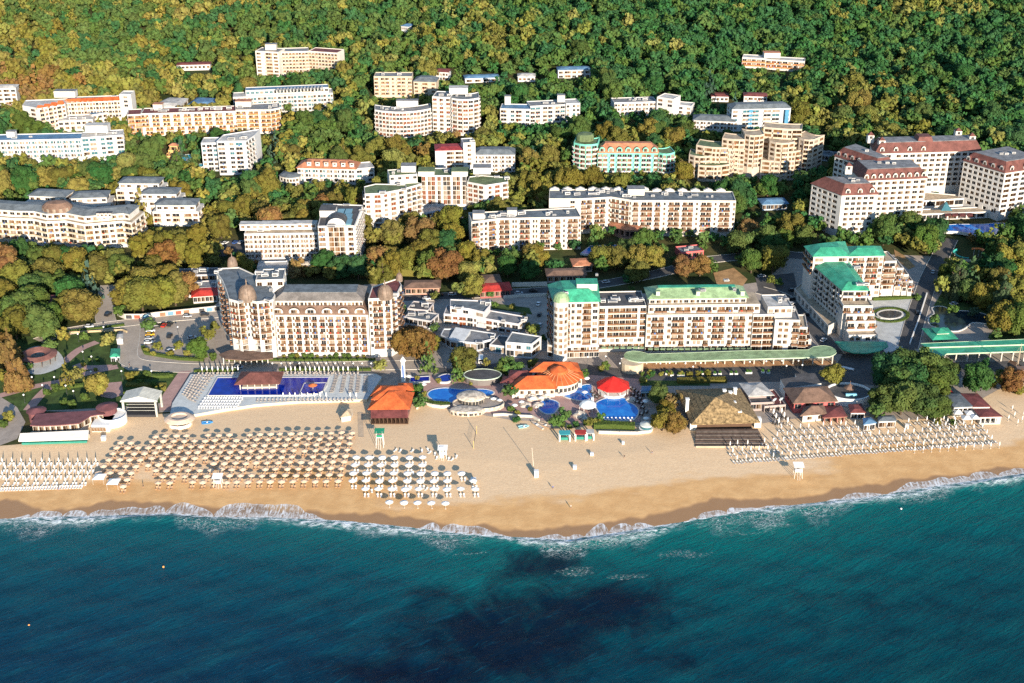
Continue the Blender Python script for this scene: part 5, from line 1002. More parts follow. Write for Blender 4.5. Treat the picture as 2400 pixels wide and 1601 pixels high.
# ---- buildings right of the thatch
B, b = hut('white_roofed_restaurant', 'restaurant with white ridged canvas roof right of the thatch', [(1757,926),(1808,924),(1782,898),(1738,900)], 5.0, 1.2, 'pale', pat=('sss', 'ss', None, None), done=False, wall=(0.40, 0.30, 0.24))
B.blk([(1760,944),(1812,942)], 4.0, 5, 1, 'ssss', 2.6, rc='dark'); B.blk([(1792,952),(1842,948)], 3.2, 14, 1, 'oooo', 2.6, rc='maroon'); B.done()
B, b = hut('brown_roofed_restaurant', 'restaurant with brown hip roof and red walls beside the oval terrace', [(1862,943),(1958,938),(1936,907),(1841,911)], 5.2, 3.2, 'brown', pat=('s.s.s.s', 'ss', None, 'ssss'), done=False, wall=(0.52, 0.10, 0.06))
m = MB(); p = [at(*zE(*q), 5.5) for q in [(160,430),(490,385),(430,290),(250,295),(260,325),(115,345)]]; z = b['zt']; m.prism(p[::-1] if False else p, z-5.5, z+0.2, 0, 1); B.part('flat_wing', m, [WHITE, roofm('dark')]); B.done()
t = thing('oval_terrace', 'dark oval terrace bar ringed by a white parapet', 'terrace', at3(*zE(735, 520))); x, y, z = WL[t.name]
m = MB(); m.lathe(x, y, [(9.3, z-0.2), (9.3, z+3.4), (8.7, z+3.4), (8.7, z+2.5)], 30, sy=0.85); m.build('parapet', WHITE, t); MB().poly([(x+8.75*math.cos(a), y+8.75*0.85*math.sin(a), z+2.6) for a in [i*2*math.pi/30 for i in range(30)]]).build('deck', roofm('dark'), t)
m = MB(); m.lathe(x+0.5, y+1, [(2.6, z+4.3), (0.1, z+6.2)], 8); m.tube((x+0.5, y+1, z+2.5), (x+0.5, y+1, z+7.5), 0.1); m.build('bar_umbrella', roofm('brown'), t); MB().box(x-2, x+2.6, y-3.4, y-2.4, z+2.6, z+3.5).build('bar_counter', M('striped_counter', (0.20, 0.48, 0.60), 0.6), t); FOOT.append([(x-10, y-9), (x+10, y-9), (x+10, y+9), (x-10, y+9)]); KEEP.append(([(1935,890),(2040,890),(2040,960),(1935,960)], y))
hut('small_brown_house', 'small white beach house with brown pyramid roof before the oval terrace', [zE(322, 672), zE(520, 655), zE(500, 600), zE(345, 605)], 3.6, 2.0, 'brown', pat=('.w.w', 'ww', None, None)); hut('brown_annex', 'low brown roofed annex joined to the small beach house', [zE(520, 690), zE(705, 680), zE(660, 600), zE(515, 605)], 3.2, 0.9, 'maroon', pat=('ooo', None, None, None), wall=(0.45, 0.18, 0.10))
for px_, rc, lb in (([(885,760),(990,745),(940,700),(880,705)], 'blue', 'white kiosk with pale blue roof on the right beach'), ([(1020,730),(1175,725),(1150,680),(1015,685)], 'slate', 'white kiosk with teal shutter and grey roof under the big tree'), ([(765,650),(890,650),(850,575),(745,580)], 'maroon', 'kiosk with dark red striped roof below the oval terrace'), ([(1560,470),(1690,465),(1640,420),(1590,425)], 'brickred', 'small red tent roof beside the big tree'), ([(1550,560),(1620,555),(1600,515),(1545,520)], 'brickred', 'second red tent roof under the right side of the big tree')): hut('beach_kiosk', lb, [zE(*q) for q in px_], 3.2, 0.7, rc, cat='kiosk', wall=(0.62, 0.58, 0.54), pat=('ss', None, None, None), ins=1.5, over=0.4)
hut('teal_roofed_restaurant', 'restaurant with flat grey teal roof at the right beach end', [zE(1710, 605), zE(1880, 597), zE(1760, 482), zE(1600, 490)], 4.4, 0.5, 'slate', pat=('oooo', None, None, None), ins=3, over=0.3)
hut('maroon_roofed_wing', 'dark red roofed wing beside the grey teal roof', [zE(1885, 600), zE(2038, 600), zE(1920, 480), zE(1775, 480)], 4.4, 0.5, 'maroon', pat=('oooo', None, None, None), ins=3, over=0.3)
hut('red_roofed_veranda', 'low dark red roofed veranda facing the beach at right', [zE(1950, 692), zE(2145, 688), zE(2045, 606), zE(1885, 612)], 3.6, 0.4, 'maroon', pat=('oooo', 'oo', None, None), ins=3, over=0.3)
# ---- canopies along the promenade
def canopy(label, px, h, col, cat='canopy', posts=10, kiosk=None):
    pts = [at(*p, h) for p in px]; cx = sum(p[0] for p in pts)/len(pts); cy = sum(p[1] for p in pts)/len(pts); z = T(cx, cy)
    if sum(pts[i][0]*pts[(i+1) % len(pts)][1]-pts[(i+1) % len(pts)][0]*pts[i][1] for i in range(len(pts))) < 0: pts = pts[::-1]
    t = thing('promenade_canopy', label, cat, (cx, cy, z)); m = MB(); m.prism(pts, z+h-0.35, z+h, 0, bottom=True); m.build('roof', col, t)
    q = inset(pts, -0.12); m = MB()
    for i in range(len(q)): j = (i+1) % len(q); m.poly([(*q[i], z+h-0.5), (*q[j], z+h-0.5), (*q[j], z+h+0.12), (*q[i], z+h+0.12)])
    m.build('edge_trim', M('pale_green_trim', (0.40, 0.50, 0.36), 0.6), t); KEEP.append((px, min(p[1] for p in pts))); NOTREE.append(px)
    xs = [p[0] for p in px]; lo, hi = min(xs)+8, max(xs)-8
    for i in range(posts):
        u = lo+(hi-lo)*i/(posts-1); v = [p[1] for p in px]; x, y = at(u, sum(v)/len(v)+3, h); MB().obox(x, y, 0.25, 0.25, z, z+h-0.3).build('post', KERB, t)
    FOOT.append(pts); return t, pts, z
C1 = catmull([zD(*p) if False else (1400+p[0]/3.918, 560+p[1]/3.918) for p in [(330,1030),(400,1038),(470,1058)]], 3, False)+[(1400+p[0]/3.918, 560+p[1]/3.918) for p in [(900,1045),(1300,1030),(1940,1020)]]+catmull([(1400+p[0]/3.918, 560+p[1]/3.918) for p in [(1985,992),(2080,982),(2160,1000),(2195,1040),(2130,1080),(2000,1086)]], 3, False)+[(1400+p[0]/3.918, 560+p[1]/3.918) for p in [(1500,1100),(1000,1115),(420,1130)]]+catmull([(1400+p[0]/3.918, 560+p[1]/3.918) for p in [(380,1130),(290,1110),(245,1075),(270,1042)]], 3, False)
t, pts, z = canopy('long pale green canopy with rounded ends before the long green roofed hotel', C1, 4.6, PGREEN, posts=22)
x, y = at(1482, 846, 4.2); MB().lathe(x, y, [(5.0, z), (5.0, z+4.2)], 16).build('kiosk_wall', M('kiosk_wall', (0.50, 0.40, 0.28)), t)
sheet('canopy_paving', [(1462,850),(1960,846),(1958,856),(1480,866)], 0.07, M('orange_paving', (0.45, 0.25, 0.13), 0.8, 0.2, 0.5), label='warm paved strip under the pale green canopy')
canopy('bright green canopy with rounded left end at the right promenade', [zF(*p) for p in [(1390,1092),(1440,1076),(1900,1068),(2351,1052),(2600,1045),(2600,1095),(2351,1110),(1640,1132),(1590,1165),(1520,1172),(1430,1142)]], 4.6, GREEN, posts=12)
canopy('straight bright green canopy behind the rounded one at right', [zF(*p) for p in [(1405,1040),(2351,1000),(2600,990),(2600,1040),(1450,1074)]], 5.2, GREEN, posts=12)
B, b = hut('green_gazebo', 'green two tier roofed gazebo by the garden pond', [zF(1520, 1000), zF(1725, 990), zF(1640, 900), zF(1435, 905)], 3.6, 1.2, 'green', cat='gazebo', ins=2.6, done=False, wall=(0.30, 0.28, 0.25)); B.wall = MB()
for p in inset(b['f'], 0.4): B.part('post', MB().obox(*p, 0.2, 0.2, b['zb'], b['zt']), KERB)
m = MB(); q = inset(b['f'], 2.4); m.prism(q, b['zt']+1.1, b['zt']+1.6); B.part('upper_roof_drum', m, KERB); c = (sum(p[0] for p in q)/4, sum(p[1] for p in q)/4); m = MB()
for i in range(4): m.poly([(*inset(b['f'], 2.0)[i], b['zt']+1.6), (*inset(b['f'], 2.0)[(i+1) % 4], b['zt']+1.6), (*c, b['zt']+2.9)])
B.part('upper_roof', m, GREEN); B.wall.box(c[0], c[0]+1, c[1], c[1]+1, b['zb'], b['zb']+2); B.done()
# ---- left beach: stage, maroon roofed restaurant, round kiosk, ring pavilion
t = thing('open_air_stage', 'open air stage with ridged metal gable roof and dark backdrop', 'stage', at3(333, 972)); x, y, z = WL[t.name]; ME = M('ridged_metal', (0.42, 0.42, 0.38), 0.45, 0.15)
w_, d_ = 6.6, 9.0; m = MB()
for i in range(8):
    a, b2 = y-2+d_*i/8, y-2+d_*(i+1)/8-0.12
    for s_ in (-1, 1): m.poly([(x+s_*(w_+0.9), a, z+7.2), (x, a, z+9.2), (x, b2, z+9.4), (x+s_*(w_+0.9), b2, z+7.4)][::s_])
m.build('roof', ME, t); MB().poly([(x-w_-0.9, y-2, z+6.9), (x+w_+0.9, y-2, z+6.9), (x+w_+0.9, y-2, z+7.3), (x, y-2, z+9.3), (x-w_-0.9, y-2, z+7.3)]).build('gable', WHITE, t)
for sx_ in (-1, 1):
    for yy in (-1.6, d_-2.4): MB().box(x+sx_*w_-0.4, x+sx_*w_+0.4, y+yy-0.4, y+yy+0.4, z-0.2, z+7.2).build('tower', ME, t)
MB().box(x-w_+0.5, x+w_-0.5, y+3.2, y+3.5, z, z+6.8).build('backdrop', M('black_cloth', (0.012, 0.013, 0.016), 0.9), t); MB().box(x-w_+0.3, x+w_-0.3, y-2, y+3, z-0.2, z+1.0).build('stage_floor', M('dark_stage', (0.035, 0.035, 0.04), 0.7), t)
for i in range(3): MB().tube((x-w_+1, y-0.5, z+2.2+i*1.4), (x+w_-1, y-0.5, z+2.2+i*1.4), 0.1).build('truss', ME, t)
FOOT.append([(x-8, y-3), (x+8, y-3), (x+8, y+8), (x-8, y+8)]); KEEP.append(([(285,912),(382,912),(382,985),(285,985)], y))
t = thing('maroon_beach_restaurant', 'curved beach restaurant with maroon roof and white awning at left', 'restaurant', at3(150, 1020)); z = WL[t.name][2]
fr = [at(*zA(*p), 5.0) for p in [(275,614),(400,618),(560,610),(720,595),(780,560),(830,528),(900,515),(965,512)]]; bk = [at(*zA(*p), 5.0) for p in [(945,470),(830,480),(560,495),(330,512)]]; P_ = fr+bk
MB().prism(P_, z+4.6, z+5.0, 0, bottom=True).build('roof', M('maroon_roof', (0.16, 0.062, 0.066), 0.8, 0.2), t); MB().prism(inset(P_, 0.7), z-0.3, z+4.6).build('wall', M('restaurant_wall', (0.58, 0.50, 0.42)), t)
q = inset(P_, 0.62)
for i in range(7):
    L_ = math.dist(q[i], q[i+1]); n = max(1, int(L_/2.2))
    for k in range(n): u = (k+0.5)/n; link('window', WIN[(random.choice((0, 1, 0)), 0)], t, (q[i][0]*(1-u)+q[i+1][0]*u, q[i][1]*(1-u)+q[i+1][1]*u, z+1.9), math.atan2(q[i+1][1]-q[i][1], q[i+1][0]-q[i][0]), (L_/n*0.8, 1, 2.2))
lo = [at(*zA(*p), 3.4) for p in [(165,735),(805,715),(818,662),(185,692)]]; m = MB(); m.poly([(*lo[0], z+2.6), (*lo[1], z+2.6), (*lo[2], z+3.6), (*lo[3], z+3.6)]); m.poly([(*lo[0], z+1.9), (*lo[1], z+1.9), (*lo[1], z+2.6), (*lo[0], z+2.6)]); m.build('awning', M('white_canvas', (0.70, 0.66, 0.60), 0.8), t)
MB().prism([lo[3], lo[2], (fr[3][0], fr[3][1]+1), (fr[0][0], fr[0][1]+1)], z-0.2, z+1.7).build('terrace_deck', PAVE, t); MB().prism(inset(lo, 0.8), z-0.3, z+0.8).build('counter', M('teal_panel', (0.03, 0.22, 0.17), 0.6), t)
x, y = at(*zA(1040, 545), 2); m = MB(); m.lathe(x, y, [(5.4, z-0.4), (5.4, z+3.6), (5.0, z+3.6), (5.0, z+3.0)], 20); m.build('round_wing', WHITE, t); m = MB(); m.lathe(x-3, y+3, [(3.8, z+3), (3.8, z+5.5), (4.4, z+5.5), (0.2, z+6.6)], 16); m.build('round_tower', M('maroon_roof'), t)
x, y = at(*zA(330, 460), 5.5); m = MB(); m.lathe(x, y, [(3.2, z), (3.2, z+4.6), (4.0, z+4.6), (0.2, z+5.6)], 16); m.build('round_pavilion', M('maroon_roof'), t)
for i in range(5): x_, y_ = at(*zA(850+i*27, 655), 1.5); link('poster', WIN[(1, 0)], t, (x_, y_-0.2, z+0.8), 0, (1.3, 1, 1.6))
MB().box(at(*zA(820, 640), 3)[0], at(*zA(985, 640), 3)[0], at(*zA(820, 660), 1)[1]+0.4, at(*zA(820, 560), 1)[1], z-0.3, z+3.0).build('annex', WHITE, t)
FOOT.append([lo[0], lo[1], (lo[1][0]+14, lo[1][1]), (bk[0][0]+8, bk[0][1]+4), (bk[3][0]-6, bk[3][1]+4)]); KEEP.append(([(40,945),(290,945),(290,1050),(40,1050)], lo[0][1]))
t = thing('round_beach_bar', 'round beach bar with cream ring shaped roof by the terrace', 'bar', at3(*zA(1655, 610))); x, y, z = WL[t.name]
m = MB(); m.lathe(x, y, [(6.2, z+2.7), (6.2, z+3.0), (4.6, z+3.9), (3.4, z+3.9), (3.2, z+3.2)], 22, sy=0.85); m.build('roof', M('cream_roof', (0.56, 0.43, 0.33), 0.8), t); m = MB(); m.lathe(x, y, [(4.6, z-0.3), (4.6, z+1.2), (4.0, z+1.2), (4.0, z+0.3)], 20, sy=0.85); m.build('counter', WHITE, t)
for i in range(8): a = i*math.pi/4; MB().tube((x+4.9*math.cos(a), y+4.2*math.sin(a), z-0.2), (x+4.9*math.cos(a), y+4.2*math.sin(a), z+3.2), 0.1).build('post', M('bleached_wood'), t)
t = thing('ring_pavilion', 'ring shaped garden pavilion with brown annular roof', 'pavilion', at3(91, 846)); x, y, z = WL[t.name]
m = MB(); m.lathe(x, y, [(8.3, z+3.0), (8.3, z+3.3), (5.8, z+4.3), (3.0, z+3.2), (3.0, z+2.9)], 28); m.f.pop(); m.m.pop(); m.build('roof', M('brown_tile', (0.19, 0.085, 0.07), 0.8, 0.25), t)
for i in range(12): a = i*math.pi/6; MB().tube((x+7.4*math.cos(a), y+7.4*math.sin(a), z-0.1), (x+7.4*math.cos(a), y+7.4*math.sin(a), z+3.2), 0.14).build('post', M('dark_wood'), t)
MB().lathe(x, y, [(4.0, z-0.1), (4.0, z+0.12)], 20).build('floor', PINK, t); NOTREE.append([(40,805),(145,805),(145,875),(40,875)]); KEEP.append(([(45,810),(140,810),(140,862),(45,862)], y-8))
# ---- wooden ship
t = thing('wooden_ship', 'wooden pirate style ship attraction with mast at the right edge', 'ship', at3(2383, 893)); x, y, z = WL[t.name]; WD = M('ship_timber', (0.12, 0.065, 0.035), 0.8, 0.3)
m = MB(); sec = [(-6, 1.2, 3.0), (-4, 2.6, 1.0), (0, 3.2, 0.6), (5, 3.0, 0.8), (8, 2.0, 1.6), (10.5, 0.1, 3.4)]
for (a, wa, ka), (b2, wb, kb) in zip(sec, sec[1:]):
    for s_ in (-1, 1): m.poly([(x+s_*wa, y+a, z+5.0), (x+s_*wb, y+b2, z+5.0), (x+s_*wb*0.5, y+b2, z+kb), (x+s_*wa*0.5, y+a, z+ka)][::s_]); 
    m.poly([(x-wa, y+a, z+4.6), (x+wa, y+a, z+4.6), (x+wb, y+b2, z+4.6), (x-wb, y+b2, z+4.6)])
m.poly([(x-1.2, y-6, z+5.0), (x-0.6, y-6, z+3.0), (x+0.6, y-6, z+3.0), (x+1.2, y-6, z+5.0)]); m.build('hull', WD, t); MB().obox(x, y-3.6, 2.6, 2.0, z+4.6, z+8.0, 0, 0, 0.95).build('stern_castle', M('ship_cabin', (0.20, 0.13, 0.10), 0.8), t)
for i in range(4): link('window', WIN[(3, 0)], t, (x-1.8+i*1.2, y-5.64, z+5.6), 0, (0.7, 1, 1.0))
MB().tube((x, y+2, z+4.6), (x, y+2, z+17), 0.22, 6, 0, 0.1).build('mast', M('bleached_wood'), t); MB().tube((x-3, y+2, z+13), (x+3, y+2, z+13), 0.12).build('yard', M('bleached_wood'), t)
for p in ((-3, -3), (3, -3), (-2.5, 7), (2.5, 7)): MB().tube((x+p[0], y+p[1], z+5), (x, y+2, z+16), 0.05, 4).build('rigging', M('bleached_wood'), t)
MB().lathe(x, y+2, [(1.6, z-0.5), (1.2, z+1.2)], 10).build('stand', KERB, t); KEEP.append(([(2355,800),(2410,800),(2410,905),(2355,905)], y))
MB_SLIDE = M('orange_slide', (0.62, 0.16, 0.03), 0.4)
t = thing('water_slide', 'orange and turquoise curling water slide between trees on the right', 'slide', at3(2283, 605)); x, y, z = WL[t.name]
for mat, nm, r0, a0, a1, zz in ((MB_SLIDE, 'orange_flume', 3.6, -0.4, 1.7, 4.5), (M('teal_slide', (0.06, 0.42, 0.34), 0.4), 'teal_flume', 4.5, 1.9, 5.2, 2.5)):
    m = MB(); ox = 0 if nm[0] == 'o' else -6
    for i in range(12):
        a, b2 = a0+(a1-a0)*i/12, a0+(a1-a0)*(i+1)/12; P = lambda t_, k, q: (x+ox+(r0+k)*math.cos(t_), y+(r0+k)*math.sin(t_), z+zz-i*0.12+q)
        m.poly([P(a, -0.7, 0.6), P(a, 0, 0), P(b2, 0, 0), P(b2, -0.7, 0.6)]); m.poly([P(a, 0, 0), P(a, 0.9, 0.9), P(b2, 0.9, 0.9), P(b2, 0, 0)])
    m.build(nm, mat, t)
    for i in range(3): a = a0+(a1-a0)*(i+0.5)/3; MB().tube((x+ox+r0*math.cos(a), y+r0*math.sin(a), z-1), (x+ox+r0*math.cos(a), y+r0*math.sin(a), z+zz-0.6), 0.15).build('slide_post', KERB, t)
KEEP.append(([(2240,560),(2292,560),(2292,605),(2240,605)], y)); NOTREE.append([(2240,560),(2292,560),(2292,610),(2240,610)])

t = thing('round_kiosk', 'small round glass kiosk with pale dome at the beach end of the pools', 'kiosk', at3(1514, 1008)); x, y, z = WL[t.name]; MB().lathe(x, y, [(2.6, z-0.2), (2.6, z+0.9), (2.9, z+0.9), (2.9, z+1.1)], 16).build('base', WHITE, t); MB().lathe(x, y, [(2.2, z+1.1), (2.2, z+2.4)], 16).build('glazing', GL[4], t); MB().lathe(x, y, [(2.7, z+2.4), (2.5, z+2.8), (0.1, z+3.4)], 16).build('roof', M('pale_roof_kiosk', (0.50, 0.52, 0.48), 0.5), t)
hut('blue_kiosk', 'pale blue flat kiosk right of the red pavilion', [zD(600, 380), zD(690, 375), zD(700, 330), zD(610, 335)], 3.0, 0.4, 'blue', cat='kiosk', wall=(0.35, 0.50, 0.58), pat=('ss', None, None, None), ins=1.5, over=0.2)
hut('brown_tent', 'brown pitched tent standing on the sand by the pool wall', [zB(1370, 535), zB(1455, 520), zB(1475, 470), zB(1400, 480)], 2.6, 1.4, 'sand', cat='tent', wall=(0.56, 0.50, 0.42), ins=1.5, over=0.3)
hut('green_kiosk', 'white and turquoise ice cream kiosk on the lawn corner', [zG(1015, 1080), zG(1095, 1075), zG(1100, 1010), zG(1025, 1010)], 2.8, 0.8, 'green', cat='kiosk', wall=(0.55, 0.60, 0.58), pat=('ss', None, None, None), ins=1.2, over=0.3)
hut('white_hut', 'small white flat roofed hut at the lawn corner by the road', [zG(1070, 920), zG(1125, 918), zG(1130, 870), zG(1080, 872)], 2.8, 0.4, 'pale', cat='hut', wall=(0.60, 0.57, 0.53), ins=1.0, over=0.2)
# ================================================================== beach furniture
TAN = M('tan_canvas', (0.74, 0.52, 0.36), 0.9, 0.10, 0.6); WCAN = M('white_canvas_sun', (0.74, 0.73, 0.71), 0.8, 0.05); POLE = M('pale_pole', (0.55, 0.48, 0.40), 0.6); WPL = M('white_plastic', (0.74, 0.72, 0.69), 0.5, 0.06); TWOOD = M('tan_lounger', (0.50, 0.30, 0.17), 0.8, 0.15); GPL = M('grey_brown_lounger', (0.42, 0.36, 0.31), 0.8, 0.15)
def umb_canopy(r, hh, n, mat, a0=0.0):
    m = MB(); m.lathe(0, 0, [(r, 2.05), (r*1.0, 2.16), (r*0.45, 2.16+hh*0.62), (0.06, 2.16+hh)], n, 0, a0); return m.mesh('canopy', mat)
def umb_pole(): m = MB(); m.tube((0, 0, -0.3), (0, 0, 2.7), 0.045, 5); m.lathe(0, 0, [(0.3, -0.1), (0.25, 0.12)], 6); return m.mesh('pole', POLE)
U_TAN = umb_canopy(1.38, 0.45, 8, TAN, math.pi/8); U_WHITE = umb_canopy(1.35, 0.55, 10, WCAN); U_POLE = umb_pole()
def closed_umb(mat):
    m = MB(); m.tube((0, 0, -0.3), (0, 0, 2.9), 0.045, 5, 1); m.lathe(0, 0, [(0.10, 1.0), (0.20, 1.35), (0.22, 1.7), (0.12, 2.5), (0.03, 2.75)], 7, 0); m.lathe(0, 0, [(0.3, -0.1), (0.25, 0.12)], 6, 1); return m.mesh('closed_umbrella', [mat, POLE])
U_CLOSED = closed_umb(WCAN)
def lounger_mesh(mat, name='sun_lounger'):
    m = MB(); m.box(-0.32, 0.32, -0.95, 0.35, 0.26, 0.36); n = len(m.v)
    for y, z in ((0.35, 0.26), (0.35, 0.36), (0.92, 0.72), (0.95, 0.63)):
        m.v += [(-0.32, y, z), (0.32, y, z)]
    for f in ((0,1,3,2),(2,3,5,4),(4,5,7,6),(6,7,1,0),(0,2,4,6),(1,7,5,3)): m.f.append(tuple(n+i for i in f)); m.m.append(0)
    for x in (-0.28, 0.28):
        for y in (-0.8, 0.3): m.tube((x, y, -0.1), (x, y, 0.27), 0.03, 3)
    return m.mesh(name, mat)
L_WHITE, L_TAN, L_GREY = lounger_mesh(WPL, 'white_lounger'), lounger_mesh(TWOOD, 'tan_lounger'), lounger_mesh(GPL, 'pool_lounger'); L_POOLW = lounger_mesh(WPL, 'pool_lounger')
WCUSH = M('worn_white_lounger', (0.50, 0.48, 0.45), 0.7, 0.2); L_WORN = lounger_mesh(WCUSH, 'white_lounger')  # white loungers greyed: shadows of the right rows put into the colour
def umbrella(x, y, mesh, label, group, rz=0.0, sc_=1.0, tilt=None):
    z = T(x, y); t = thing('beach_umbrella', label, 'umbrella', (x, y, z), group); t.rotation_euler = (random.uniform(-.09, .09), random.uniform(-.09, .09), rz)
    for nm, me in (('canopy', mesh), ('pole', U_POLE)):
        o = bpy.data.objects.new(nm, me); COL.objects.link(o); o.parent = t; o.scale = (sc_, sc_, sc_)
    return t
def lounger(x, y, mesh, label, group, rz, dz=0.0):
    return tag(link({'L_TAN': 'tan_lounger'}.get(mesh.name, mesh.name.split('.')[0]), mesh, None, (x, y, T(x, y)+dz), rz+random.uniform(-.08, .08)), label, 'lounger', group)
GT = 'tan umbrellas in the big central block'
c00, c10, c01, c11 = at(*zB(525, 690), 2.4), at(*zB(1470, 672), 2.4), at(*zB(310, 1128), 2.4), at(*zB(1340, 1118), 2.4)
tan_l = []
for r in range(9):
    v = r/8; cmin = [-9, -9, -9, -9, -8, -8, -7, -6, -6][r]; cols = [c for c in range(cmin, 11) if not (r == 0 and c in (-1, -5)) and (r, c) not in ((7, -1), (4, 6), (5, -3), (8, -4), (6, 2))]
    for k, c in enumerate(cols):
        u = c/10; j = lambda: random.uniform(-.22, .22)
        x = (c00[0]*(1-u)+c10[0]*u)*(1-v)+(c01[0]*(1-u)+c11[0]*u)*v+j(); y = (c00[1]*(1-u)+c10[1]*u)*(1-v)+(c01[1]*(1-u)+c11[1]*u)*v+j()
        rn = nth(8-r); umbrella(x, y, U_TAN, 'tan beach umbrella, %s from left in the %s row from the sea, central block' % (nth(k), rn), GT, random.uniform(0, 1), random.uniform(.94, 1.06))
        for s_ in (-0.62, 0.62): tan_l.append((x+s_+random.uniform(-.1, .1), y-1.0+random.uniform(-.2, .2), 'tan lounger under the %s umbrella from left, %s row from the sea, %s side' % (nth(k), rn, 'west' if s_ < 0 else 'east')))
GT2 = 'tan umbrellas in the small left block'
for r, (yy, xs) in enumerate([(765, (1110, 1205)), (812, (1075, 1170, 1270, 1360)), (866, (1035, 1130, 1230, 1330)), (922, (1000, 1095, 1190, 1290)), (982, (950, 1050, 1150, 1250)), (1042, (905, 1005, 1115, 1205)), (1102, (1080, 1170)), (1165, (1130,))]):
    for k, xx in enumerate(xs):
        x, y = at(*zA(xx, yy), 2.4); umbrella(x, y, U_TAN, 'tan umbrella, %s from left in the %s row from the hotel, small left block' % (nth(k), nth(r)), GT2, random.uniform(0, 1))
        for s_ in (-0.62, 0.62): tan_l.append((x+s_, y-1.0, 'tan lounger of the small left block, %s row, %s umbrella, %s side' % (nth(r), nth(k), 'west' if s_ < 0 else 'east')))
tan_l.sort(key=lambda a: a[1]); rest = MB()
for i, (x, y, lb) in enumerate(tan_l):
    if i < 180: lounger(x, y, L_TAN, lb.replace('west side', 'left side').replace('east side', 'right side'), 'tan loungers under the tan umbrellas', 0)
    else:
        z = T(x, y); rest.obox(x, y-0.3, 0.32, 0.65, z+0.26, z+0.36); rest.obox(x, y+0.65, 0.32, 0.3, z+0.3, z+0.62, 0, 0, 0.9)
tag(rest.build('tan_loungers', TWOOD), 'more tan loungers in the rows nearest the hotel', 'loungers', kind='stuff')
# white closed umbrellas and loungers at the left
GW = 'closed white umbrellas in the left block'; GWL = 'white loungers of the left block'
rowsL = [(965, (20,110,195,280,385,455,540,625,715,800,880)), (1030, (50,145,230,320,410,500,580,670,755,840)), (1085, (20,105,200,280,370,460,545,635,720,805)), (1145, (60,150,240,330,420,505,600,685,770))]
for r, (yy, xs) in enumerate(rowsL):
    for k, xx in enumerate(xs):
        x, y = at(*zA(xx, yy+14)); lb = '%s from left in the %s row from the hotel, left block' % (nth(k), nth(r))
        tag(link('closed_umbrella', U_CLOSED, None, (x, y+0.6, T(x, y)), 0, (1.1, 1.1, 1.05)), 'closed white umbrella, '+lb, 'umbrella', GW)
        for s_ in (-0.75, 0.75): lounger(x+s_, y-0.3, L_WHITE, 'white lounger %s of closed umbrella: %s' % ('left' if s_ < 0 else 'right', lb.replace('in the ', '').replace('the hotel', 'hotel')), GWL, s_*0.25)
for k in range(30):
    x, y = at(*zA(12+k*25.5, 1214-k*0.9)); lounger(x, y, L_WHITE, 'white lounger in the front row by the sea, %s from the left edge' % nth(k), 'front row of white loungers at left', 0)
# white open umbrellas in the centre
GO = 'open white umbrellas in the centre'; GOL = 'white loungers under open white umbrellas'
rowsC = [(990, (55,180,290,430,550)), (1060, (45,165,290,420,540)), (1135, (30,155,280,410,530,660,780,910)), (1205, (25,150,270,400,530,655,775,1015)), (1280, (140,260,390,515,645,775,900,1030)), (1400, (245,380,505,635,760))]
for r, (yy, xs) in enumerate(rowsC):
    if r < 5: xs = [xs[0]-118]+list(xs)
    for k, xx in enumerate(xs):
        x, y = at(*zC(xx, yy-4+(k*3 if r == 5 else 0)), 2.4); lb = '%s from left in the %s row of open umbrellas' % (nth(k), nth(r))
        umbrella(x, y, U_WHITE, 'open white umbrella, '+lb+' from the restaurants', GO, random.uniform(0, 1), 1.12)
        if r < 5:
            for s_ in (-0.55, 0.75): lounger(x+s_+0.5, y-1.3, L_WHITE, 'white lounger %s of umbrella: %s' % ('left' if s_ < 0 else 'right', lb.replace('in the ', '')), GOL, 0.1)
for k, (a, b2) in enumerate(((300,930),(345,935),(455,935),(545,935),(600,925),(615,950),(665,965),(680,1000),(790,1010),(820,1015),(860,990),(310,1285),(440,1280),(585,1285),(690,1290),(465,1140),(90,1000),(85,1305))):
    x, y = at(*zC(a, b2)); lounger(x, y, L_WHITE, 'loose white lounger on open sand, %s counted from the lifeguard tower' % nth(k), 'loose white loungers in the centre', random.uniform(-.6, .3))
# right block: rows of closed umbrellas with pairs of loungers
GR = 'closed white umbrellas in the right block'; GRL = 'white loungers of the right block'; nl = 0; restw = MB(); rl = []
for j, (a, b2, n, skip) in enumerate((((1727,1084),(2326,1037), 30, ()), ((1717,1066),(2314,1024), 30, ()), ((1709,1050),(2302,1009), 30, (3,)), ((1822,1028),(2298,999), 24, (11,12,13,14,15,16)), ((1832,1012),(2255,988), 21, (4,5,6,9,10,11,12,13)), ((1928,1004),(1990,1000), 4, (3,)), ((2188,998),(2255,992), 5, ()))):
    P0, P1 = at(*a), at(*b2); k2 = 0
    for k in range(n):
        if k in skip: continue
        u = k/(n-1); x = P0[0]*(1-u)+P1[0]*u+random.uniform(-.3, .3); y = P0[1]*(1-u)+P1[1]*u+random.uniform(-.4, .4); lb = '%s from left in the %s row from the sea, right block' % (nth(k2), nth(j)); k2 += 1
        tag(link('closed_umbrella', U_CLOSED, None, (x, y+0.6, T(x, y)), 0, (1.1, 1.1, 1.08)), 'closed white umbrella, '+lb, 'umbrella', GR)
        for s_ in ((-0.9, 0.7) if j else (-1.2, 0.2, 1.5)): rl.append((x+s_, y-0.6, s_, lb))
rl.sort(key=lambda a: a[1])
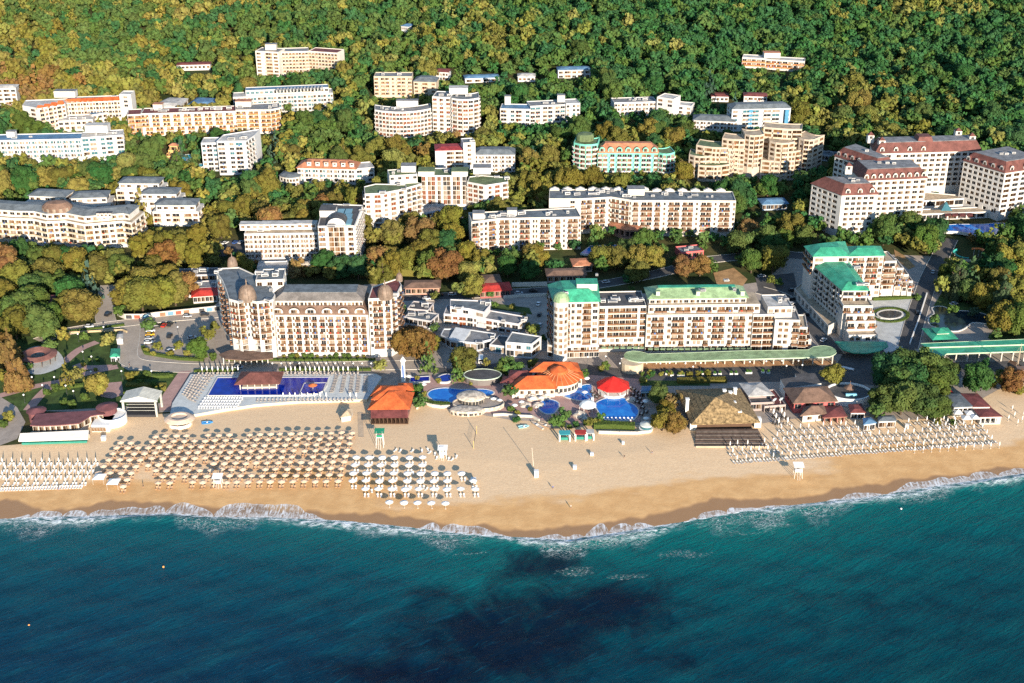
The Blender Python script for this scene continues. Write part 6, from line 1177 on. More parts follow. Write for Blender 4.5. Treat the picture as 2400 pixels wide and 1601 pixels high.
for i, (x, y, s_, lb) in enumerate(rl):
    if i < 95: lounger(x, y, L_WORN, 'white lounger %s of closed umbrella: %s' % ('left' if s_ < -.5 else 'in front' if s_ < 0.5 else 'right', lb.replace('in the ', '').replace('the sea', 'sea')), GRL, 0.35)
    else:
        z = T(x, y); restw.obox(x, y-0.3, 0.32, 0.65, z+0.26, z+0.36, 0.35); restw.obox(x-0.2, y+0.6, 0.32, 0.3, z+0.3, z+0.62, 0.35, 0, 0.9)
if restw.v: tag(restw.build('white_loungers', WCUSH), 'more white loungers in the back rows at right', 'loungers', kind='stuff')
for k in range(11):
    x, y = at(*zE(1345+k*77.5, 1025-k*4.5)); tag(link('closed_umbrella', U_CLOSED, None, (x, y, T(x, y)), 0, (1.1, 1.1, 1.05)), 'lone closed white umbrella near the water at right, %s from left' % nth(k), 'umbrella', 'lone closed umbrellas near the water')
for k, (a, b2) in enumerate(((2205,730),(2260,700),(2290,770),(2330,740),(2345,690),(2240,640))):
    x, y = at(*zE(a, b2)); tag(link('closed_umbrella', U_CLOSED, None, (x, y, T(x, y))), 'closed white umbrella on the far right sand, %s from the veranda' % nth(k), 'umbrella', 'closed umbrellas on the far right sand')
# ---- pool terrace furniture
GP = 'closed white umbrellas behind the big pool'
for k, xx in enumerate((95,140,190,240,285,330,375,425,865,910,950,995,1045,1085,1130,1170,1215,1255,1300,1345,1390,1435,1525)):
    x, y = at(*zB(xx, 132), 1.2); tag(link('closed_umbrella', U_CLOSED, None, (x, y, tz), 0, (1.5, 1.5, 1.15)), 'closed white umbrella along the back of the pool terrace, %s from left' % nth(k), 'umbrella', GP)
for k, xx in enumerate((840,900,950,1010,1065,1125,1180,1235,1455,1510)):
    x, y = at(*zB(xx, 372), 1.2); tag(link('closed_umbrella', U_CLOSED, None, (x, y, tz), 0, (1.5, 1.5, 1.1)), 'closed white umbrella along the beach side of the pool, %s from left' % nth(k), 'umbrella', 'closed umbrellas in front of the big pool')
def pl(px, label, group, rz, mesh=L_GREY): x, y = at(*px, 1.2); o = lounger(x, y, mesh, label, group, rz); o.location.z = tz; return o
for k in range(44):
    xx = 60+k*34
    if 440 < xx < 830: continue
    pl(zB(xx, 152), 'terrace lounger in the back row of the big pool, %s from left' % nth(k), 'pool loungers in the back row', 0)
for c, (xx, sl) in enumerate(((1330, -45), (1405, -30), (1475, -20), (1535, -16), (1600, -10))):
    for k in range(11): pl(zB(xx+sl*k/10, 168+k*14.5), 'grey lounger, %s from the hotel in the %s column right of the big pool' % (nth(k), nth(c)), 'pool loungers right of the pool', -1.4)
for c in range(6):
    for k in range(10): u = k/9; pl(zA(1795+c*26+(c > 2)*25-u*105-(c > 2)*u*60, 168+u*(170+c*12)), 'grey lounger, %s from the hotel in the %s column left of the big pool' % (nth(k), nth(c)), 'pool loungers left of the pool', 0.9)
for r in range(4):
    for k in range(15): pl(zB(118-r*18+k*24.5, 378+r*27), 'pale lounger, %s from left in the %s row below the big pool' % (nth(k), nth(r)), 'pool loungers below the pool', 0.1, L_POOLW)
for k in range(26): pl(zB(600+k*35, 392), 'lounger along the beach wall of the pool terrace, %s from left' % nth(k), 'pool loungers along the beach wall', 0)
x, y = at(733, 903, 3.5); t = thing('orange_umbrella', 'orange umbrella standing in the paddling pool', 'umbrella', (x, y, tz)); m = MB(); m.lathe(x, y, [(2.0, tz+2.3), (0.05, tz+3.0)], 10); m.build('canopy', M('orange_canvas', (0.62, 0.16, 0.05), 0.7), t); MB().tube((x, y, tz-0.2), (x, y, tz+2.9), 0.06).build('pole', WHITE, t)
# ---- small things on the sand
def lifeguard(px, label, roofmat, hh=3.4):
    t = thing('lifeguard_tower', label, 'tower', at3(*px)); x, y, z = WL[t.name]
    for a in (-1, 1):
        for b2 in (-1, 1): MB().tube((x+a*1.5, y+b2*1.3, z-0.3), (x+a*1.1, y+b2*1.0, z+hh+2.0), 0.09, 5).build('leg', WHITE, t)
    MB().box(x-1.3, x+1.3, y-1.2, y+1.2, z+hh-0.6, z+hh-0.4).build('platform', WHITE, t); m = MB(); m.poly([(x-1.9, y-1.7, z+hh+1.7), (x+1.9, y-1.7, z+hh+1.7), (x+1.9, y+1.7, z+hh+2.2), (x-1.9, y+1.7, z+hh+2.2)]); m.poly([(x-1.9, y-1.7, z+hh+1.6), (x-1.9, y+1.7, z+hh+2.1), (x+1.9, y+1.7, z+hh+2.1), (x+1.9, y-1.7, z+hh+1.6)]); m.build('roof', roofmat, t); MB().box(x-1.2, x+1.2, y-1.15, y-1.05, z+hh-0.4, z+hh+0.5).build('railing', roofmat, t)
    m = MB(); m.tube((x-0.4, y-1.2, z+hh-0.5), (x-0.4, y-2.6, z), 0.05, 4); m.tube((x+0.4, y-1.2, z+hh-0.5), (x+0.4, y-2.6, z), 0.05, 4); m.build('ladder', WHITE, t)
lifeguard((891, 1046), 'green roofed lifeguard tower above the open white umbrellas', M('lifeguard_green', (0.02, 0.22, 0.12), 0.6), 5.0); lifeguard((1869, 1118), 'white lifeguard tower on the right beach below the loungers', WCAN); lifeguard((512, 1138), 'white lifeguard chair at the sea edge of the tan umbrellas', WCAN, 2.2); lifeguard((1038, 1072), 'small white lifeguard stand beside the loose loungers', WCAN, 2.4)
for px, lb in ((zA(920, 1135), 'white party tent at the lower left of the tan umbrellas'), (zA(1050, 1180), 'white tent nearest the sea left of the tan umbrellas')):
    t = thing('beach_tent', lb, 'tent', at3(*px)); x, y, z = WL[t.name]; MB().lathe(x, y, [(3.0, z+2.2), (2.9, z+2.4), (0.1, z+3.4)], 4, 0, math.pi/4).build('roof', WCAN, t)
    for a in (-1, 1):
        for b2 in (-1, 1): MB().tube((x+a*2.0, y+b2*2.0, z-0.2), (x+a*2.0, y+b2*2.0, z+2.3), 0.06, 4).build('post', POLE, t)
t = thing('volleyball_net', 'tall leaning volleyball net posts on the open sand', 'net', at3(1110, 1051)); x, y, z = WL[t.name]
q = at3(1117, 1016)
for p in ((x, y, z), q): MB().tube((p[0], p[1], p[2]-0.3), (p[0], p[1], p[2]+3.4), 0.12, 6).build('post', M('yellow_post', (0.60, 0.44, 0.18), 0.6), t)
m = MB()
for i in range(6): m.tube((x, y, z+1.3+i*0.24), (q[0], q[1], q[2]+1.3+i*0.24), 0.025, 3)
m.build('net', M('dark_net', (0.08, 0.07, 0.06), 0.9), t)
t = thing('flag_pole', 'tall pale pole beside a white box on the open sand', 'pole', at3(*zC(1572, 1100))); x, y, z = WL[t.name]; MB().tube((x, y, z-0.3), (x-0.8, y, z+9.5), 0.1, 6).build('pole', POLE, t); MB().obox(x, y, 0.4, 0.4, z-0.1, z+0.3).build('base', KERB, t)
for k, (px, w2, h2, lb) in enumerate(((zC(1595, 1165), 1.5, 2.6, 'white beach cabinet beside the tall pole'), (zC(1947, 1090), 1.3, 1.2, 'low white box on the open sand'), (zC(2105, 968), 1.2, 1.0, 'white box left of the beach swings'), (zC(728, 985), 1.4, 4.5, 'tall white column among loose loungers'), (zD(432, 865), 0.9, 1.0, 'small white box below the pool hedge'), (zC(1018, 1222), 1.8, 1.8, 'white hut at the right end of the open umbrellas'), (zA(955, 750), 1.6, 1.6, 'white booth beside the maroon roofed restaurant'), (zE(1270, 800), 1.2, 1.8, 'white booth at the right kiosk fence'), (zC(2110, 470), 1.0, 1.5, 'white cabinet at the lagoon pool edge'))):
    t = thing('beach_cabinet', lb, 'cabinet', at3(*px)); x, y, z = WL[t.name]; m = MB(); m.box(x-w2/2, x+w2/2, y-w2/2, y+w2/2, z-0.15, z+h2); m.build('body', WPL, t); MB().box(x-w2/2-0.1, x+w2/2+0.1, y-w2/2-0.1, y+w2/2+0.1, z+h2, z+h2+0.1).build('lid', WCAN, t); MB().box(x-w2*0.3, x+w2*0.3, y-w2/2-0.03, y-w2/2-0.005, z+0.1, z+h2*0.85).build('door', FRAME, t)
def boat(px, label, c, rz=0.0, L=4.5):
    t = thing('small_boat', label, 'boat', at3(*px)); x, y, z = WL[t.name]; m = MB(); ca, sa = math.cos(rz), math.sin(rz); sec = [(-0.5, 0.7, 0.1), (-0.2, 0.85, 0.0), (0.2, 0.75, 0.0), (0.5, 0.05, 0.3)]; R = lambda a, b2, c2: (x+a*ca-b2*sa, y+a*sa+b2*ca, z+c2)
    for (a, w1, k1), (b2, w2, k2) in zip(sec, sec[1:]):
        for s_ in (-1, 1): m.poly([R(a*L, s_*w1, 0.75), R(b2*L, s_*w2, 0.75), R(b2*L, s_*w2*0.4, k2), R(a*L, s_*w1*0.4, k1)])
        m.poly([R(a*L, -w1, 0.55), R(a*L, w1, 0.55), R(b2*L, w2, 0.55), R(b2*L, -w2, 0.55)])
    m.poly([R(-0.5*L, -0.7, 0.75), R(-0.5*L, -0.28, 0.1), R(-0.5*L, 0.28, 0.1), R(-0.5*L, 0.7, 0.75)]); m.build('hull', M('boat_'+c[0], c[1], 0.4), t); MB().obox(x, y, 0.25, 0.5, z+0.5, z+0.95, rz).build('seat', WPL, t)
boat(zA(1905, 600), 'small blue and white boat beside the round beach bar', ('blue', (0.05, 0.25, 0.55)), 0.2); boat(zC(1480, 715), 'pale blue boat below the rocks on the sand', ('pale', (0.30, 0.52, 0.56)), 0.3); boat(zC(1600, 700), 'old white wooden boat below the pool hedge', ('old', (0.52, 0.44, 0.36)), 2.2, 8.0); boat(zC(1680, 705), 'second weathered wooden boat below the pool hedge', ('old2', (0.45, 0.35, 0.27)), 2.5, 8.0); boat(zE(720, 255), 'white motorboat parked on the dark promenade by the round tree', ('white', (0.72, 0.71, 0.70)), 2.6, 6.5)
# slatted wooden walkway across the sand
t = thing('boardwalk', 'slatted wooden walkway leading down the sand from the orange restaurant', 'walkway', at3(*zB(1545, 620)))
p0, p1 = at(*zB(1545, 500)), at(*zB(1553, 722))
for i in range(22): u = i/21; x, y = p0[0]*(1-u)+p1[0]*u, p0[1]*(1-u)+p1[1]*u; MB().obox(x, y, 1.1, 0.38, T(x, y)-0.05, T(x, y)+0.08).build('plank', M('bleached_wood'), t)
def gate(px, label, c, w2=4.0):
    t = thing('beach_stall', label, 'stall', at3(*px)); x, y, z = WL[t.name]
    for a in (-1, 1):
        for b2 in (0, 1): MB().obox(x+a*w2/2, y+b2*3, 0.25, 0.25, z-0.2, z+3.0).build('post', WHITE, t)
    MB().box(x-w2/2-0.2, x+w2/2+0.2, y-0.3, y+3.3, z+3.0, z+3.15).build('roof', c, t); MB().box(x-w2/2+0.3, x+w2/2-0.3, y+1, y+1.6, z-0.1, z+1.1).build('counter', M('teal_panel'), t)
gate(zC(1855, 840), 'teal beach stall with white posts below the pool hedge', M('teal_canvas', (0.05, 0.34, 0.36), 0.8)); gate(zC(2000, 835), 'beach stall with red roof and teal counter below the pool hedge', roofm('brickred')); gate(zC(2090, 830), 'small grey roofed stall right of the red roofed stall', roofm('pale'), 2.6)
for k, (a, b2) in enumerate(((1740,650),(1850,655),(1820,700),(1905,695))):
    x, y = at(*zE(a, b2), 2.6); z = T(x, y); t = thing('square_umbrella', 'square white parasol, %s from left before the grey teal roof' % nth(k), 'umbrella', (x, y, z), 'square white parasols at right'); MB().lathe(x, y, [(2.6, z+2.5), (2.6, z+2.6), (0.05, z+3.5)], 4, 0, math.pi/4).build('canopy', WCAN, t); MB().tube((x, y, z-0.2), (x, y, z+3.4), 0.06, 5).build('pole', POLE, t)
for k, (a, b2) in enumerate(((1805,600),(1880,590),(1830,640),(1905,630),(1855,685),(1935,680))):
    x, y = at(*zD(a, b2)); tag(link('closed_umbrella', U_CLOSED, None, (x, y-1, T(x, y)), 0, (1.7, 1.7, 1.3)), 'closed white parasol on the dark dining terrace, %s counted from the thatch' % nth(k), 'umbrella', 'closed parasols on the dining terrace')
    tag(link('dark_lounger', L_GREY, None, (x+1.0, y-1.8, T(x, y)), 0.3), 'dark lounger seat beside the %s closed parasol on the dining terrace' % nth(k), 'lounger', 'seats on the dining terrace')
# ---- people
def person(px, label, shirt, legs, rz=0.0):
    x, y, z = at3(*px); s_ = 1.72; m = MB(); R = [(0, 0, 0.92, 0.16, 0.11), (0, 0, 1.2, 0.15, 0.10), (0, 0, 1.42, 0.19, 0.10), (0, 0, 1.5, 0.06, 0.06), (0, 0, 1.56, 0.075, 0.09), (0, 0, 1.66, 0.085, 0.10), (0, 0, 1.75, 0.03, 0.04)]
    n = 8; b0 = len(m.v)
    for cx, cy, cz, rx, ry in R:
        for i in range(n): a = 2*math.pi*i/n; m.v.append((cx+rx*math.cos(a), cy+ry*math.sin(a), cz))
    for k in range(len(R)-1):
        for i in range(n): j = (i+1) % n; m.f.append((b0+k*n+i, b0+k*n+j, b0+(k+1)*n+j, b0+(k+1)*n+i)); m.m.append(0 if k < 2 else 2)
    m.f.append(tuple(b0+(len(R)-1)*n+i for i in range(n))); m.m.append(3)
    for sx_, fy in ((-1, 0.18), (1, -0.16)):
        m.tube((sx_*0.09, 0, 0.95), (sx_*0.10, fy*0.4, 0.5), 0.085, 6, 1, 0.06); m.tube((sx_*0.10, fy*0.4, 0.5), (sx_*0.10, fy, 0.05), 0.06, 6, 2, 0.04); m.tube((sx_*0.10, fy-0.05, 0.04), (sx_*0.10, fy+0.17, 0.03), 0.04, 5, 2)
        m.tube((sx_*0.20, 0, 1.40), (sx_*0.27, -fy*0.4, 1.12), 0.05, 5, 0, 0.04); m.tube((sx_*0.27, -fy*0.4, 1.12), (sx_*0.27, -fy*0.8, 0.85), 0.04, 5, 2, 0.03)
    return tag(link('person', m.mesh('person', [M('cloth_'+shirt[0], shirt[1], 0.9), M('cloth_'+legs[0], legs[1], 0.9), M('skin', (0.45, 0.27, 0.19), 0.6), M('hair', (0.03, 0.02, 0.015), 0.8)]), None, (x, y, z), rz), label, 'person')
WH, BK, BL, RD = ('white', (0.7, 0.68, 0.66)), ('black', (0.03, 0.03, 0.035)), ('blue', (0.05, 0.12, 0.4)), ('red', (0.5, 0.05, 0.04))
for px, lb, a, b2 in (((1338,1192), 'person in white walking alone on damp sand near the water', WH, BK), ((1463,1074), 'person in dark clothes standing on open sand left of right block', BK, BK), ((1528,1064), 'person in dark top on open sand near the right loungers', BK, BL), ((336,1143), 'person in dark clothes at the sea edge of the tan umbrellas', BK, BK), ((137,1150), 'person in dark clothes at the front row of white loungers', BK, BL), ((1296,1147), 'person in blue top crouched stance on damp sand centre', BL, BK), ((304,860), 'person in dark clothes walking on the road corner by the lawn', BK, BK)): person(px, lb, a, b2, random.uniform(0, 6))
for k, px in enumerate(((383,1329),(68,1466),(2112,1193),(1737,1131))):
    x, y = flat(*px); m = MB(); m.lathe(x, y, [(0.05, -0.35), (0.35, -0.1), (0.38, 0.1), (0.25, 0.35), (0.05, 0.45)], 8)
    if k < 3: tag(m.build('mooring_buoy', M('orange_buoy' if k < 2 else 'white_buoy', (0.7, 0.3, 0.08) if k < 2 else (0.75, 0.75, 0.73), 0.5), loc=(x, y, 0)), ['orange mooring buoy nearer the beach at left', 'orange mooring buoy at the lower left of the sea', 'white buoy off the right beach'][k], 'buoy')

# ---- tables, parasols and clutter on the seafront terraces
TABW, CHD = M('table_top', (0.50, 0.45, 0.40), 0.6), M('dark_wicker', (0.05, 0.04, 0.035), 0.8)
m = MB(); m.lathe(0, 0, [(0.5, 0.70), (0.5, 0.76)], 8); m.tube((0, 0, 0), (0, 0, 0.7), 0.06, 5); TABM = m.mesh('table_top', TABW)
m = MB(); m.box(-0.25, 0.25, -0.25, 0.25, 0.38, 0.46); m.box(-0.25, 0.25, 0.2, 0.25, 0.46, 0.95); m.box(-0.22, 0.22, -0.22, 0.22, 0.0, 0.38); CHM = m.mesh('chair', CHD)
def dining(px, label, group):
    x, y, z = at3(*px, dz=0.18); t = thing('dining_set', label, 'table', (x, y, z), group)
    for nm, me, lo, r in [('table_top', TABM, (0, 0, 0), 0)]+[('chair', CHM, (0.85*math.cos(a), 0.85*math.sin(a), 0), a-math.pi/2) for a in (0.4, 1.97, 3.54, 5.1)]:
        o = bpy.data.objects.new(nm, me); COL.objects.link(o); o.parent = t; o.location = lo; o.rotation_euler = (0, 0, r)
DS = [zD(*p) for p in ((500,360),(530,375),(555,395),(580,420),(520,420),(550,445),(585,460),(515,470),(560,490),(600,500),(150,400),(165,425),(190,445),(215,425),(610,540),(600,600),(640,580))]+[zC(*p) for p in ((1480,415),(1540,420),(1600,415),(1660,420),(1700,440),(1740,415),(1420,440),(1180,450),(1200,480),(1230,460),(1250,500),(1170,500),(1000,560),(1060,555),(1120,560))]+[zE(*p) for p in ((1130,1010-740),(60,700),(100,720),(140,700),(180,720),(60,760),(120,770))]
for k, px in enumerate(DS): dining(px, 'dark dining set on the restaurant terraces, %s counting from the red pavilion' % nth(k), 'dining sets on the seafront terraces')
for k, p in enumerate((zC(1640,432),zC(1560,436),zC(1700,400),zC(1460,470),zC(1395,500),zC(1200,440),zC(1255,455),zC(1830,395),zD(80,380),zD(100,250),zD(620,370),zD(640,460),zD(650,620),zC(420,235),zC(560,310))):
    x, y = at(*p, 2.4); umbrella(x, y, U_WHITE, 'small white parasol among the pool terraces, %s counting from the shell bar' % nth(k), 'small parasols on the pool terraces', 0.3, 0.95)
for k in range(22):
    p = [(1255+k*7, 930-k*2.2), (1400+k*4, 990)][k > 11] if k < 12 else (1398+(k-12)*9.5, 985); x, y = at(*p); tag(link('pool_lounger', L_POOLW, None, (x, y, T(x, y)+0.25), 0.5), 'white pool lounger beside the bright blue pools, %s from left' % nth(k), 'lounger', 'white loungers beside the bright blue pools')
t = thing('clock_column', 'slim blue and white clock column behind the orange beach restaurant', 'column', at3(946, 893)); x, y, z = WL[t.name]; MB().obox(x, y, 0.9, 0.9, z-0.2, z+9.5, 0, 0, 0.8).build('shaft', WHITE, t); MB().box(x-0.35, x+0.35, y-0.98, y-0.9, z+2, z+8).build('blue_stripe', M('blue_stripe', (0.04, 0.12, 0.40), 0.6), t); m = MB(); m.lathe(x, y, [(1.3, z+9.5), (1.3, z+9.9), (0.1, z+11.6)], 8); m.build('cap', WHITE, t)
for k, (a, b2) in enumerate(((1820,455),(1880,450))):
    x, y = at(*zD(a, b2), 5.0); z = T(x, y)+3.4; t = thing('satellite_dish', 'pale satellite dish, %s of two on the roof right of the thatch' % ['left', 'right'][k], 'dish', (x, y, z), 'satellite dishes right of the thatch'); m = MB(); m.lathe(0, 0, [(1.0, 0.35), (0.85, 0.22), (0.5, 0.08), (0.05, 0.0)], 14); o = link('dish', m.mesh('dish', M('dish_grey_blue', (0.40, 0.46, 0.52), 0.4)), t, (x, y, z+1.8), 0, None, (math.radians(115), 0, 0.5)); MB().tube((x, y, z-0.5), (x, y, z+1.8), 0.08).build('mast', WHITE, t)
# ================================================================== vehicles, lamps, garden pieces
TYRE = M('tyre_rubber', (0.02, 0.02, 0.02), 0.9); CGL = GL[2]
def car_meshes():
    prof = [(-2.1, 0.35), (-2.15, 0.75), (-1.9, 0.92), (1.15, 0.95), (1.95, 0.82), (2.1, 0.6), (2.05, 0.35)]; cab = [(-1.75, 0.92), (-1.35, 1.40), (0.25, 1.43), (1.05, 0.95)]
    b = MB(); g = MB()
    for m, P, w1, w2 in ((b, prof, 0.85, 0.85), (g, cab, 0.80, 0.66)):
        wz = lambda p: w1 if p[1] < 1.0 else w2
        L = [(p[0], -wz(p), p[1]) for p in P]; R = [(p[0], wz(p), p[1]) for p in P]
        m.poly(L); m.poly(R[::-1])
        for i in range(len(P)): j = (i+1) % len(P); m.poly([L[j], L[i], R[i], R[j]])
    r = MB(); r.box(-1.36, 0.26, -0.67, 0.67, 1.41, 1.46)
    w_ = MB(); w_.tube((0, -0.1, 0), (0, 0.1, 0), 0.32, 10); w_.poly([(0.32*math.cos(-a), -0.1, 0.32*math.sin(-a)) for a in [i*math.pi/5 for i in range(10)]])
    return b, g, r, w_
cb, cg, cr, cw = car_meshes(); CARM = {}
cgm, cwm = cg.mesh('car_windows', CGL), cw.mesh('wheel', TYRE)
CARC = {'white': (0.70, 0.69, 0.67), 'silver': (0.42, 0.43, 0.45), 'black': (0.02, 0.021, 0.025), 'red': (0.50, 0.03, 0.02), 'yellow': (0.70, 0.38, 0.03), 'blue': (0.04, 0.10, 0.30)}
for k, c in CARC.items(): mt = M('car_paint_'+k, c, 0.3, 0.03, 0.3, spec=0.5); CARM[k] = (cb.mesh('car_body', mt), cr.mesh('car_roof', mt))
def car(px, c, rz, label, group):
    x, y, z = at3(*px); z += 0.2; t = thing('parked_car', label, 'car', (x, y, z), group); t.rotation_euler = (0, 0, rz)
    for nm, me, lo in (('body', CARM[c][0], (0,0,0)), ('window_band', cgm, (0,0,0)), ('roof', CARM[c][1], (0,0,0)), ('wheel', cwm, (-1.3,-.8,.3)), ('wheel', cwm, (-1.3,.8,.3)), ('wheel', cwm, (1.3,-.8,.3)), ('wheel', cwm, (1.3,.8,.3))):
        o = bpy.data.objects.new(nm, me); COL.objects.link(o); o.parent = t; o.location = lo
    NOTREE.append([(px[0]-18, px[1]-12), (px[0]+18, px[1]-12), (px[0]+18, px[1]+12), (px[0]-18, px[1]+12)])
GC = 'cars in the sunlit car park'
for px, c, rz, lb in ((zG(1385,855), 'white', 0.2, 'white car, rearmost of the left row in the sunlit car park'), (zG(1380,890), 'yellow', 0.2, 'yellow taxi between white cars in the sunlit car park'), (zG(1375,925), 'silver', 0.2, 'silver car in front of the yellow taxi'), (zG(1368,963), 'white', 0.2, 'white car, front end of the left row in the car park'), (zG(1510,805), 'red', 1.4, 'red car at the back of the sunlit car park'), (zG(1562,798), 'black', 1.4, 'black car beside the red car at the back of the car park'), (zG(1560,905), 'black', 1.5, 'black car standing alone mid car park'), (zG(1565,1040), 'white', 0.9, 'white car between shrubs at the front of the car park'), (zG(1765,918), 'silver', 0.4, 'silver car half under trees right in the car park'), (zG(1440,815), 'black', 0.3, 'black car under the round tree in the car park')): car(px, c, rz, lb, GC)
car(zG(995,706), 'black', 1.2, 'black car driving down the side road between round trees', 'cars on the roads')
for k, (px, c) in enumerate(((zG(1930,45), 'blue'), (zG(1998,62), 'white'), (zG(2070,48), 'white'), (zG(2165,42), 'blue'), (zG(2215,42), 'silver'))): car(px, c, 1.1, '%s car, %s from left in the shaded upper car park' % (c, nth(k)), 'cars in the upper car park')
for px, c, rz, lb in ((zF(1665,610), 'white', 1.4, 'white car left of the pair under trees by the pond road'), (zF(1737,610), 'white', 1.4, 'white car right of the pair under trees by the pond road'), (zF(1705,685), 'silver', 0.4, 'silver car on the grass edge above the pond'), (zF(345,785), 'black', 0.1, 'black car in the lane between green roofed hotels'), (zF(225,560), 'black', 0.1, 'dark car at the top of the shaded hotel yard'), (zF(222,640), 'black', 0.1, 'dark car at the foot of the shaded hotel yard'), ((1478,836), 'black', 0.2, 'black car at the rounded canopy end'), ((1785,650), 'silver', 0.3, 'silver car on the shaded street behind the long hotel'), ((1000,703), 'white', 0.1, 'white car on the upper street near the kiosks'), ((1216,690), 'silver', 0.1, 'silver car on the dark upper street')): car(px, c, rz, lb, 'cars on the roads')
WHERE = ('left of three on the upper street by the kiosks', 'middle of three on the upper street by the kiosks', 'on the upper street before the red awning restaurant', 'on the upper street near the green roofed corner tower', 'on the upper street behind the green roofed corner tower', 'on the curving street behind the long hotel', 'at the top of the lane by the corner tower', 'in the middle of the lane by the corner tower', 'at the foot of the lane by the corner tower', 'beside the curved glass shop pavilion', 'parked just before the curved glass shop pavilion', 'on the street behind the car park', 'on the street left of the domed hotel', 'on the left street above the lawn', 'on the road before the middle of the domed hotel', 'on the road before the left tower of the domed hotel', 'at the foot of the lane between green roofed hotels', 'at the top of the lane between green roofed hotels', 'on the narrow road beside the fountain court', 'high on the narrow road by the wooded garden')
for k, (px, c, rz) in enumerate((((1030,694),'black',0.1),((1060,693),'silver',0.1),((1095,690),'white',0.1),((1250,684),'black',0.1),((1310,677),'white',0.15),((1420,664),'silver',0.25),((1262,715),'white',1.4),((1264,740),'black',1.4),((1266,765),'silver',1.4),((1012,770),'white',1.3),((1014,790),'red',1.3),((440,744),'silver',0.05),((480,740),'black',0.05),((210,768),'white',0.1),((700,862),'black',0.0),((560,864),'silver',0.0),((1930,800),'white',0.9),((1855,715),'silver',0.8),((2150,735),'black',1.4),((2186,640),'silver',1.2))): car(px, c, rz, c+' car '+WHERE[k], 'cars on the streets')
t = thing('white_van', 'white van parked beside the bright round seafront tree', 'van', at3(1127, 848)); x, y, z = WL[t.name]; MB().box(x-1, x+1, y-2.6, y+2.6, z+0.4, z+2.4).build('body', CARM['white'][0].materials[0], t); MB().box(x-0.9, x+0.9, y-2.66, y-2.62, z+1.4, z+2.2).build('windscreen', CGL, t)
for a in (-1, 1):
    for b2 in (-1.7, 1.7): link('wheel', cwm, t, (x+a*0.95, y+b2, z+0.32), math.pi/2)
LG = M('lamp_globe', (0.80, 0.79, 0.76), 0.3, 0.02); LP = M('lamp_post', (0.06, 0.065, 0.07), 0.5)
m = MB(); m.tube((0,0,-0.2), (0,0,3.6), 0.07, 6, 0, 0.05); m.lathe(0, 0, [(0.18, -0.1), (0.16, 0.4)], 8); LPM = m.mesh('post', LP); m = MB(); m.lathe(0, 0, [(0.08, 3.55), (0.34, 3.75), (0.40, 3.95), (0.32, 4.2), (0.06, 4.35)], 10); LGM = m.mesh('globe', LG, smooth=True)
def lamp(px, label, group):
    x, y, z = at3(*px, dz=0.05); t = thing('street_lamp', label, 'lamp', (x, y, z), group)
    for nm, me in (('post', LPM), ('globe', LGM)): o = bpy.data.objects.new(nm, me); COL.objects.link(o); o.parent = t
for k, (a, b2) in enumerate(((270,135),(415,158),(400,200),(855,195),(1000,200),(1140,195),(1295,190),(1440,185),(1590,185),(1740,180),(1885,175),(2035,175),(105,140),(770,200),(1070,230),(1925,222),(2070,215))): lamp(zD(a, b2), 'white globe lamp on the dark promenade, %s in the count from the red pavilion' % nth(k), 'globe lamps on the promenade')
for k, (a, b2) in enumerate(((725,945),(770,1110),(850,1155),(845,1295),(510,1345),(305,1345),(110,1345),(400,1420),(1125,1290),(1400,1290),(1080,1180),(230,1510),(685,1475),(615,1425),(1640,880),(960,880))): lamp(zG(a, b2), 'white globe lamp in the seafront garden, %s in the count from the ring pavilion' % nth(k), 'globe lamps in the garden')
for k in range(12): lamp((1210+k*22 if k < 3 else 1010+k*60, 690 if k < 3 else 0) if False else (640+k*21, 871), 'slim lamp between road and big pool, %s from left' % nth(k), 'lamps along the pool road')
PLN = M('planter_white', (0.62, 0.60, 0.57), 0.7); SHR = M('shrub_green', (0.045, 0.10, 0.02), 1.0, 0.5, 1.2, bump=1.0, bscale=3.0)
# ================================================================== foliage
def mat_leaf(name, forest):
    k = NT(name)
    lf = k.attr('leaf').outputs['Fac']
    if forest: base = k.attr('tint').outputs['Color']
    else: base = k.n('ShaderNodeObjectInfo').outputs['Color']
    hs = k.n('ShaderNodeHueSaturation'); k.l(base, hs.inputs['Color']); k.l(k.math('ADD', 0.478, k.math('MULTIPLY', lf, 0.044)), hs.inputs['Hue']); k.l(k.math('ADD', 0.80, k.math('MULTIPLY', lf, 0.40)), hs.inputs['Value'])
    k.col(hs.outputs[0]); k.rough(0.9); k.b.inputs['Specular IOR Level'].default_value = 0.15
    return k.m
LEAF, LEAFF = mat_leaf('foliage', False), mat_leaf('forest_foliage', True)
ICO_V = None
def ico():
    bm = bmesh.new(); bmesh.ops.create_icosphere(bm, subdivisions=1, radius=1.0); v = np.array([q.co[:] for q in bm.verts]); f = np.array([[q.index for q in g.verts] for g in bm.faces]); bm.free(); return v, f
ICO_V, ICO_F = ico()
OCT_V = np.array([(1,0,0),(0,1,0),(-1,0,0),(0,-1,0),(0,0,1),(0,0,-1)], dtype=float); OCT_F = np.array([(0,1,4),(1,2,4),(2,3,4),(3,0,4),(1,0,5),(2,1,5),(3,2,5),(0,3,5)])
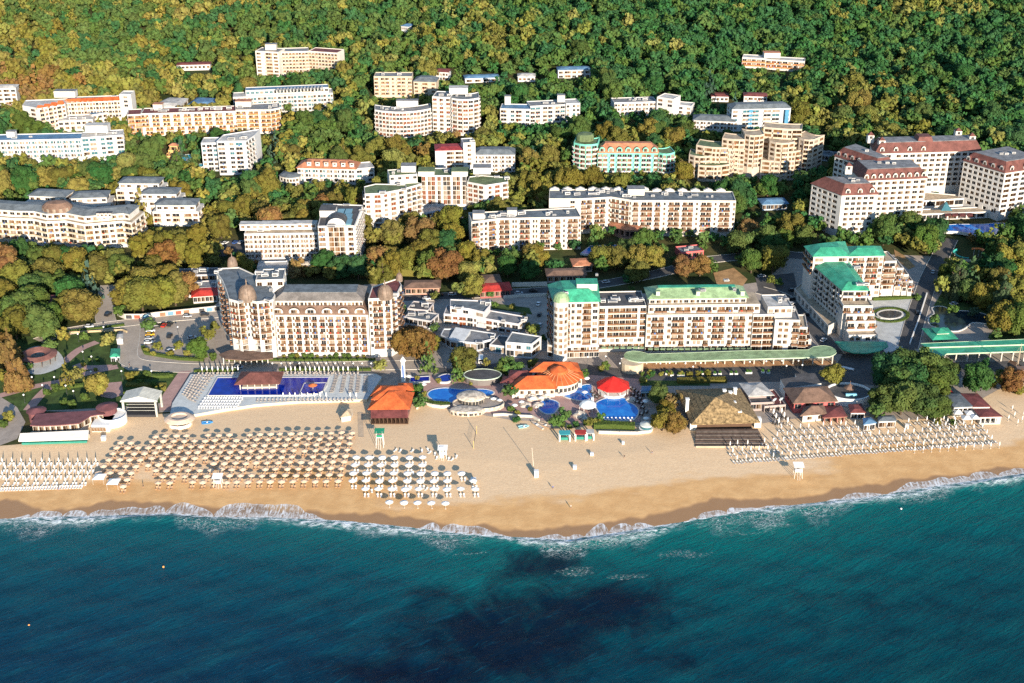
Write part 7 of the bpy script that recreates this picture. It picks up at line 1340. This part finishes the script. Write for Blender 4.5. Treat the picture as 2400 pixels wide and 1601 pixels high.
def crown(seed, nl, nq, ls, conifer=False, core=True):
    """leaf-sized faces on the outside of overlapping clumps: vertices, faces (quads and triangles), leaf shade per face"""
    rg = np.random.default_rng(seed); lobes = []
    if conifer:
        for i in range(9):
            zf = i/8; r = 0.95*(1-zf)**0.8+0.06
            for j in range(max(1, int(6*(1-zf)))): a = rg.uniform(0, 6.28); lobes.append((r*0.62*math.cos(a), r*0.62*math.sin(a), -1+2.1*zf, r*0.42+0.03))
    else:
        lobes.append((0, 0, -0.05, 0.62))
        for i in range(nl):
            a = i*2.4+rg.uniform(-.4, .4); zz = rg.uniform(-0.85, 0.85); rr = math.sqrt(max(0.05, 1-zz*zz))*rg.uniform(0.42, 0.68); lobes.append((rr*math.cos(a)*1.08, rr*math.sin(a)*1.08, zz*0.76, rg.uniform(0.20, 0.42)))
    L = np.array(lobes); V, F, S = [], [], []; n = 0
    tot = np.sum(L[:, 3]**2)
    for li, (cx, cy, cz, r) in enumerate(lobes):
        k = int(nq*r*r/tot)+2; d = rg.normal(size=(k, 3)); d /= np.linalg.norm(d, axis=1)[:, None]; d[:, 2] = np.where(d[:, 2] < -0.55, -d[:, 2], d[:, 2]); p = np.array([cx, cy, cz])+d*r*(rg.uniform(0.92, 1.08, (k, 1))+0.22*(rg.uniform(0, 1, (k, 1)) > 0.9))
        dist = np.linalg.norm(p[:, None, :]-L[None, :, :3], axis=2)-L[None, :, 3]*0.84; dist[:, li] = 1; ok = dist.min(1) > 0; p = p[ok]; d = d[ok]; k = len(p)
        if k:
            nn = d+rg.normal(size=(k, 3))*0.33; nn /= np.linalg.norm(nn, axis=1)[:, None]; u = np.cross(nn, rg.normal(size=(k, 3))); u /= np.linalg.norm(u, axis=1)[:, None]; w2 = np.cross(nn, u); s = ls*rg.uniform(0.6, 1.3, (k, 1)); e = rg.uniform(0.6, 1.0, (k, 1))
            q = np.stack([p-u*s-w2*s*e*0.5, p+u*s*0.4-w2*s*e, p+u*s+w2*s*e*0.4, p-u*s*0.3+w2*s*e], 1); V.append(q.reshape(-1, 3)); F += [tuple(n+4*i+j for j in range(4)) for i in range(k)]; lv = rg.uniform(0, 1)
            S += list(np.clip(0.5*rg.uniform(0, 1, k)+0.5*lv, 0, 1)); n += 4*k
        if core:
            IV, IF = (ICO_V, ICO_F) if nq > 400 else (OCT_V, OCT_F); c = IV*(r*0.88)*rg.uniform(0.9, 1.1, (len(IV), 1))+np.array([cx, cy, cz]); V.append(c); F += [tuple(n+i for i in f) for f in IF]; S += [0.4]*len(IF); n += len(c)
    return np.concatenate(V), F, np.array(S)
def leaf_mesh(name, data, mat):
    v, f, s = data; me = bpy.data.meshes.new(name); me.from_pydata(v.tolist(), [], f); a = me.attributes.new('leaf', 'FLOAT', 'FACE'); a.data.foreach_set('value', s.astype(np.float32)); me.materials.append(mat); return me
CROWN = [leaf_mesh('crown', crown(10+i, 16+i, 4200, 0.064), LEAF) for i in range(6)]; CONE = [leaf_mesh('crown', crown(40+i, 0, 3000, 0.07, True), LEAF) for i in range(2)]
BUSH = [leaf_mesh('foliage', crown(60+i, 9, 700, 0.13), LEAF) for i in range(3)]
BARK = M('tree_bark', (0.085, 0.06, 0.04), 0.95, 0.3, 1.5)
def trunk_mesh():
    m = MB(); m.tube((0,0,-0.06), (0.01,0,0.45), 0.035, 7, 0, 0.022); m.tube((0.01,0,0.45), (0,0.02,0.8), 0.022, 6, 0, 0.010)
    for a in range(4): t_ = a*1.6; m.tube((0.01,0,0.40+a*0.05), (0.20*math.cos(t_), 0.20*math.sin(t_), 0.66+a*0.03), 0.016, 5, 0, 0.006)
    return m.mesh('trunk', BARK)
TRUNK = trunk_mesh()
KC = {'olive': (0.122, 0.112, 0.021), 'brown': (0.160, 0.092, 0.028), 'green': (0.062, 0.098, 0.021), 'deep': (0.030, 0.082, 0.022), 'lime': (0.160, 0.150, 0.032), 'teal': (0.035, 0.065, 0.040), 'pine': (0.045, 0.075, 0.035)}
TREES = []
def tree(x, y, r, H, kind, conifer=False, cz=None):
    TREES.append([x, y, r, H, kind, conifer])
def make_tree(x, y, r, H, kind, conifer, label, group):
    z = T(x, y); t = thing('broadleaf_tree' if not conifer else 'conifer_tree', label, 'tree', (x, y, z), group); hz = H*0.49 if not conifer else H*0.48
    c = bpy.data.objects.new('crown', random.choice(CONE if conifer else CROWN)); COL.objects.link(c); c.parent = t; c.location = (0, 0, H-hz); c.scale = (r, r*random.uniform(.9, 1.1), hz); c.rotation_euler = (0, 0, random.uniform(0, 6.28))
    k = KC[kind]; j = random.uniform(.74, 1.08); c.color = (k[0]*j*random.uniform(.88, 1.14), k[1]*j, k[2]*j*random.uniform(.8, 1.3), 1)
    b2 = bpy.data.objects.new('trunk', TRUNK); COL.objects.link(b2); b2.parent = t; b2.scale = (H, H, H)
    return t
def hand(px, py, wpx, kind, con=False, hr=1.0):
    x, y = at(px, py); dep = math.hypot(math.hypot(x, y), CAM_H-T(x, y)); r = wpx/2*dep/FPX; tree(x, y, r, max(3.0, (r*1.85 if not con else r*3.2)*hr), kind, con)
for a in ((300,722,74,'olive'),(335,730,84,'olive'),(376,728,84,'olive'),(412,716,84,'olive'),(438,703,70,'brown'),(345,700,80,'olive'),(395,690,80,'olive'),(160,742,64,'olive'),(192,752,80,'olive'),(205,735,60,'olive'),(352,776,42,'green'),(20,670,96,'brown'),(45,690,80,'olive'),(112,668,66,'olive'),(20,720,70,'olive'),(60,770,90,'green'),(105,795,86,'green'),(22,760,60,'green'),(255,815,42,'lime'),(232,928,60,'lime'),(182,893,40,'lime'),(467,842,56,'green'),(488,806,46,'olive'),(372,824,28,'olive'),(420,822,28,'olive'),(950,836,70,'brown'),(985,842,84,'brown'),(1005,828,60,'olive'),(965,815,60,'brown'),(891,872,38,'lime'),(1088,872,70,'olive'),(1175,880,50,'green'),(1205,882,50,'green'),(1190,870,44,'green'),(1248,868,36,'olive'),(1140,862,26,'olive'),(1252,792,40,'lime'),(1238,772,22,'olive'),(1368,890,34,'green'),(1195,935,46,'green'),(985,958,42,'green'),(975,930,34,'green'),(1545,950,56,'green'),(1562,985,54,'olive'),(1552,1010,60,'olive'),(1580,1018,60,'brown'),(1575,960,50,'brown'),(1408,990,28,'green'),(1305,1003,44,'green'),(1322,990,40,'green'),(1384,1000,30,'olive'),(1950,905,56,'lime'),(2075,905,84,'deep'),(2120,893,84,'green'),(2170,893,84,'green'),(2212,905,70,'green'),(2070,965,76,'green'),(2110,972,84,'green'),(2160,972,84,'green'),(2192,980,66,'green'),(2055,985,50,'green'),(2140,935,84,'deep'),(2190,935,76,'green'),(2100,930,80,'green'),(2287,920,74,'deep'),(2308,860,26,'deep'),(2366,920,60,'brown'),(2340,910,46,'olive'),(984,575,78,'brown'),(904,635,32,'lime'),(941,560,48,'green'),(1064,542,50,'green'),(1048,655,84,'brown'),(1068,605,50,'olive'),(1000,560,40,'brown'),(1110,700,60,'lime'),(1085,698,50,'lime'),(1113,672,40,'olive'),(1505,570,40,'green'),(1528,575,40,'green'),(1405,628,58,'olive'),(1445,632,62,'olive'),(1490,632,66,'lime'),(1530,632,60,'lime'),(1600,648,56,'brown'),(1640,648,60,'brown'),(1665,640,44,'green'),(1730,600,70,'green'),(1760,640,60,'green'),(1755,568,60,'brown'),(1850,560,70,'olive'),(1880,580,60,'green'),(1835,585,56,'green'),(760,642,60,'deep'),(800,652,62,'deep'),(840,655,60,'deep'),(825,625,50,'lime'),(880,650,46,'deep'),(2120,585,50,'olive'),(2150,600,50,'olive'),(2085,560,44,'teal'),(2275,570,26,'brown'),(2305,568,24,'deep'),(2370,560,26,'olive'),(1805,670,28,'olive'),(80,712,70,'green'),(40,795,80,'olive'),(85,748,80,'green'),(122,765,64,'green'),(8,838,60,'brown'),(1228,752,24,'lime'),(1020,704,26,'olive'),(1160,722,20,'green'),(1200,728,20,'olive'),(150,690,60,'green'),(235,655,60,'olive'),(285,650,60,'green'),(180,640,64,'olive'),(560,625,40,'deep'),(590,640,34,'deep'),(1300,640,44,'deep'),(1240,655,54,'deep'),(1190,650,56,'deep'),(1145,640,50,'olive'),(1020,778,30,'green'),(1024,806,26,'olive'),(1274,800,22,'green'),(1290,698,20,'green'),(1150,700,22,'green'),(945,735,26,'green'),(1010,748,22,'lime'),(1700,690,26,'green'),(1650,684,24,'olive'),(1600,688,22,'green'),(1480,688,22,'green'),(120,830,40,'green'),(150,800,36,'lime'),(200,800,30,'green'),(280,745,34,'green'),(540,760,26,'green'),(505,775,30,'olive'),(60,880,40,'green'),(5,900,44,'olive'),(2190,760,30,'green'),(2230,740,34,'green'),(2280,745,30,'pine'),(2150,705,20,'green'),(2330,800,36,'green'),(2100,640,24,'green'),(1825,672,24,'green')): hand(*a)
for a in ((30,860,54,'brown',True),(45,912,60,'brown',True),(160,905,36,'olive',True),(1003,872,44,'green',True),(1070,895,36,'green',True),(2345,740,60,'pine',True),(2240,700,56,'pine',True),(2270,690,50,'pine',True),(1390,580,30,'green',True),(215,700,50,'teal',True),(335,520,44,'olive',True),(430,400,40,'teal',True),(648,375,40,'teal',True),(1250,395,30,'teal',True),(1720,270,30,'teal',True),(1660,230,36,'teal',True)): hand(*a)
sheet('garden_lawn', [(905,610),(930,572),(965,575),(990,605),(975,622),(930,625)], 0.05, LAWN, label='sunlit lawn below the curved hotel'); sheet('garden_lawn', [(1270,605),(1345,605),(1350,632),(1275,632)], 0.05, LAWN, label='terraced lawn below the long cream hotel'); sheet('garden_lawn', [(1500,893),(1660,893),(1665,905),(1500,905)], 0.06, LAWN, keep=False, label='planted strip behind the thatched restaurant')
# scattered trees over the hillside and the two gardens
nearG = [[(2190,700),(2240,620),(2400,600),(2560,600),(2560,800),(2335,800),(2348,760),(2330,735),(2200,715)], [(-80,600),(130,600),(250,665),(235,700),(150,740),(130,780),(60,800),(-80,850)]]
NB = [(p, min(q[0] for q in p), max(q[0] for q in p), min(q[1] for q in p), max(q[1] for q in p)) for p in NOTREE]
FB = [(p, min(q[0] for q in p)-8, max(q[0] for q in p)+8, min(q[1] for q in p)-8, max(q[1] for q in p)+8) for p in FOOT]
KB = [(p, yb, min(q[0] for q in p), max(q[0] for q in p), min(q[1] for q in p), max(q[1] for q in p)) for p, yb in KEEP]
hands = [(t[0], t[1], t[2]) for t in TREES]
def blocked(x, y, r, H):
    z = T(x, y); pb = proj(x, y, z); ng = any(pip(pb[0], pb[1], g) for g in nearG)
    for p, a, b2, c, d in NB[1 if ng else 0:]:
        if a <= pb[0] <= b2 and c <= pb[1] <= d and pip(pb[0], pb[1], p): return 2
    for p, a, b2, c, d in FB:
        if a <= x <= b2 and c <= y <= d and pdist(x, y, p) < r*0.75: return 1
    S = [proj(x, y, z+H*0.97), proj(x-r*0.85, y, z+H*0.6), proj(x+r*0.85, y, z+H*0.6), proj(x, y, z+H*0.5)]
    for p, yb, a, b2, c, d in KB:
        if y > yb+2: continue
        for q in S:
            if a <= q[0] <= b2 and c <= q[1] <= d and pip(q[0], q[1], p): return 1
    return 0
rs = random.Random(3); cand = []
yy = 542.0
while yy < 1215:
    sp = 8.8 if yy < 900 else 9.2; hw = yy*0.415+35; xx = -hw
    while xx < hw:
        x, y = xx+rs.uniform(-.4, .4)*sp, yy+rs.uniform(-.4, .4)*sp; xx += sp
        pb = proj(x, y, T(x, y))
        if y < 600 and pb[1] > 640 and not any(pip(pb[0], pb[1], g) for g in nearG): continue
        cand.append((x, y))
    yy += sp*0.87
for x, y in cand:
    if any(abs(x-a) < r*0.95 and math.hypot(x-a, y-b2) < r*0.95 for a, b2, r in hands): continue
    nz = noise.noise((x*0.010, y*0.010, 0.3)); n2 = noise.noise((x*0.05, y*0.05, 5.0)); px = proj(x, y, T(x, y))
    r = rs.choice((3.6, 4.4, 5.0, 5.5, 6.0, 6.6, 7.6))*rs.uniform(.9, 1.1)*(1+0.15*n2); H = r*rs.uniform(1.75, 2.3)
    v = 0.5+(rs.random()-.5)*0.62+nz*0.75+n2*0.30; far = min(1, max(0, (800-px[1])/700)); right = min(1, max(0, (px[0]-1050)/500))
    g = 0.40+0.36*right*far+0.14*far-0.06*(px[0] < 700)
    kind = ('deep' if rs.random() < 0.30+0.35*right*far else 'green') if v < g else ('lime' if v < g+0.12 else 'olive' if v < g+0.56 else 'brown')
    s_ = 1.0
    for s_ in (1.0, 0.7, 0.45, 0.0):
        if not s_: break
        k = blocked(x, y, r*s_, H*s_)
        if k == 0: break
        if k == 2: s_ = 0; break
    if s_: tree(x, y, r*s_, H*s_, kind, rs.random() < 0.03)
# the largest 300 seen stand alone, the rest read as one wood
def seen(t): p = proj(t[0], t[1], T(t[0], t[1])+t[3]*0.6); d = math.hypot(math.hypot(t[0], t[1]), CAM_H); return -1 if not (-20 < p[0] < 2420 and -10 < p[1] < 1610) else t[2]/d
TREES.sort(key=lambda t: -seen(t))
IND, FOR = TREES[:300], TREES[300:]
CW = {'olive': 'olive', 'brown': 'russet brown', 'green': 'green', 'deep': 'deep green', 'lime': 'yellow green', 'teal': 'blue green', 'pine': 'dark'}
short = {}
for B_, bx_, by_ in BUILT: short[B_.name] = B_.name.replace('_', ' ')
cnt = {}; info = []
for t in IND:
    b2 = min(BUILT, key=lambda q: math.hypot(q[1]-t[0], (q[2]-t[1]))); dx, dy = t[0]-b2[1], t[1]-b2[2]
    where = ('behind' if dy > 6 else 'before') if abs(dy) > abs(dx)*0.7 else ('left of' if dx < 0 else 'right of')
    nm = {'villa': 'the slate roofed villas', 'house': 'the forest houses', 'kiosk': 'the beach kiosks'}.get(b2[0].cat, 'the '+short[b2[0].name]); info.append((t, nm, where)); cnt.setdefault((nm, where), []).append(t)
for v in cnt.values(): v.sort(key=lambda t: proj(t[0], t[1], T(t[0], t[1]))[0])
for t, nm, where in info:
    L_ = cnt[(nm, where)]; i = L_.index(t); lb = '%s %s, %s from left among trees %s %s' % (CW[t[4]], 'conifer' if t[5] else 'round tree', nth(i), where, nm)
    if len(L_) == 1: lb = '%s %s, the only one %s %s' % (CW[t[4]], 'conifer' if t[5] else 'round tree', where, nm)
    make_tree(*t, lb, 'trees among the hotels')
def forest(trees):
    base = [crown(100+i, 8, 190, 0.155, core=True) for i in range(5)]+[crown(120, 0, 150, 0.18, True, core=False)]
    tri = []
    for v, f, s in base:
        q = np.array([g for g in f if len(g) == 4], dtype=np.int64).reshape(-1, 4); t3 = np.array([g for g in f if len(g) == 3], dtype=np.int64).reshape(-1, 3); m4 = np.array([len(g) == 4 for g in f]); tri.append((v, np.concatenate([q[:, :3], q[:, [0, 2, 3]], t3]), np.concatenate([s[m4], s[m4], s[~m4]])))
    V, F, S, C = [], [], [], []; n = 0; rg = np.random.default_rng(5)
    for x, y, r, H, kind, con in trees:
        v, f, s = tri[5] if con else tri[rg.integers(0, 5)]; hz = H*0.48; a = rg.uniform(0, 6.28); ca, sa = math.cos(a), math.sin(a)
        q = np.stack([x+r*(v[:, 0]*ca-v[:, 1]*sa), y+r*(v[:, 0]*sa+v[:, 1]*ca), T(x, y)+H-hz+v[:, 2]*hz], 1); V.append(q); F.append(f+n); S.append(s); n += len(v)
        k = KC[kind]; j = rg.uniform(.95, 1.25); C.append(np.repeat([[k[0]*j*rg.uniform(.78, 0.98)*(1.0+0.16*min(1, max(0, -x/200))), k[1]*j, k[2]*j*rg.uniform(.9, 1.3), 1]], len(f), 0))  # crowns redden towards the left: golden sunlight painted into the tint
    V = np.concatenate(V).astype(np.float32); F = np.concatenate(F).astype(np.int32); S = np.concatenate(S).astype(np.float32); C = np.concatenate(C).astype(np.float32)
    me = bpy.data.meshes.new('forest'); me.vertices.add(len(V)); me.vertices.foreach_set('co', V.ravel()); me.loops.add(F.size); me.loops.foreach_set('vertex_index', F.ravel()); me.polygons.add(len(F)); me.polygons.foreach_set('loop_start', np.arange(0, F.size, 3, dtype=np.int32)); me.polygons.foreach_set('loop_total', np.full(len(F), 3, dtype=np.int32))
    a = me.attributes.new('leaf', 'FLOAT', 'FACE'); a.data.foreach_set('value', S); a = me.attributes.new('tint', 'FLOAT_COLOR', 'FACE'); a.data.foreach_set('color', C.ravel()); me.update(); me.materials.append(LEAFF); print('forest', len(trees), 'trees', len(F), 'tris')
    return me
tag(link('forest', forest(FOR)), 'dense mixed woodland covering the hillside', 'forest', kind='stuff')
# ---- shrubs, hedges, planters
def shrub(px, wpx, kind, label, group, hr=0.9):
    x, y = at(*px); d = math.hypot(math.hypot(x, y), CAM_H); r = wpx/2*d/FPX; z = T(x, y); o = link('shrub', random.choice(BUSH), None, (x, y, z+r*hr*0.55), random.uniform(0, 6), (r, r, r*hr)); k = KC[kind]; j = random.uniform(.85, 1.2); o.color = (k[0]*j, k[1]*j, k[2]*j, 1); return tag(o, label, 'shrub', group)
for k, (x, y, w2, kd) in enumerate(((60,915,22,'lime'),(18,890,26,'lime'),(225,870,12,'lime'),(212,846,12,'green'),(230,846,12,'green'),(196,858,14,'lime'),(305,890,26,'olive'),(318,884,20,'lime'),(345,884,22,'green'),(400,884,14,'green'),(330,900,20,'green'),(360,905,22,'green'),(385,915,14,'lime'),(290,940,18,'green'),(200,938,24,'green'),(150,948,20,'green'),(170,955,24,'green'),(110,925,20,'green'),(130,915,22,'green'),(20,985,30,'lime'),(8,1000,24,'green'),(345,825,18,'olive'),(360,833,18,'lime'),(398,834,20,'olive'),(440,832,22,'lime'),(480,838,18,'green'),(500,842,22,'green'))): shrub((x, y), w2, kd, 'clipped %s garden shrub, %s in the count from the ring pavilion' % (CW[kd], nth(k)), 'shrubs of the seafront garden')
for k in range(13): shrub((665+k*15.5+random.uniform(-3, 3), 838), random.uniform(9, 18), random.choice(('green', 'olive', 'green')), 'low shrub at the foot of the domed hotel, %s from left' % nth(k), 'shrubs before the domed hotel')
for k in range(16): shrub((1100+k*10+random.uniform(-3, 3) if k < 8 else 1505+(k-8)*22, 945+k*3 if False else (880 if k >= 8 else 1000+random.uniform(-6, 4)) if k >= 8 else 893), random.uniform(12, 20), random.choice(('green', 'lime', 'olive')), 'leafy shrub between promenade and beach restaurants, %s from left' % nth(k), 'shrubs behind the beach restaurants')
for k in range(10): shrub((2030+k*7+random.uniform(-2, 2), 700-k*2+random.uniform(-2, 2)), 9, 'green', 'small shrub on the terrace of the green roofed hotel, %s from left' % nth(k), 'terrace shrubs')
for k, (x, y) in enumerate((zC(1420,590),zC(1540,560),zC(1360,560),zC(1880,600),zC(1830,700),zC(1900,720),zC(1960,700),zC(2060,690),zC(2160,700),zC(520,370),zC(560,430),zC(470,420),zC(1410,660),zC(1580,420),zC(1900,380),zC(2190,190),zC(2230,170),zC(900,290),zC(1000,320),zC(700,300),zC(500,280),zD(620,300),zD(660,260),zD(700,240),zE(1700,760),zE(1560,760),zE(690,690),zE(1900,330),zE(2060,420),zE(2200,450),zE(2260,420),zE(2300,480))): shrub((x, y), random.uniform(14, 26), random.choice(('green', 'olive', 'lime', 'deep')), 'leafy shrub by the pools and beach restaurants, %s counting along' % nth(k), 'shrubs by the pools')
def hedge(px, w_, hh, kind, label):
    pts = [at(*p) for p in px]; V = []; F = []; S = []; n = 0; rg = np.random.default_rng(len(label)); xs = sum(p[0] for p in pts)/len(pts); ys = sum(p[1] for p in pts)/len(pts); z = T(xs, ys)
    core = MB()
    for a, b2 in zip(pts, pts[1:]):
        L_ = math.dist(a, b2); rz = math.atan2(b2[1]-a[1], b2[0]-a[0]); k = int(L_*(w_+2*hh)*9); u = rg.uniform(0, 1, k); o = rg.uniform(-1, 1, k)*w_/2; h = np.where(rg.uniform(0, 1, k) < 0.5, hh, rg.uniform(0.05, hh, k)); o = np.where(h < hh, np.sign(o)*w_/2, o)
        p = np.stack([a[0]+(b2[0]-a[0])*u-math.sin(rz)*o, a[1]+(b2[1]-a[1])*u+math.cos(rz)*o, h+rg.uniform(-.1, .12, k)], 1)-np.array([xs, ys, 0]); e = rg.normal(size=(k, 3)); e /= np.linalg.norm(e, axis=1)[:, None]; f = np.cross(e, rg.normal(size=(k, 3))); f /= np.linalg.norm(f, axis=1)[:, None]; s = 0.2
        q = np.stack([p-e*s, p-f*s*0.7, p+e*s, p+f*s*0.7], 1).reshape(-1, 3); V.append(q); F += [tuple(n+4*i+j for j in range(4)) for i in range(k)]; S += list(rg.uniform(0, 1, k)); n += 4*k
        m = MB(); m.obox((a[0]+b2[0])/2-xs, (a[1]+b2[1])/2-ys, L_/2, w_/2-0.05, -0.2, hh-0.05, rz); V.append(np.array(m.v)); F += [tuple(n+i for i in g) for g in m.f]; S += [0.2]*6; n += 8
    o = link('hedge', leaf_mesh('hedge', (np.concatenate(V), F, np.array(S)), LEAF), None, (xs, ys, z)); k = KC[kind]; o.color = (*k, 1); return tag(o, label, 'hedge')
for px, w2, hh, kd, lb in (([(312,886),(398,884)], 2.2, 1.4, 'green', 'clipped hedge along the top of the hedge garden'), ([(295,905),(390,905)], 2.0, 1.2, 'lime', 'second clipped hedge row of the hedge garden'), ([(290,922),(360,922)], 2.0, 1.2, 'green', 'lowest clipped hedge row of the hedge garden'), ([(195,893),(225,890)], 2.2, 1.3, 'lime', 'short clipped hedge beside the yellow green tree'), ([(140,912),(195,905)], 1.8, 1.1, 'green', 'low hedge left of the pale green garden tree'), ([(335,815),(342,830),(420,843),(478,846)], 1.6, 1.2, 'green', 'dark hedge around the corner of the sunlit car park'), ([(530,845),(880,845)], 1.5, 0.9, 'green', 'low hedge along the front lawn of the domed hotel'), ([(455,872),(560,870)], 1.6, 1.0, 'green', 'low hedge behind the left umbrellas of the big pool'), ([(655,869),(870,868)], 1.6, 1.0, 'green', 'low hedge behind the right umbrellas of the big pool'), ([zD(160,715),zD(330,712),zD(540,725)], 3.2, 2.2, 'green', 'thick hedge below the pavilion pool'), ([zC(560,480),zC(620,505),zC(800,515)], 2.4, 1.4, 'green', 'curved hedge at the beach side of the kidney pool'), ([zD(930,300),zD(1380,290)], 3.5, 1.6, 'olive', 'planted hedge behind the thatched restaurant'), ([(905,640),(960,643),(1020,648)], 5, 3.5, 'lime', 'tall bright hedge row right of the domed hotel'), ([(150,780),(230,771),(292,763)], 1.4, 0.9, 'green', 'low hedge between street and seafront lawn'), ([zF(1010+165*math.cos(t_)+110, 783+62*math.sin(t_)) for t_ in [i*math.pi/10 for i in range(21)]], 1.6, 0.8, 'green', 'oval ring hedge around the fountain'), ([zF(960,640),zF(1120,635),zF(1380,620)], 2.0, 1.5, 'green', 'hedge at the foot of the rear green roofed wing'), ([(1178,570),(1290,572)], 3, 2, 'green', 'hedge below the left wing of the long cream hotel')): hedge(px, w2, hh, kd, lb)
for k, (a, b2) in enumerate(((835,228),(880,240),(945,243),(980,243),(1115,228),(1155,228),(1275,233),(1320,228),(1425,228),(1470,228),(1570,218),(1600,218),(1715,214),(1765,218),(545,214),(575,214))):
    x, y, z = at3(*zD(a, b2), dz=0.12); t = thing('planter', 'white planter with clipped shrub on the promenade, %s counting from the red pavilion' % nth(k), 'planter', (x, y, z), 'planters on the promenade'); MB().obox(x, y, 0.7, 0.5, z-0.1, z+0.7, 0, 0, 1.1).build('box', PLN, t); o = link('shrub_ball', BUSH[k % 3], t, (x, y, z+1.1), 0, (0.7, 0.7, 0.75)); o.color = (0.05, 0.12, 0.02, 1)
